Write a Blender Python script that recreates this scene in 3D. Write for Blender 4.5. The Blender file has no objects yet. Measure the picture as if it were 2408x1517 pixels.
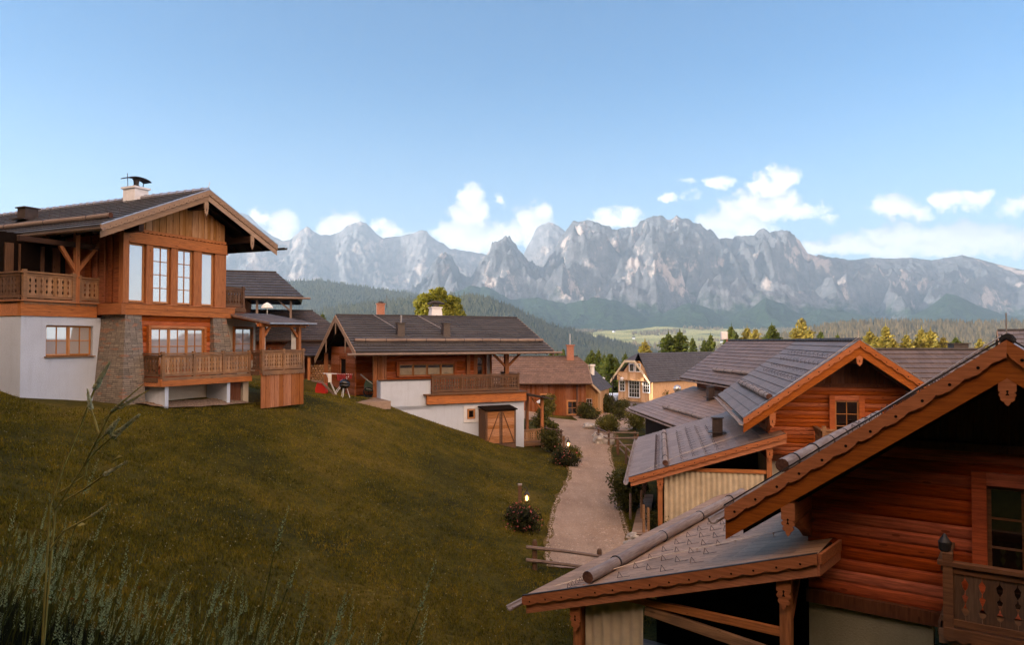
import bpy, math, random
import numpy as np
from mathutils import Vector, Matrix, noise
random.seed(7)
rng = np.random.default_rng(7)
D2R = math.radians

# ------------------------------------------------------------------ camera, sky, sun, exposure
scene = bpy.context.scene
scene.render.engine = 'CYCLES'
scene.cycles.use_denoising = True
scene.cycles.max_bounces = 6
scene.cycles.diffuse_bounces = 3
scene.cycles.glossy_bounces = 3
scene.cycles.transparent_max_bounces = 6
scene.cycles.volume_bounces = 0
scene.cycles.sample_clamp_indirect = 6
scene.cycles.use_adaptive_sampling = True
scene.cycles.adaptive_threshold = 0.02
scene.view_settings.view_transform = 'Standard'
scene.view_settings.look = 'None'
scene.view_settings.gamma = 1.0
scene.view_settings.exposure = 1.5
PITCH = D2R(1.43)
FPX = 1700.0          # focal length in pixels of a 2407 pixel wide picture
cam_d = bpy.data.cameras.new('camera')
cam_d.sensor_width = 36.0
cam_d.lens = 36.0 * FPX / 2407.0
cam_d.clip_start = 0.1
cam_d.clip_end = 40000
cam = bpy.data.objects.new('camera', cam_d)
scene.collection.objects.link(cam)
cam.location = (0, 0, 0)
cam.rotation_euler = (math.pi / 2 + PITCH, 0, 0)
scene.camera = cam

SUN_EL = 15.0
SUN_DIR = Vector((-0.975, -0.22, 0)).normalized()      # towards the sun, horizontally
sun_vec = Vector((SUN_DIR.x * math.cos(D2R(SUN_EL)), SUN_DIR.y * math.cos(D2R(SUN_EL)), math.sin(D2R(SUN_EL))))
sd = bpy.data.lights.new('sun', 'SUN')
sd.energy = 5.0
sd.angle = D2R(0.5)
sd.color = (1.0, 0.84, 0.66)
sun = bpy.data.objects.new('sun', sd)
scene.collection.objects.link(sun)
sun.rotation_euler = sun_vec.to_track_quat('Z', 'Y').to_euler()
sun.location = (-60, -30, 60)

world = bpy.data.worlds.new('World')
scene.world = world
world.use_nodes = True
wt = world.node_tree
wn, wl = wt.nodes, wt.links
for n in list(wn):
    wn.remove(n)


def nd(tree, t, **kw):
    n = tree.nodes.new(t)
    for k, v in kw.items():
        setattr(n, k, v)
    return n


def mth(tree, op, a, b=None, c=None, clamp=False):
    n = tree.nodes.new('ShaderNodeMath')
    n.operation = op
    n.use_clamp = clamp
    for i, x in enumerate((a, b, c)):
        if x is None:
            continue
        if isinstance(x, (int, float)):
            n.inputs[i].default_value = x
        else:
            tree.links.new(x, n.inputs[i])
    return n.outputs[0]


def uvdir(px, py):
    "direction (x/y, z/y) of a picture point"
    x = (px - 1203.5) / FPX
    y = (758.5 - py) / FPX
    dy = math.cos(PITCH) - y * math.sin(PITCH)
    dz = math.sin(PITCH) + y * math.cos(PITCH)
    return x / dy, dz / dy


def at(px, py, Y):
    u, v = uvdir(px, py)
    return Vector((u * Y, Y, v * Y))


SKY_LOW, SKY_HIGH = 0.82, 0.72
BACK_FILL = (18.0, 11.6, 7.4, 1)
out = nd(wt, 'ShaderNodeOutputWorld')
bg = nd(wt, 'ShaderNodeBackground')
bg.inputs['Strength'].default_value = 0.115
sky = nd(wt, 'ShaderNodeTexSky', sky_type='NISHITA', sun_disc=False)
sky.sun_elevation = D2R(SUN_EL)
sky.sun_rotation = math.atan2(SUN_DIR.x, SUN_DIR.y)
sky.altitude = 1100
sky.air_density = 1.0
sky.dust_density = 0.35
sky.ozone_density = 2.2
# clouds along the far peaks, as soft puffs in the sky
tc = nd(wt, 'ShaderNodeTexCoord')
sp = nd(wt, 'ShaderNodeSeparateXYZ')
wl.new(tc.outputs['Generated'], sp.inputs[0])
ysafe = mth(wt, 'MAXIMUM', sp.outputs[1], 0.05)
uu = mth(wt, 'DIVIDE', sp.outputs[0], ysafe)
vv = mth(wt, 'DIVIDE', sp.outputs[2], ysafe)
cb = nd(wt, 'ShaderNodeCombineXYZ')
wl.new(uu, cb.inputs[0])
wl.new(vv, cb.inputs[1])
nz = nd(wt, 'ShaderNodeTexNoise')
nz.inputs['Scale'].default_value = 34.0
nz.inputs['Detail'].default_value = 7.0
nz.inputs['Roughness'].default_value = 0.62
wl.new(cb.outputs[0], nz.inputs['Vector'])
nz2 = nd(wt, 'ShaderNodeTexNoise')
nz2.inputs['Scale'].default_value = 110.0
nz2.inputs['Detail'].default_value = 4.0
wl.new(cb.outputs[0], nz2.inputs['Vector'])
warp = nd(wt, 'ShaderNodeVectorMath', operation='SUBTRACT')
wl.new(nz.outputs['Color'], warp.inputs[0])
warp.inputs[1].default_value = (0.5, 0.5, 0.5)
wsc = nd(wt, 'ShaderNodeVectorMath', operation='SCALE')
wl.new(warp.outputs[0], wsc.inputs[0])
wsc.inputs['Scale'].default_value = 0.040
wadd = nd(wt, 'ShaderNodeVectorMath', operation='ADD')
wl.new(cb.outputs[0], wadd.inputs[0])
wl.new(wsc.outputs[0], wadd.inputs[1])
ws = nd(wt, 'ShaderNodeSeparateXYZ')
wl.new(wadd.outputs[0], ws.inputs[0])
# x, y, radius x, radius y, density
PUFFS = [
    (1108, 475, 24, 36, 1.0), (1122, 505, 22, 34, 1.0), (1092, 520, 34, 30, 1.0), (1070, 552, 44, 32, 1.0), (1110, 560, 50, 34, 1.0),
    (1150, 560, 50, 26, 0.9), (1200, 545, 45, 26, 0.9), (1240, 525, 34, 26, 1.0), (1272, 500, 22, 26, 1.0), (1222, 510, 18, 12, 0.5), (1262, 545, 44, 30, 0.95),
    (1182, 470, 10, 13, 0.45),
    (610, 515, 28, 18, 0.9), (660, 530, 34, 28, 1.0), (640, 555, 60, 20, 0.9), (770, 530, 30, 22, 0.9), (810, 525, 36, 24, 1.0), (790, 545, 50, 18, 0.9),
    (890, 530, 22, 18, 0.9), (915, 548, 28, 22, 0.9), (960, 560, 40, 12, 0.7),
    (1420, 505, 22, 16, 0.75), (1475, 502, 30, 18, 0.8), (1450, 520, 60, 16, 0.7),
    (1572, 465, 20, 13, 0.62), (1618, 426, 18, 10, 0.5), (1625, 455, 22, 14, 0.5), (1697, 428, 30, 16, 0.75),
    (1785, 435, 26, 22, 0.95), (1840, 415, 34, 26, 1.0), (1815, 440, 40, 24, 0.9), (1760, 480, 40, 26, 1.0), (1730, 505, 46, 30, 1.0),
    (1700, 530, 48, 36, 1.0), (1690, 565, 46, 34, 1.0), (1750, 540, 44, 28, 1.0), (1800, 500, 46, 26, 1.0), (1840, 480, 34, 26, 1.0), (1880, 500, 44, 16, 0.8),
    (1930, 490, 26, 12, 0.6), (1955, 512, 18, 10, 0.5), (1720, 590, 60, 16, 0.8), (1795, 545, 50, 16, 0.6),
    (2110, 490, 44, 26, 0.95), (2150, 500, 40, 16, 0.8), (2230, 468, 38, 18, 0.95), (2290, 462, 40, 16, 0.95), (2140, 520, 60, 10, 0.4), (2255, 485, 60, 10, 0.5),
    (2370, 495, 34, 16, 0.6), (2400, 480, 34, 16, 0.7),
    (1950, 582, 80, 15, 0.8), (2010, 572, 60, 22, 0.8), (2060, 555, 50, 20, 0.8), (2110, 558, 75, 28, 1.0), (2180, 555, 70, 22, 0.85), (2260, 562, 95, 34, 1.0),
    (2350, 560, 90, 26, 0.85), (2420, 575, 70, 26, 0.8), (2080, 590, 110, 14, 0.8), (2230, 590, 110, 14, 0.8), (2380, 590, 70, 12, 0.6), (1965, 565, 18, 7, 0.7),
]


def puff_field(dv):
    acc = None
    for (px, py, rx, ry, d) in PUFFS:
        u0, v0 = uvdir(px, py)
        du = mth(wt, 'MULTIPLY', mth(wt, 'SUBTRACT', ws.outputs[0], u0), FPX / (rx * 1.58))
        dvv = mth(wt, 'MULTIPLY', mth(wt, 'SUBTRACT', ws.outputs[1], v0 + dv), FPX / (ry * 1.62))
        r2 = mth(wt, 'ADD', mth(wt, 'MULTIPLY', du, du), mth(wt, 'MULTIPLY', dvv, dvv))
        g = mth(wt, 'MULTIPLY', mth(wt, 'SUBTRACT', 1.0, r2, clamp=True), d)
        acc = g if acc is None else mth(wt, 'MAXIMUM', acc, g)
    return acc


f0 = puff_field(0.0)
f1 = puff_field(0.012)
nmix = mth(wt, 'ADD', mth(wt, 'MULTIPLY', nz.outputs['Fac'], 1.9), mth(wt, 'MULTIPLY', nz2.outputs['Fac'], 0.8))
dens = mth(wt, 'MULTIPLY', mth(wt, 'SUBTRACT', mth(wt, 'ADD', mth(wt, 'MULTIPLY', f0, 1.5), nmix), 1.72), mth(wt, 'MULTIPLY', f0, 5.0, clamp=True), clamp=True)
dens = mth(wt, 'POWER', mth(wt, 'MULTIPLY', dens, 1.25, clamp=True), 0.8)
front = mth(wt, 'GREATER_THAN', sp.outputs[1], 0.06)
dens = mth(wt, 'MULTIPLY', dens, front)
shade = mth(wt, 'MULTIPLY_ADD', mth(wt, 'SUBTRACT', f1, f0), 1.1, 0.22, clamp=True)   # undersides greyer
ccol = nd(wt, 'ShaderNodeMixRGB')
wl.new(shade, ccol.inputs[0])
ccol.inputs[1].default_value = (6.0, 5.75, 5.6, 1)
ccol.inputs[2].default_value = (2.4, 2.6, 3.1, 1)
smix = nd(wt, 'ShaderNodeMixRGB')
wl.new(dens, smix.inputs[0])
# the clear sky is paler but not brighter towards the horizon
elev = nd(wt, 'ShaderNodeMapRange')
wl.new(sp.outputs[2], elev.inputs[0])
elev.inputs[1].default_value = -0.02
elev.inputs[2].default_value = 0.42
elev.inputs[3].default_value = SKY_LOW
elev.inputs[4].default_value = SKY_HIGH
shs = nd(wt, 'ShaderNodeHueSaturation')
shs.inputs['Saturation'].default_value = 1.28
wl.new(sky.outputs[0], shs.inputs['Color'])
skm = nd(wt, 'ShaderNodeVectorMath', operation='SCALE')
wl.new(shs.outputs[0], skm.inputs[0])
wl.new(elev.outputs[0], skm.inputs['Scale'])
lowk = mth(wt, 'POWER', mth(wt, 'SUBTRACT', 1.0, mth(wt, 'DIVIDE', sp.outputs[2], 0.36), clamp=True), 1.8)
lowc = nd(wt, 'ShaderNodeMixRGB')
wl.new(mth(wt, 'MULTIPLY', lowk, 0.74), lowc.inputs[0])
wl.new(skm.outputs[0], lowc.inputs[1])
lowc.inputs[2].default_value = (3.5, 3.9, 4.3, 1)
wl.new(lowc.outputs[0], smix.inputs[1])
wl.new(ccol.outputs[0], smix.inputs[2])
# added warm fill light, cloud shaped, in the unseen sky behind the camera
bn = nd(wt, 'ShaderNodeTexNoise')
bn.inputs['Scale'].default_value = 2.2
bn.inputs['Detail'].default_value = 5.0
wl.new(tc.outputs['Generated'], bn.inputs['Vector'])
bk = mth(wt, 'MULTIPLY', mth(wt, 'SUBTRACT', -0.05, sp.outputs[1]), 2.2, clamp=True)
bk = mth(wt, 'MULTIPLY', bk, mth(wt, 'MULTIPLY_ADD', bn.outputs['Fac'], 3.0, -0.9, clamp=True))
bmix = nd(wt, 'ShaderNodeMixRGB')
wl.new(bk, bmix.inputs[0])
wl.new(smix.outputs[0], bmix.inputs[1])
bmix.inputs[2].default_value = BACK_FILL
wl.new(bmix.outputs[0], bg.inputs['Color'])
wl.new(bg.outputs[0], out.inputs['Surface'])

C = scene.collection

# ------------------------------------------------------------------ mesh builder and object helpers


class MB:
    def __init__(s):
        s.v, s.f, s.m = [], [], []

    def add(s, vs, fs, mi=0):
        o = len(s.v)
        s.v += [tuple(v) for v in vs]
        s.f += [tuple(i + o for i in f) for f in fs]
        s.m += [mi] * len(fs)
        return s

    def box(s, x0, x1, y0, y1, z0, z1, mi=0):
        return s.add([(x0, y0, z0), (x1, y0, z0), (x1, y1, z0), (x0, y1, z0), (x0, y0, z1), (x1, y0, z1), (x1, y1, z1), (x0, y1, z1)],
                     [(0, 3, 2, 1), (4, 5, 6, 7), (0, 1, 5, 4), (1, 2, 6, 5), (2, 3, 7, 6), (3, 0, 4, 7)], mi)

    def beam(s, p, q, w, h, up=(0, 0, 1), mi=0):
        p, q = Vector(p), Vector(q)
        d = (q - p).normalized()
        sx = d.cross(Vector(up))
        if sx.length < 1e-4:
            sx = d.cross(Vector((1, 0, 0)))
        sx.normalize()
        uz = sx.cross(d).normalized()
        vs = []
        for c in (p, q):
            for a, b in ((-1, -1), (1, -1), (1, 1), (-1, 1)):
                vs.append(c + sx * (a * w / 2) + uz * (b * h / 2))
        return s.add(vs, [(0, 1, 2, 3), (7, 6, 5, 4), (0, 4, 5, 1), (1, 5, 6, 2), (2, 6, 7, 3), (3, 7, 4, 0)], mi)

    def prism(s, poly, d0, d1, ax='y', mi=0, org=(0, 0, 0)):
        "poly in the plane across axis ax, extruded from d0 to d1"
        n = len(poly)

        def P(a, b, d):
            if ax == 'y':
                return (org[0] + a, org[1] + d, org[2] + b)
            if ax == 'x':
                return (org[0] + d, org[1] + a, org[2] + b)
            return (org[0] + a, org[1] + b, org[2] + d)
        vs = [P(a, b, d0) for a, b in poly] + [P(a, b, d1) for a, b in poly]
        fs = [tuple(range(n)), tuple(range(2 * n - 1, n - 1, -1))]
        fs += [(i, i + n, (i + 1) % n + n, (i + 1) % n) for i in range(n)]
        return s.add(vs, fs, mi)

    def tube(s, pts, r, n=8, cap=True, mi=0, squash=1.0):
        pts = [Vector(p) for p in pts]
        rr = r if isinstance(r, (list, tuple)) else [r] * len(pts)
        vs, fs = [], []
        ref = Vector((0, 0, 1))
        d0 = (pts[-1] - pts[0])
        if d0.length < 1e-6:
            d0 = pts[1] - pts[0]
        if abs(d0.normalized().z) > 0.92:
            ref = Vector((1, 0.2, 0))
        for i, p in enumerate(pts):
            d = (pts[min(i + 1, len(pts) - 1)] - pts[max(i - 1, 0)]).normalized()
            a = d.cross(ref)
            if a.length < 1e-4:
                a = d.cross(Vector((0.3, 1, 0)))
            a.normalize()
            b = a.cross(d).normalized()
            for k in range(n):
                t = 2 * math.pi * k / n
                vs.append(p + a * (math.cos(t) * rr[i]) + b * (math.sin(t) * rr[i] * squash))
        for i in range(len(pts) - 1):
            for k in range(n):
                k2 = (k + 1) % n
                fs.append((i * n + k, i * n + k2, (i + 1) * n + k2, (i + 1) * n + k))
        if cap:
            fs.append(tuple(range(n - 1, -1, -1)))
            fs.append(tuple(range((len(pts) - 1) * n, len(pts) * n)))
        return s.add(vs, fs, mi)

    def lathe(s, prof, n=12, org=(0, 0, 0), mi=0):
        vs, fs = [], []
        for r, z in prof:
            for k in range(n):
                t = 2 * math.pi * k / n
                vs.append((org[0] + r * math.cos(t), org[1] + r * math.sin(t), org[2] + z))
        for i in range(len(prof) - 1):
            for k in range(n):
                k2 = (k + 1) % n
                fs.append((i * n + k, i * n + k2, (i + 1) * n + k2, (i + 1) * n + k))
        fs.append(tuple(range(n - 1, -1, -1)))
        fs.append(tuple(range((len(prof) - 1) * n, len(prof) * n)))
        return s.add(vs, fs, mi)

    def quad(s, a, b, c, d, mi=0):
        return s.add([a, b, c, d], [(0, 1, 2, 3)], mi)

    def build(s, name, mat, parent=None, smooth=False, bevel=0.0):
        me = bpy.data.meshes.new(name)
        me.from_pydata(s.v, [], s.f)
        mats = mat if isinstance(mat, (list, tuple)) else [mat]
        for m in mats:
            me.materials.append(m)
        if len(mats) > 1:
            me.polygons.foreach_set('material_index', s.m)
        if smooth:
            me.polygons.foreach_set('use_smooth', [True] * len(me.polygons))
        me.update()
        o = bpy.data.objects.new(name, me)
        C.objects.link(o)
        if parent is not None:
            o.parent = parent
        if bevel:
            b = o.modifiers.new('bevel', 'BEVEL')
            b.width = bevel
            b.segments = 2
            b.limit_method = 'ANGLE'
        return o


def np_mesh(name, verts, faces, mat, parent=None, smooth=False, mi=None):
    me = bpy.data.meshes.new(name)
    verts = np.asarray(verts, dtype=np.float32)
    faces = np.asarray(faces, dtype=np.int32)
    k = faces.shape[1]
    me.vertices.add(len(verts))
    me.vertices.foreach_set('co', verts.ravel())
    me.loops.add(faces.size)
    me.loops.foreach_set('vertex_index', faces.ravel())
    me.polygons.add(len(faces))
    me.polygons.foreach_set('loop_start', np.arange(0, faces.size, k, dtype=np.int32))
    mats = mat if isinstance(mat, (list, tuple)) else [mat]
    for m in mats:
        me.materials.append(m)
    if mi is not None:
        me.polygons.foreach_set('material_index', np.asarray(mi, dtype=np.int32))
    if smooth:
        me.polygons.foreach_set('use_smooth', np.ones(len(faces), dtype=bool))
    me.update(calc_edges=True)
    me.validate()
    o = bpy.data.objects.new(name, me)
    C.objects.link(o)
    if parent is not None:
        o.parent = parent
    return o


def tag(o, label=None, cat=None, group=None, kind=None):
    if label:
        o['label'] = label
    if cat:
        o['category'] = cat
    if group:
        o['group'] = group
    if kind:
        o['kind'] = kind
    return o


def thing(name, label, cat, loc=(0, 0, 0), rz=0.0, group=None):
    o = bpy.data.objects.new(name, None)
    o.empty_display_size = 0.3
    C.objects.link(o)
    o.location = loc
    o.rotation_euler = (0, 0, rz)
    return tag(o, label, cat, group)


def copy_part(o, parent, loc=None):
    c = o.copy()
    C.objects.link(c)
    c.parent = parent
    if loc is not None:
        c.location = loc
    return c


def copy_tree(o, parent=None):
    c = o.copy()
    C.objects.link(c)
    c.parent = parent
    for ch in list(o.children):
        copy_tree(ch, c)
    return c


# ------------------------------------------------------------------ materials
def new_mat(name):
    m = bpy.data.materials.new(name)
    m.use_nodes = True
    t = m.node_tree
    b = t.nodes['Principled BSDF']
    return m, t, b


def noise_node(t, vec, scale, detail=4, rough=0.55, sc3=None):
    n = t.nodes.new('ShaderNodeTexNoise')
    n.inputs['Scale'].default_value = scale
    n.inputs['Detail'].default_value = detail
    n.inputs['Roughness'].default_value = rough
    if sc3:
        mp = t.nodes.new('ShaderNodeMapping')
        mp.inputs['Scale'].default_value = sc3
        t.links.new(vec, mp.inputs['Vector'])
        vec = mp.outputs[0]
    t.links.new(vec, n.inputs['Vector'])
    return n


def ramp(t, fac, stops):
    r = t.nodes.new('ShaderNodeValToRGB')
    el = r.color_ramp.elements
    while len(el) < len(stops):
        el.new(0.5)
    for e, (p, c) in zip(el, stops):
        e.position = p
        e.color = (c[0], c[1], c[2], 1)
    t.links.new(fac, r.inputs[0])
    return r.outputs[0]


def mixc(t, fac, a, b, mode='MIX'):
    n = t.nodes.new('ShaderNodeMixRGB')
    n.blend_type = mode
    for i, x in ((0, fac), (1, a), (2, b)):
        if isinstance(x, (int, float)):
            n.inputs[i].default_value = x
        elif isinstance(x, tuple):
            n.inputs[i].default_value = (x[0], x[1], x[2], 1)
        else:
            t.links.new(x, n.inputs[i])
    return n.outputs[0]


def bump(t, b, h, strength=0.4, dist=0.02):
    n = t.nodes.new('ShaderNodeBump')
    n.inputs['Strength'].default_value = strength
    n.inputs['Distance'].default_value = dist
    t.links.new(h, n.inputs['Height'])
    t.links.new(n.outputs[0], b.inputs['Normal'])


def simple(name, col, rough=0.7, spec=0.3, var=0.25, scale=6.0, metal=0.0, bmp=0.0):
    m, t, b = new_mat(name)
    tc = t.nodes.new('ShaderNodeTexCoord')
    n = noise_node(t, tc.outputs['Object'], scale, 5)
    c1 = tuple(c * (1 - var) for c in col)
    c2 = tuple(min(1, c * (1 + var)) for c in col)
    t.links.new(ramp(t, n.outputs['Fac'], [(0.3, c1), (0.7, c2)]), b.inputs['Base Color'])
    b.inputs['Roughness'].default_value = rough
    b.inputs['Specular IOR Level'].default_value = spec
    b.inputs['Metallic'].default_value = metal
    if bmp:
        bump(t, b, n.outputs['Fac'], bmp, 0.02)
    return m


def wood(name, col, dark, axis='x', board=0.0, baxis='z', rough=0.72, weather=0.35, knots=True, grey=None):
    """boards with grain along `axis`; `board` = board height along baxis (tone differs from board to board)"""
    m, t, b = new_mat(name)
    tc = t.nodes.new('ShaderNodeTexCoord')
    vec = tc.outputs['Object']
    st = {'x': (0.7, 9, 9), 'y': (9, 0.7, 9), 'z': (9, 9, 0.7)}[axis]
    g = noise_node(t, vec, 3.2, 6, 0.65, st)
    w = noise_node(t, vec, 0.9, 4, 0.6)
    col0 = ramp(t, g.outputs['Fac'], [(0.30, dark), (0.62, col)])
    f = col0
    gi_ = t.nodes.new('ShaderNodeNewGeometry')
    hs0 = t.nodes.new('ShaderNodeHueSaturation')
    t.links.new(mth(t, 'MULTIPLY_ADD', gi_.outputs['Random Per Island'], 0.42, 0.76), hs0.inputs['Value'])
    t.links.new(mth(t, 'MULTIPLY_ADD', gi_.outputs['Random Per Island'], -0.22, 1.08), hs0.inputs['Saturation'])
    t.links.new(f, hs0.inputs['Color'])
    f = hs0.outputs[0]
    if board > 0:
        sp_ = t.nodes.new('ShaderNodeSeparateXYZ')
        t.links.new(vec, sp_.inputs[0])
        o = {'x': 0, 'y': 1, 'z': 2}[baxis]
        q = mth(t, 'FLOOR', mth(t, 'DIVIDE', sp_.outputs[o], board))
        wn_ = t.nodes.new('ShaderNodeTexWhiteNoise')
        wn_.noise_dimensions = '1D'
        t.links.new(q, wn_.inputs['W'])
        k = mth(t, 'MULTIPLY_ADD', wn_.outputs['Value'], 0.55, 0.72)
        hs = t.nodes.new('ShaderNodeHueSaturation')
        t.links.new(k, hs.inputs['Value'])
        t.links.new(f, hs.inputs['Color'])
        f = hs.outputs[0]
        fr = mth(t, 'FRACT', mth(t, 'DIVIDE', sp_.outputs[o], board))
        edge = mth(t, 'LESS_THAN', fr, 0.07)
        f = mixc(t, mth(t, 'MULTIPLY', edge, 0.75), f, tuple(c * 0.25 for c in dark))
    if knots:
        v = t.nodes.new('ShaderNodeTexVoronoi')
        mp = t.nodes.new('ShaderNodeMapping')
        mp.inputs['Scale'].default_value = {'x': (1.5, 3.5, 5), 'y': (3.5, 1.5, 5), 'z': (5, 5, 1.5)}[axis]
        t.links.new(vec, mp.inputs['Vector'])
        t.links.new(mp.outputs[0], v.inputs['Vector'])
        v.inputs['Scale'].default_value = 1.0
        k = mth(t, 'LESS_THAN', v.outputs['Distance'], 0.10)
        f = mixc(t, mth(t, 'MULTIPLY', k, 0.65), f, tuple(c * 0.35 for c in dark))
    if weather:
        gr = grey or (dark[0] * 0.8, dark[1] * 0.9, dark[2] * 1.1)
        k = mth(t, 'MULTIPLY', mth(t, 'SUBTRACT', w.outputs['Fac'], 0.42, clamp=True), weather * 5, clamp=True)
        f = mixc(t, mth(t, 'MULTIPLY', k, 0.8), f, gr)
    t.links.new(f, b.inputs['Base Color'])
    b.inputs['Roughness'].default_value = rough
    b.inputs['Specular IOR Level'].default_value = 0.25
    bump(t, b, g.outputs['Fac'], 0.35, 0.012)
    return m


def stucco(name, col):
    m, t, b = new_mat(name)
    tc = t.nodes.new('ShaderNodeTexCoord')
    n = noise_node(t, tc.outputs['Object'], 28, 5, 0.7)
    w = noise_node(t, tc.outputs['Object'], 0.7, 4, 0.6)
    c = ramp(t, w.outputs['Fac'], [(0.25, tuple(x * 0.86 for x in col)), (0.65, col)])
    c = mixc(t, 0.25, c, ramp(t, n.outputs['Fac'], [(0.3, (0.5, 0.48, 0.46)), (0.6, (1, 1, 1))]), 'MULTIPLY')
    sk = noise_node(t, tc.outputs['Object'], 1.0, 4, 0.65, (5, 5, 0.45))
    c = mixc(t, 0.28, c, ramp(t, sk.outputs['Fac'], [(0.30, (0.74, 0.74, 0.74)), (0.48, (1, 1, 1))]), 'MULTIPLY')
    t.links.new(c, b.inputs['Base Color'])
    b.inputs['Roughness'].default_value = 0.9
    bump(t, b, n.outputs['Fac'], 0.6, 0.03)
    return m


def tiles(name, axis, rise, z0, col, joint=0.33, rough=0.42, spec=0.5, jw=0.035):
    """roof tiles: rows come from the mesh, joints and tone here; axis = direction along the eave"""
    m, t, b = new_mat(name)
    tc = t.nodes.new('ShaderNodeTexCoord')
    sp_ = t.nodes.new('ShaderNodeSeparateXYZ')
    t.links.new(tc.outputs['Object'], sp_.inputs[0])
    a = sp_.outputs[{'x': 0, 'y': 1}[axis]]
    row = mth(t, 'FLOOR', mth(t, 'DIVIDE', mth(t, 'SUBTRACT', sp_.outputs[2], z0), rise))
    u = mth(t, 'ADD', mth(t, 'DIVIDE', a, joint), mth(t, 'MULTIPLY', mth(t, 'MODULO', row, 2.0), 0.5))
    fr = mth(t, 'FRACT', u)
    edge = mth(t, 'LESS_THAN', fr, jw)
    cell = mth(t, 'FLOOR', u)
    cv = t.nodes.new('ShaderNodeCombineXYZ')
    t.links.new(cell, cv.inputs[0])
    t.links.new(row, cv.inputs[1])
    wn_ = t.nodes.new('ShaderNodeTexWhiteNoise')
    wn_.noise_dimensions = '2D'
    t.links.new(cv.outputs[0], wn_.inputs['Vector'])
    n = noise_node(t, tc.outputs['Object'], 1.3, 5, 0.6)
    n2 = noise_node(t, tc.outputs['Object'], 16, 3, 0.6)
    c = ramp(t, mth(t, 'ADD', mth(t, 'MULTIPLY', wn_.outputs['Value'], 0.35), mth(t, 'MULTIPLY', n.outputs['Fac'], 0.65)),
             [(0.2, tuple(x * 0.7 for x in col)), (0.8, tuple(x * 1.3 for x in col))])
    c = mixc(t, mth(t, 'MULTIPLY', edge, 0.7), c, tuple(x * 0.15 for x in col))
    t.links.new(c, b.inputs['Base Color'])
    t.links.new(mth(t, 'MULTIPLY_ADD', n2.outputs['Fac'], 0.3, rough - 0.12), b.inputs['Roughness'])
    b.inputs['Specular IOR Level'].default_value = spec
    bump(t, b, mth(t, 'SUBTRACT', mth(t, 'MULTIPLY', n2.outputs['Fac'], 0.3), edge), 0.4, 0.02)
    return m


def glass(name, refl=0.6, tint=(0.02, 0.018, 0.016), rough=0.03):
    m, t, b = new_mat(name)
    b.inputs['Base Color'].default_value = (*tint, 1)
    b.inputs['Roughness'].default_value = 0.1
    g = t.nodes.new('ShaderNodeBsdfGlossy')
    g.inputs['Roughness'].default_value = rough
    g.inputs['Color'].default_value = (0.95, 0.93, 0.95, 1)
    mx = t.nodes.new('ShaderNodeMixShader')
    mx.inputs[0].default_value = refl
    o = t.nodes['Material Output']
    t.links.new(b.outputs[0], mx.inputs[1])
    t.links.new(g.outputs[0], mx.inputs[2])
    t.links.new(mx.outputs[0], o.inputs['Surface'])
    return m


def leaf(name, c1, c2, scale=0.6):
    m, t, b = new_mat(name)
    gi = t.nodes.new('ShaderNodeNewGeometry')
    tc = t.nodes.new('ShaderNodeTexCoord')
    n = noise_node(t, tc.outputs['Object'], scale, 3)
    f = mth(t, 'ADD', mth(t, 'MULTIPLY', gi.outputs['Random Per Island'], 0.6), mth(t, 'MULTIPLY', n.outputs['Fac'], 0.5))
    t.links.new(ramp(t, f, [(0.2, c1), (0.85, c2)]), b.inputs['Base Color'])
    b.inputs['Roughness'].default_value = 0.6
    b.inputs['Specular IOR Level'].default_value = 0.2
    tr = t.nodes.new('ShaderNodeBsdfTranslucent')
    tr.inputs['Color'].default_value = (c2[0] * 1.2, c2[1] * 1.3, c2[2] * 0.8, 1)
    mx = t.nodes.new('ShaderNodeMixShader')
    mx.inputs[0].default_value = 0.3
    o = t.nodes['Material Output']
    t.links.new(b.outputs[0], mx.inputs[1])
    t.links.new(tr.outputs[0], mx.inputs[2])
    t.links.new(mx.outputs[0], o.inputs['Surface'])
    return m


M_DUMMY = (0.50, 0.175, 0.045)
ORGD = (0.25, 0.075, 0.02)
M = {}
M['log'] = wood('log_boards', (0.56, 0.135, 0.018), (0.28, 0.055, 0.009), 'x', 0, 'z', weather=0.12)
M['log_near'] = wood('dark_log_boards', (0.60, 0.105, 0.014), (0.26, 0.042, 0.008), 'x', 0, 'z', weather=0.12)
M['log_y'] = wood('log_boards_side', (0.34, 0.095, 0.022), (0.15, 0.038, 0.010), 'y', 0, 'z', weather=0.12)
M['board_v'] = wood('upright_boards', (0.19, 0.062, 0.022), (0.08, 0.025, 0.01), 'z', 0, 'x', weather=0.25)
M['board_pale'] = wood('pale_upright_boards', (0.50, 0.25, 0.09), (0.30, 0.13, 0.04), 'z', 0.0, 'x', weather=0.1)
M['beam'] = wood('orange_beam', (0.58, 0.19, 0.035), (0.28, 0.09, 0.025), 'x', 0, weather=0.25)
M['beam_z'] = wood('orange_post', (0.50, 0.18, 0.05), (0.27, 0.09, 0.03), 'z', 0, weather=0.2)
M['beam_y'] = wood('side_beam', (0.45, 0.15, 0.04), (0.26, 0.09, 0.025), 'y', 0, weather=0.25)
M['fascia'] = wood('painted_fascia', (0.50, 0.16, 0.045), (0.29, 0.085, 0.024), 'x', 0, weather=0.15, knots=False)
M['fascia_grey'] = wood('weathered_fascia', (0.42, 0.27, 0.17), (0.27, 0.17, 0.11), 'x', 0, weather=0.3, knots=False)
M['soffit'] = wood('soffit_boards', (0.045, 0.02, 0.010), (0.02, 0.009, 0.005), 'y', 0.16, 'x', weather=0.1)  # shade under the eaves put into the very dark board colour
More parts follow.
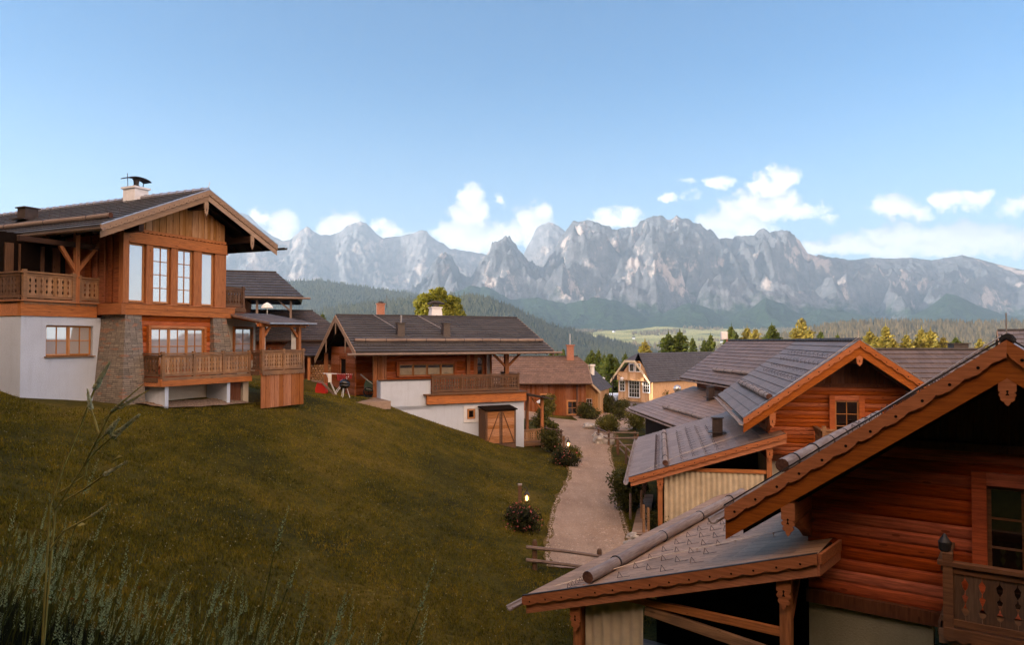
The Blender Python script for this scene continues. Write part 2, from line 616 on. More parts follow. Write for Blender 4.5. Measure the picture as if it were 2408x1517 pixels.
M['soffit_x'] = wood('soffit_boards_x', (0.055, 0.024, 0.012), (0.025, 0.011, 0.006), 'x', 0.16, 'y', weather=0.1)  # same eaves shade in the colour, grain the other way
M['rail'] = wood('old_rail', (0.38, 0.20, 0.09), (0.19, 0.09, 0.04), 'x', 0, weather=0.7, grey=(0.15, 0.10, 0.07))
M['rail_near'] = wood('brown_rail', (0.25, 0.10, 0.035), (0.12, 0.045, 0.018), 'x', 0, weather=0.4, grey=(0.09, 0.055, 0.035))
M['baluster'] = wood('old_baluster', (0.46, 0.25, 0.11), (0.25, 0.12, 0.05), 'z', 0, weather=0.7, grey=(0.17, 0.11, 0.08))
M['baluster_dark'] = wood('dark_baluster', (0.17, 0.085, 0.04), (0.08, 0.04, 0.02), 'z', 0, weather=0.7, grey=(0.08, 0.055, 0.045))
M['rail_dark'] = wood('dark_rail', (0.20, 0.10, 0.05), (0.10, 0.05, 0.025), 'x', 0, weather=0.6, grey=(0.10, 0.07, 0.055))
M['greylog'] = wood('weathered_log', (0.42, 0.35, 0.31), (0.22, 0.16, 0.14), 'y', 0, weather=0.5, grey=(0.20, 0.14, 0.12))
M['greylog_x'] = wood('weathered_log_x', (0.30, 0.23, 0.19), (0.16, 0.11, 0.09), 'x', 0, weather=0.5, grey=(0.15, 0.10, 0.085))
M['fence'] = wood('fence_rail', (0.30, 0.21, 0.17), (0.14, 0.09, 0.07), 'x', 0, weather=0.5, grey=(0.13, 0.09, 0.07))
M['endgrain'] = simple('end_grain', (0.10, 0.045, 0.03), 0.8, 0.2, 0.4, 20)
M['dark'] = simple('dark_metal', (0.035, 0.03, 0.03), 0.5, 0.4, 0.3)
M['flue'] = simple('brown_flue_metal', (0.05, 0.035, 0.03), 0.45, 0.5, 0.3)
M['hook'] = simple('snow_hook_metal', (0.045, 0.02, 0.015), 0.5, 0.5, 0.3)
M['wire'] = simple('zinc_wire', (0.55, 0.45, 0.38), 0.4, 0.6, 0.1, metal=0.4)
M['flash'] = simple('metal_flashing', (0.40, 0.38, 0.40), 0.35, 0.6, 0.2, metal=0.7)
M['white'] = stucco('white_stucco', (0.66, 0.745, 0.89))
M['cream'] = stucco('cream_stucco', (0.66, 0.60, 0.50))
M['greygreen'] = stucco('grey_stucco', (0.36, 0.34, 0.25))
M['winframe'] = wood('window_frame_wood', (0.52, 0.23, 0.07), (0.35, 0.14, 0.04), 'z', 0, weather=0.1, knots=False)
M['glass'] = glass('window_glass', 0.55, (0.62, 0.61, 0.62))  # pale base colour paints in the white sky reflection
M['glass_dark'] = glass('dark_window_glass', 0.12, (0.012, 0.008, 0.006))
M['glass_pale'] = glass('curtained_glass', 0.45, (0.55, 0.53, 0.52))
M['curtain'] = simple('pale_curtain', (0.62, 0.52, 0.38), 0.9, 0.1, 0.15, 3)
M['curtain_w'] = simple('white_cloth', (0.78, 0.77, 0.75), 0.9, 0.1, 0.08, 3)
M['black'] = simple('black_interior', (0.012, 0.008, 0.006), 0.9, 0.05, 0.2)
M['whitepaint'] = simple('white_paint', (0.75, 0.76, 0.80), 0.6, 0.4, 0.08)
M['red'] = simple('red_plastic', (0.55, 0.03, 0.02), 0.4, 0.5, 0.1)
M['tyre'] = simple('black_rubber', (0.02, 0.02, 0.02), 0.8, 0.3, 0.2)
M['grill'] = simple('black_enamel', (0.015, 0.013, 0.013), 0.15, 0.6, 0.1)
M['alu'] = simple('aluminium', (0.6, 0.58, 0.56), 0.35, 0.6, 0.1, metal=0.8)
M['boulder'] = simple('pale_boulder', (0.42, 0.38, 0.34), 0.9, 0.2, 0.4, 5, bmp=0.8)
M['deck'] = wood('grey_decking', (0.34, 0.24, 0.18), (0.20, 0.14, 0.10), 'x', 0.14, 'y', weather=0.4, grey=(0.2, 0.15, 0.12))
M['deck_y'] = wood('boardwalk', (0.38, 0.25, 0.17), (0.22, 0.14, 0.09), 'x', 0.16, 'y', weather=0.4, grey=(0.22, 0.16, 0.13))
M['brick'] = None
# brick
m, t, b = new_mat('red_brick')
tc_ = t.nodes.new('ShaderNodeTexCoord')
mp_ = t.nodes.new('ShaderNodeMapping')
mp_.inputs['Rotation'].default_value = (math.pi / 2, 0, 0)
br = t.nodes.new('ShaderNodeTexBrick')
br.inputs['Color1'].default_value = (0.38, 0.12, 0.06, 1)
br.inputs['Color2'].default_value = (0.26, 0.08, 0.045, 1)
br.inputs['Mortar'].default_value = (0.35, 0.28, 0.22, 1)
br.inputs['Scale'].default_value = 4.5
t.links.new(tc_.outputs['Object'], mp_.inputs[0])
t.links.new(mp_.outputs[0], br.inputs['Vector'])
t.links.new(br.outputs[0], b.inputs['Base Color'])
M['brick'] = m
# stacked slate stone
m, t, b = new_mat('stacked_stone')
tc_ = t.nodes.new('ShaderNodeTexCoord')
sp_ = t.nodes.new('ShaderNodeSeparateXYZ')
t.links.new(tc_.outputs['Object'], sp_.inputs[0])
ww = noise_node(t, tc_.outputs['Object'], 1.6, 2)
zz = mth(t, 'ADD', sp_.outputs[2], mth(t, 'MULTIPLY', ww.outputs['Fac'], 0.05))
xx = mth(t, 'ADD', sp_.outputs[0], sp_.outputs[1])
cb_ = t.nodes.new('ShaderNodeCombineXYZ')
t.links.new(xx, cb_.inputs[0])
t.links.new(zz, cb_.inputs[1])
br = t.nodes.new('ShaderNodeTexBrick')
br.offset = 0.37
br.offset_frequency = 3
br.squash = 1.6
br.squash_frequency = 3
br.inputs['Color1'].default_value = (0.34, 0.285, 0.23, 1)
br.inputs['Color2'].default_value = (0.19, 0.165, 0.14, 1)
br.inputs['Mortar'].default_value = (0.035, 0.03, 0.025, 1)
br.inputs['Scale'].default_value = 1.0
br.inputs['Mortar Size'].default_value = 0.006
br.inputs['Brick Width'].default_value = 0.26
br.inputs['Row Height'].default_value = 0.075
t.links.new(cb_.outputs[0], br.inputs['Vector'])
vo = t.nodes.new('ShaderNodeTexVoronoi')
mpv = t.nodes.new('ShaderNodeMapping')
mpv.inputs['Scale'].default_value = (3.2, 12, 1)
t.links.new(cb_.outputs[0], mpv.inputs[0])
t.links.new(mpv.outputs[0], vo.inputs['Vector'])
vo.inputs['Scale'].default_value = 1.0
sv = t.nodes.new('ShaderNodeSeparateXYZ')
t.links.new(vo.outputs['Color'], sv.inputs[0])
k1 = mth(t, 'GREATER_THAN', sv.outputs[0], 0.86)
c_ = mixc(t, mth(t, 'MULTIPLY', k1, 0.6), br.outputs['Color'], (0.36, 0.17, 0.10))
nn_ = noise_node(t, tc_.outputs['Object'], 14, 4)
c_ = mixc(t, 0.5, c_, ramp(t, nn_.outputs['Fac'], [(0.3, (0.55, 0.55, 0.55)), (0.7, (1.3, 1.3, 1.3))]), 'MULTIPLY')
t.links.new(c_, b.inputs['Base Color'])
b.inputs['Roughness'].default_value = 0.85
bump(t, b, mth(t, 'ADD', br.outputs['Fac'], mth(t, 'MULTIPLY', nn_.outputs['Fac'], -0.5)), -0.9, 0.03)
M['stone'] = m
M['needle'] = leaf('spruce_needles', (0.018, 0.040, 0.010), (0.11, 0.13, 0.022), 0.25)
M['needle_gold'] = leaf('golden_lit_needles', (0.07, 0.075, 0.02), (0.34, 0.28, 0.06), 0.4)  # golden sunlight on larches and spruces put into the needle colour
M['leafbright'] = leaf('sycamore_leaves', (0.05, 0.065, 0.008), (0.30, 0.29, 0.04), 0.5)
M['leafshrub'] = leaf('shrub_leaves', (0.015, 0.02, 0.006), (0.10, 0.095, 0.02), 1.5)
M['leafshrub2'] = leaf('yellow_green_leaves', (0.03, 0.035, 0.008), (0.20, 0.17, 0.03), 1.5)
M['leafrose'] = leaf('rose_leaves', (0.010, 0.014, 0.005), (0.05, 0.05, 0.015), 1.5)
M['petal'] = leaf('pink_petals', (0.30, 0.05, 0.05), (0.60, 0.18, 0.16), 2)
M['bark'] = simple('bark', (0.10, 0.065, 0.045), 0.9, 0.1, 0.4, 8)
M['stem'] = simple('dry_stem', (0.60, 0.46, 0.12), 0.7, 0.2, 0.3)
M['spike'] = simple('pale_flower_spike', (0.98, 0.88, 0.50), 0.8, 0.2, 0.3, 40)
M['spike_green'] = simple('green_flower_spike', (0.36, 0.42, 0.19), 0.8, 0.2, 0.35, 30)
lm, t, b = new_mat('lantern_flame')
b.inputs['Base Color'].default_value = (1, 0.5, 0.15, 1)
b.inputs['Emission Color'].default_value = (1.0, 0.42, 0.08, 1)
b.inputs['Emission Strength'].default_value = 9.0
M['flame'] = lm

# ------------------------------------------------------------------ terrain
CTRL = [  # x, y, z
    # near bank under the weeds
    (0, 0, -1.75), (-2, 1, -1.6), (-4, 2, -1.5), (-2.5, 4, -1.95), (-5, 6, -2.15), (-8, 5, -1.5), (-1.0, 3.2, -2.1), (0.6, 3.4, -2.9), (1.5, 2, -2.4), (3, 0, -2.3),
    (-3.2, 7.0, -3.7), (-1.0, 6.5, -4.3), (1.2, 6.5, -5.2), (-6.5, 9.5, -3.5), (-9.5, 9.5, -2.5), (-14, 10, -1.2), (3.5, 5, -5.4), (-3, -3, -1.5), (3, -4, -1.9),
    # lawn
    (-3.2, 12.3, -5.7), (-1.8, 15.2, -6.75), (-6, 15, -4.75), (-9, 16, -3.6), (-13, 17, -2.4), (-18, 16, -1.3),
    (-0.2, 19.5, -7.2), (-3.5, 20, -6.1), (-7, 21, -4.85), (-11, 22, -3.3), (-14.5, 24, -2.35), (-18, 22, -1.75),
    (0.6, 24, -7.35), (-2, 28, -6.5), (-5, 30, -5.3), (-8, 31, -4.0), (-10.5, 30, -3.0), (1.6, 31, -7.35), (-1, 35, -6.6), (-4, 38, -5.2), (-7, 40, -3.9), (2.9, 38, -7.35),
    (-17.1, 24.4, -1.9), (-15.9, 27.5, -2.35), (-13.8, 27, -2.42), (-12.6, 30, -2.45), (-11.9, 33.5, -2.42), (-9.6, 36, -2.9), (-20, 27, -1.2), (-25, 25, -0.7), (-26, 34, -0.2),
    # around the middle chalet
    (0.9, 47, -6.95), (-1.5, 45.6, -6.3), (-4, 44.5, -5.35), (-6.5, 43.4, -4.3), (-8.2, 42.6, -3.45), (-10.5, 42.5, -3.25), (-13, 43, -3.0), (-14, 48, -2.9), (-8, 52, -3.6), (2.8, 48, -7.25), (2, 55, -7.2), (-5, 58, -5),
    # street and the low side
    (2.8, 25.4, -7.4), (3.3, 31.7, -7.4), (4.4, 39, -7.4), (4.5, 48, -7.4), (5, 60, -7.4), (4, 72, -7.3), (7, 30, -7.5), (9, 40, -7.5), (9, 50, -7.5), (9.5, 60, -7.5),
    (6, 20, -7.5), (10, 20, -7.6), (16, 22, -7.7), (4, 15, -7.5), (2, 12, -7.3), (8, 12, -7.6), (14, 10, -7.4), (22, 12, -7.4), (18, 35, -7.8), (28, 35, -8.2), (15, 60, -7.8), (30, 60, -8.8),
    (12.5, 85, -8.2), (18, 95, -8.8), (30, 95, -10), (9, 80, -7.4), (0, 80, -7.0), (-12, 75, -5.5), (-25, 60, -2.5), (-25, 80, -5), (-12, 100, -9), (5, 105, -11), (45, 80, -11), (45, 40, -9.5), (45, 10, -7.5),
    (-40, 40, 2), (-40, 15, 3.5), (-35, 0, 3), (-20, -5, 0.5), (-40, -25, 6), (-15, -25, 3), (0, -20, 1), (20, -20, -3), (45, -20, -5), (-40, 70, -1.5), (-40, 100, -8), (45, 105, -14),
]
CP = np.array(CTRL, float)


def _k(r):
    return r


_n = len(CP)
_A = np.zeros((_n + 3, _n + 3))
_A[:_n, :_n] = _k(np.hypot(CP[:, None, 0] - CP[None, :, 0], CP[:, None, 1] - CP[None, :, 1]))
_A[:_n, _n] = 1
_A[:_n, _n + 1:] = CP[:, :2]
_A[_n, :_n] = 1
_A[_n + 1:, :_n] = CP[:, :2].T
_W = np.linalg.solve(_A, np.r_[CP[:, 2], 0, 0, 0])


def sstep(t):
    t = np.clip(t, 0, 1)
    return t * t * (3 - 2 * t)


FARY = np.array([-9000, 95, 160, 400, 900, 1800, 2600, 3400, 4600, 5600, 9000], float)
FARZ = np.array([-10, -10, -26, -75, -105, -80, -18, 42, 95, 125, 140], float)


def height(x, y):
    x = np.asarray(x, float)
    y = np.asarray(y, float)
    xc = np.clip(x, -40, 45)
    yc = np.clip(y, -25, 105)
    r = np.sqrt((xc[..., None] - CP[:, 0]) ** 2 + (yc[..., None] - CP[:, 1]) ** 2)
    z = r @ _W[:_n] + _W[_n] + _W[_n + 1] * xc + _W[_n + 2] * yc
    far = np.interp(y, FARY, FARZ) - 12 * sstep((x - 60) / 300)
    k = sstep((y - 88) / 40)
    z = z * (1 - k) + far * k
    # unseen hillside west of and behind the camera, shaped to shade the village
    z = z + 34 * sstep((-x - 42) / 40) * sstep((59 - y) / 12) + 10 * sstep((-y - 18) / 50)
    return z


def gz(x, y):
    return float(height(np.array([x]), np.array([y]))[0])


# street outline (left and right edges), from near to far
STREET_L = [(1.3, 23.7), (1.3, 25), (1.9, 31.5), (2.7, 36), (3.35, 40), (3.4, 44), (3.5, 49), (3.3, 55), (3.1, 60.5), (3.0, 66)]
STREET_R = [(3.7, 23.7), (4.1, 25), (4.6, 31.5), (5.1, 35), (5.45, 38.5), (6.0, 45), (6.6, 50), (7.6, 55), (8.8, 62), (10, 68)]


def street_sdf(x, y):
    lx = np.interp(y, [p[1] for p in STREET_L], [p[0] for p in STREET_L])
    rx = np.interp(y, [p[1] for p in STREET_R], [p[0] for p in STREET_R])
    d = np.minimum(x - lx, rx - x)
    d = np.where((y < 23.7) | (y > 66), -1, d)
    return d


def axis_coords(lo, hi, step, far_lo, far_hi, g=1.16):
    c = list(np.arange(lo, hi + 1e-6, step))
    s, p = step, hi
    while p < far_hi:
        s *= g
        p += s
        c.append(p)
    s, p = step, lo
    while p > far_lo:
        s *= g
        p -= s
        c.insert(0, p)
    return np.array(c)


gx = axis_coords(-34, 34, 0.6, -6000, 6000)
gy = axis_coords(-6, 78, 0.6, -300, 8200)
GX, GY = np.meshgrid(gx, gy)
GZ = height(GX, GY)
nfar = np.zeros_like(GZ)
for iy in range(len(gy)):
    for ix in range(len(gx)):
        d = math.hypot(gx[ix], gy[iy])
        if d > 300:
            nfar[iy, ix] = noise.fractal(Vector((gx[ix] / 900, gy[iy] / 900, 1.7)), 1.0, 2.1, 4) * min(30, (d - 300) * 0.02)
        else:
            nfar[iy, ix] = noise.noise(Vector((gx[ix] * 0.35, gy[iy] * 0.35, 0.3))) * 0.07
GZ = GZ + nfar
W_ = len(gx)
verts = np.stack([GX.ravel(), GY.ravel(), GZ.ravel()], 1)
ii = np.arange(len(gy) - 1)[:, None] * W_ + np.arange(W_ - 1)[None, :]
faces = np.stack([ii, ii + 1, ii + 1 + W_, ii + W_], -1).reshape(-1, 4)

m, t, b = new_mat('meadow_ground')
tc_ = t.nodes.new('ShaderNodeTexCoord')
n1 = noise_node(t, tc_.outputs['Object'], 0.22, 5, 0.6)
n2 = noise_node(t, tc_.outputs['Object'], 9, 4, 0.7)
n3 = noise_node(t, tc_.outputs['Object'], 0.0035, 5, 0.65)
cn = ramp(t, n1.outputs['Fac'], [(0.32, (0.035, 0.034, 0.006)), (0.5, (0.075, 0.063, 0.009)), (0.7, (0.15, 0.105, 0.017))])
nm = noise_node(t, tc_.outputs['Object'], 1.3, 4, 0.7)
cn = mixc(t, 0.75, cn, ramp(t, n2.outputs['Fac'], [(0.3, (0.35, 0.35, 0.35)), (0.7, (1.5, 1.45, 1.3))]), 'MULTIPLY')
cn = mixc(t, 0.6, cn, ramp(t, nm.outputs['Fac'], [(0.35, (0.55, 0.58, 0.5)), (0.65, (1.3, 1.25, 1.1))]), 'MULTIPLY')
cf = ramp(t, n3.outputs['Fac'], [(0.36, (0.04, 0.055, 0.025)), (0.42, (0.20, 0.22, 0.07)), (0.60, (0.38, 0.38, 0.15)), (0.70, (0.06, 0.08, 0.03))])
sp_ = t.nodes.new('ShaderNodeSeparateXYZ')
t.links.new(tc_.outputs['Object'], sp_.inputs[0])
kf = mth(t, 'DIVIDE', mth(t, 'SUBTRACT', sp_.outputs[1], 110.0), 200.0, clamp=True)
t.links.new(mixc(t, kf, cn, cf), b.inputs['Base Color'])
b.inputs['Roughness'].default_value = 0.95
b.inputs['Specular IOR Level'].default_value = 0.1
bump(t, b, n2.outputs['Fac'], 0.8, 0.05)
M['ground'] = m
ground = np_mesh('ground', verts, faces, M['ground'], smooth=True)
tag(ground, kind='structure')


def strip(name, L, R, mat, lift, nseg=10, step=0.5):
    ys = np.arange(max(L[0][1], R[0][1]), min(L[-1][1], R[-1][1]) + 1e-6, step)
    lx = np.interp(ys, [p[1] for p in L], [p[0] for p in L])
    rx = np.interp(ys, [p[1] for p in R], [p[0] for p in R])
    # smooth
    for _ in range(6):
        lx[1:-1] = (lx[:-2] + lx[1:-1] * 2 + lx[2:]) / 4
        rx[1:-1] = (rx[:-2] + rx[1:-1] * 2 + rx[2:]) / 4
    vs, fs = [], []
    for j, y in enumerate(ys):
        for i in range(nseg + 1):
            k = i / nseg
            x = lx[j] * (1 - k) + rx[j] * k
            if i in (0, nseg):
                x += noise.noise(Vector((y * 0.9, i * 3.1, 0))) * 0.18 + noise.noise(Vector((y * 3.3, i * 3.1, 5))) * 0.07
            vs.append((x, y))
    vs = np.array(vs)
    # surface follows the ground mesh (bilinear grid) with a small lift
    ix = np.clip(np.searchsorted(gx, vs[:, 0]) - 1, 0, len(gx) - 2)
    iy = np.clip(np.searchsorted(gy, vs[:, 1]) - 1, 0, len(gy) - 2)
    zz = np.maximum.reduce([GZ[iy, ix], GZ[iy, ix + 1], GZ[iy + 1, ix], GZ[iy + 1, ix + 1]])
    za = surf(vs[:, 0], vs[:, 1])
    z = za * 0.6 + zz * 0.4 + lift
    n = nseg + 1
    for j in range(len(ys) - 1):
        for i in range(nseg):
            fs.append((j * n + i, j * n + i + 1, (j + 1) * n + i + 1, (j + 1) * n + i))
    o = np_mesh(name, np.c_[vs, z], fs, mat, smooth=True)
    tag(o, kind='structure')
    return o


def surf(x, y):
    "height of the ground mesh itself"
    x = np.atleast_1d(np.asarray(x, float))
    y = np.atleast_1d(np.asarray(y, float))
    ix = np.clip(np.searchsorted(gx, x) - 1, 0, len(gx) - 2)
    iy = np.clip(np.searchsorted(gy, y) - 1, 0, len(gy) - 2)
    fx = (x - gx[ix]) / (gx[ix + 1] - gx[ix])
    fy = (y - gy[iy]) / (gy[iy + 1] - gy[iy])
    return (GZ[iy, ix] * (1 - fx) * (1 - fy) + GZ[iy, ix + 1] * fx * (1 - fy) + GZ[iy + 1, ix] * (1 - fx) * fy + GZ[iy + 1, ix + 1] * fx * fy)


def sz(x, y):
    return float(surf(x, y)[0])


m, t, b = new_mat('gravel_path')
tc_ = t.nodes.new('ShaderNodeTexCoord')
n1 = noise_node(t, tc_.outputs['Object'], 0.6, 4, 0.6)
n2 = noise_node(t, tc_.outputs['Object'], 22, 4, 0.75)
n3 = noise_node(t, tc_.outputs['Object'], 1.4, 3, 0.6, (1, 0.15, 1))
cn = ramp(t, n1.outputs['Fac'], [(0.3, (0.34, 0.22, 0.145)), (0.7, (0.46, 0.32, 0.22))])
cn = mixc(t, 0.8, cn, ramp(t, n2.outputs['Fac'], [(0.3, (0.5, 0.5, 0.5)), (0.55, (1.0, 1.0, 1.0)), (0.75, (1.6, 1.55, 1.5))]), 'MULTIPLY')
cn = mixc(t, 0.4, cn, ramp(t, n3.outputs['Fac'], [(0.35, (0.7, 0.68, 0.66)), (0.6, (1.1, 1.1, 1.1))]), 'MULTIPLY')
t.links.new(cn, b.inputs['Base Color'])
b.inputs['Roughness'].default_value = 0.9
bump(t, b, n2.outputs['Fac'], 0.6, 0.03)
M['gravel'] = m
strip('path', STREET_L, STREET_R, M['gravel'], 0.05)
strip('path_verge', [(x - 0.22, y) for x, y in STREET_L], [(x + 0.25, y) for x, y in STREET_R],
      simple('sandy_verge', (0.15, 0.10, 0.035), 0.95, 0.1, 0.5, 7, bmp=0.6), 0.025)
strip('gravel_yard', [(6.5, 60), (6.0, 66), (5.6, 74), (8, 84), (10, 90)], [(9.5, 60), (12, 66), (16, 74), (20, 84), (24, 90)], M['gravel'], 0.04)
strip('side_path', [(-3, 61.5), (-1, 66), (0.5, 70)], [(3.6, 61.5), (3.0, 66), (2.4, 70)], M['gravel'], 0.045)
strip('gravel_margin', [(-14.6, 27.0), (-12.8, 29.2), (-11.9, 31.0)], [(-13.2, 27.0), (-11.7, 29.2), (-11.2, 31.0)],
      simple('coarse_gravel', (0.24, 0.17, 0.12), 0.95, 0.1, 0.5, 14, bmp=0.8), 0.05)

# ------------------------------------------------------------------ building kit
ZB = {}
_build0 = MB.build


def _build(s, name, mat, parent=None, smooth=False, bevel=0.0):
    zb = ZB.get(parent.name, 0.0) if parent is not None else 0.0
    if zb:
        s.v = [(x, y, z - zb) for x, y, z in s.v]
    o = _build0(s, name, mat, parent, smooth, bevel)
    if parent is not None and parent.name in ZB:
        ZB[o.name] = zb
    return o


MB.build = _build


def building(name, label, cat, x, y, rz_deg, zbase, group=None):
    r = thing(name, label, cat, (x, y, zbase), D2R(rz_deg), group)
    ZB[r.name] = zbase
    return r


def roof_rows(mb, e0, e1, r0, r1, n, lip=0.035, mi=0):
    e0, e1, r0, r1 = map(Vector, (e0, e1, r0, r1))
    nrm = (e1 - e0).cross(r0 - e0).normalized()
    if nrm.z < 0:
        nrm = -nrm
    prev = None
    for i in range(n):
        t0, t1 = i / n, (i + 1) / n
        a0, a1 = e0.lerp(r0, t0), e1.lerp(r1, t0)
        b0, b1 = e0.lerp(r0, t1), e1.lerp(r1, t1)
        j = nrm * lip
        mb.add([a0 + j, a1 + j, b1 + nrm * 0.004, b0 + nrm * 0.004], [(0, 1, 2, 3)], mi)
        mb.add([a0 + nrm * (0.003 if i else -0.05), a1 + nrm * (0.003 if i else -0.05), a1 + j, a0 + j], [(0, 1, 2, 3)], mi)
        # side lips
        mb.add([a0, a0 + j, b0 + nrm * 0.004, b0], [(0, 1, 2, 3)], mi)
        mb.add([a1 + j, a1, b1, b1 + nrm * 0.004], [(0, 1, 2, 3)], mi)


def slab(mb, e0, e1, r0, r1, top=-0.004, th=0.10, mi=0):
    e0, e1, r0, r1 = map(Vector, (e0, e1, r0, r1))
    nrm = (e1 - e0).cross(r0 - e0).normalized()
    if nrm.z < 0:
        nrm = -nrm
    P = [p + nrm * top for p in (e0, e1, r1, r0)] + [p + nrm * (top - th) for p in (e0, e1, r1, r0)]
    mb.add(P, [(0, 1, 2, 3), (7, 6, 5, 4), (0, 4, 5, 1), (1, 5, 6, 2), (2, 6, 7, 3), (3, 7, 4, 0)], mi)


def rake_board(mb, p0, p1, off, h, th, amp=0.0, period=0.38, mi=0, holes=None):
    """board along p0-p1 (3D, same vertical plane); top edge lowered by off, height h, thickness th towards the plane normal,
    lower edge scalloped with amp"""
    p0, p1 = Vector(p0), Vector(p1)
    L = (p1 - p0).length
    n = 1 if amp == 0 else max(4, int(L / period) * 8)
    hd = Vector((p1.x - p0.x, p1.y - p0.y, 0)).normalized()
    nr = Vector((hd.y, -hd.x, 0))          # points to the viewer side
    vs, fs = [], []
    for i in range(n + 1):
        t = i / n
        p = p0.lerp(p1, t)
        s = (t * L / period) % 1.0
        # ogee scallop
        w = abs(math.sin(math.pi * s)) ** 0.7 if amp else 0
        if amp:
            w = 0.75 * w + 0.25 * abs(math.sin(3 * math.pi * s))
        zt, zb_ = p.z - off, p.z - off - h + amp * (1 - w) * 1.0
        for q in (Vector((p.x, p.y, zt)), Vector((p.x, p.y, zb_))):
            vs.append(q + nr * th)
            vs.append(q)
    for i in range(n):
        o = i * 4
        fs += [(o, o + 1, o + 5, o + 4)[::-1], (o, o + 4, o + 6, o + 2)[::-1], (o + 2, o + 6, o + 7, o + 3)[::-1], (o + 1, o + 3, o + 7, o + 5)[::-1]]
    fs += [(0, 2, 3, 1), tuple(n * 4 + k for k in (0, 1, 3, 2))]
    mb.add(vs, fs, mi)
    if holes is not None:
        r, mh = holes
        k = int(L / period)
        for i in range(k):
            t = (i + 0.5) * period / L
            p = p0.lerp(p1, t)
            c = Vector((p.x, p.y, p.z - off - h * 0.62)) + nr * (th + 0.003)
            pts = [c + hd * (r * math.cos(a)) + Vector((0, 0, r * math.sin(a))) for a in [q * math.pi / 4 for q in range(8)]]
            mb.add(pts, [tuple(range(8))], mh)


def pendant(mb, x, y, ztop, w=0.22, h=0.62, th=0.045, mi=0, mh=1):
    s = w / 0.26
    prof = [(0.13, 0), (0.13, -0.36), (0.085, -0.39), (0.115, -0.41), (0.13, -0.45), (0.11, -0.49), (0.075, -0.51), (0.10, -0.53), (0.105, -0.57), (0.075, -0.61), (0.045, -0.62), (0.04, -0.67), (0.0, -0.72)]
    k = h / 0.72
    poly = [(a * s, z * k) for a, z in prof] + [(-a * s, z * k) for a, z in prof[-2::-1]]
    mb.prism(poly, 0, -th, 'y', mi, (x, y, ztop))
    hole = [(0.0, -0.33), (0.022, -0.35), (0.008, -0.40), (0.03, -0.46), (-0.03, -0.46), (-0.008, -0.40), (-0.022, -0.35)]
    mb.add([(x + a * s, y - th - 0.003, ztop + z * k) for a, z in hole], [tuple(range(len(hole)))], mh)


def log_wall(mb, xl, xr, z0, z1, h=0.19, yo=0.0, bulge=0.035, back=0.2, mi=0):
    "rows of rounded boards facing -y; xl, xr give the ends at height z"
    n = max(1, round((z1 - z0) / h))
    h = (z1 - z0) / n
    for i in range(n):
        za, zb_ = z0 + i * h, z0 + (i + 1) * h
        jit = random.uniform(-0.004, 0.004)
        prof = [(back, 0), (0.012, 0.0), (-bulge * 0.7 + jit, 0.22), (-bulge + jit, 0.5), (-bulge * 0.75 + jit, 0.8), (0.012, 0.985), (back, 0.985)]
        L = [(xl(za + f * h), yo + y, za + f * h) for y, f in prof]
        R = [(xr(za + f * h), yo + y, za + f * h) for y, f in prof]
        k = len(prof)
        fs = [(j, (j + 1) % k, (j + 1) % k + k, j + k) for j in range(k)] + [tuple(range(k))[::-1], tuple(range(k, 2 * k))]
        mb.add(L + R, fs, mi)


def board_wall(mb, xl, xr, z0, ztop, w=0.18, y=0.0, back=0.12, mi=0):
    "upright boards facing -y; ztop(x) gives the height"
    n = max(1, round((xr - xl) / w))
    w = (xr - xl) / n
    for i in range(n):
        a, b2 = xl + i * w + 0.004, xl + (i + 1) * w - 0.004
        za, zb2 = ztop(a), ztop(b2)
        if min(za, zb2) <= z0 + 0.02:
            za, zb2 = max(za, z0 + 0.02), max(zb2, z0 + 0.02)
        yo = y - (0.018 if i % 2 else 0.0) + random.uniform(-0.003, 0.003)
        mb.add([(a, yo, z0), (b2, yo, z0), (b2, yo, zb2), (a, yo, za), (a, y + back, z0), (b2, y + back, z0), (b2, y + back, zb2), (a, y + back, za)],
               [(0, 1, 2, 3), (5, 4, 7, 6), (4, 0, 3, 7), (1, 5, 6, 2), (3, 2, 6, 7), (4, 5, 1, 0)], mi)


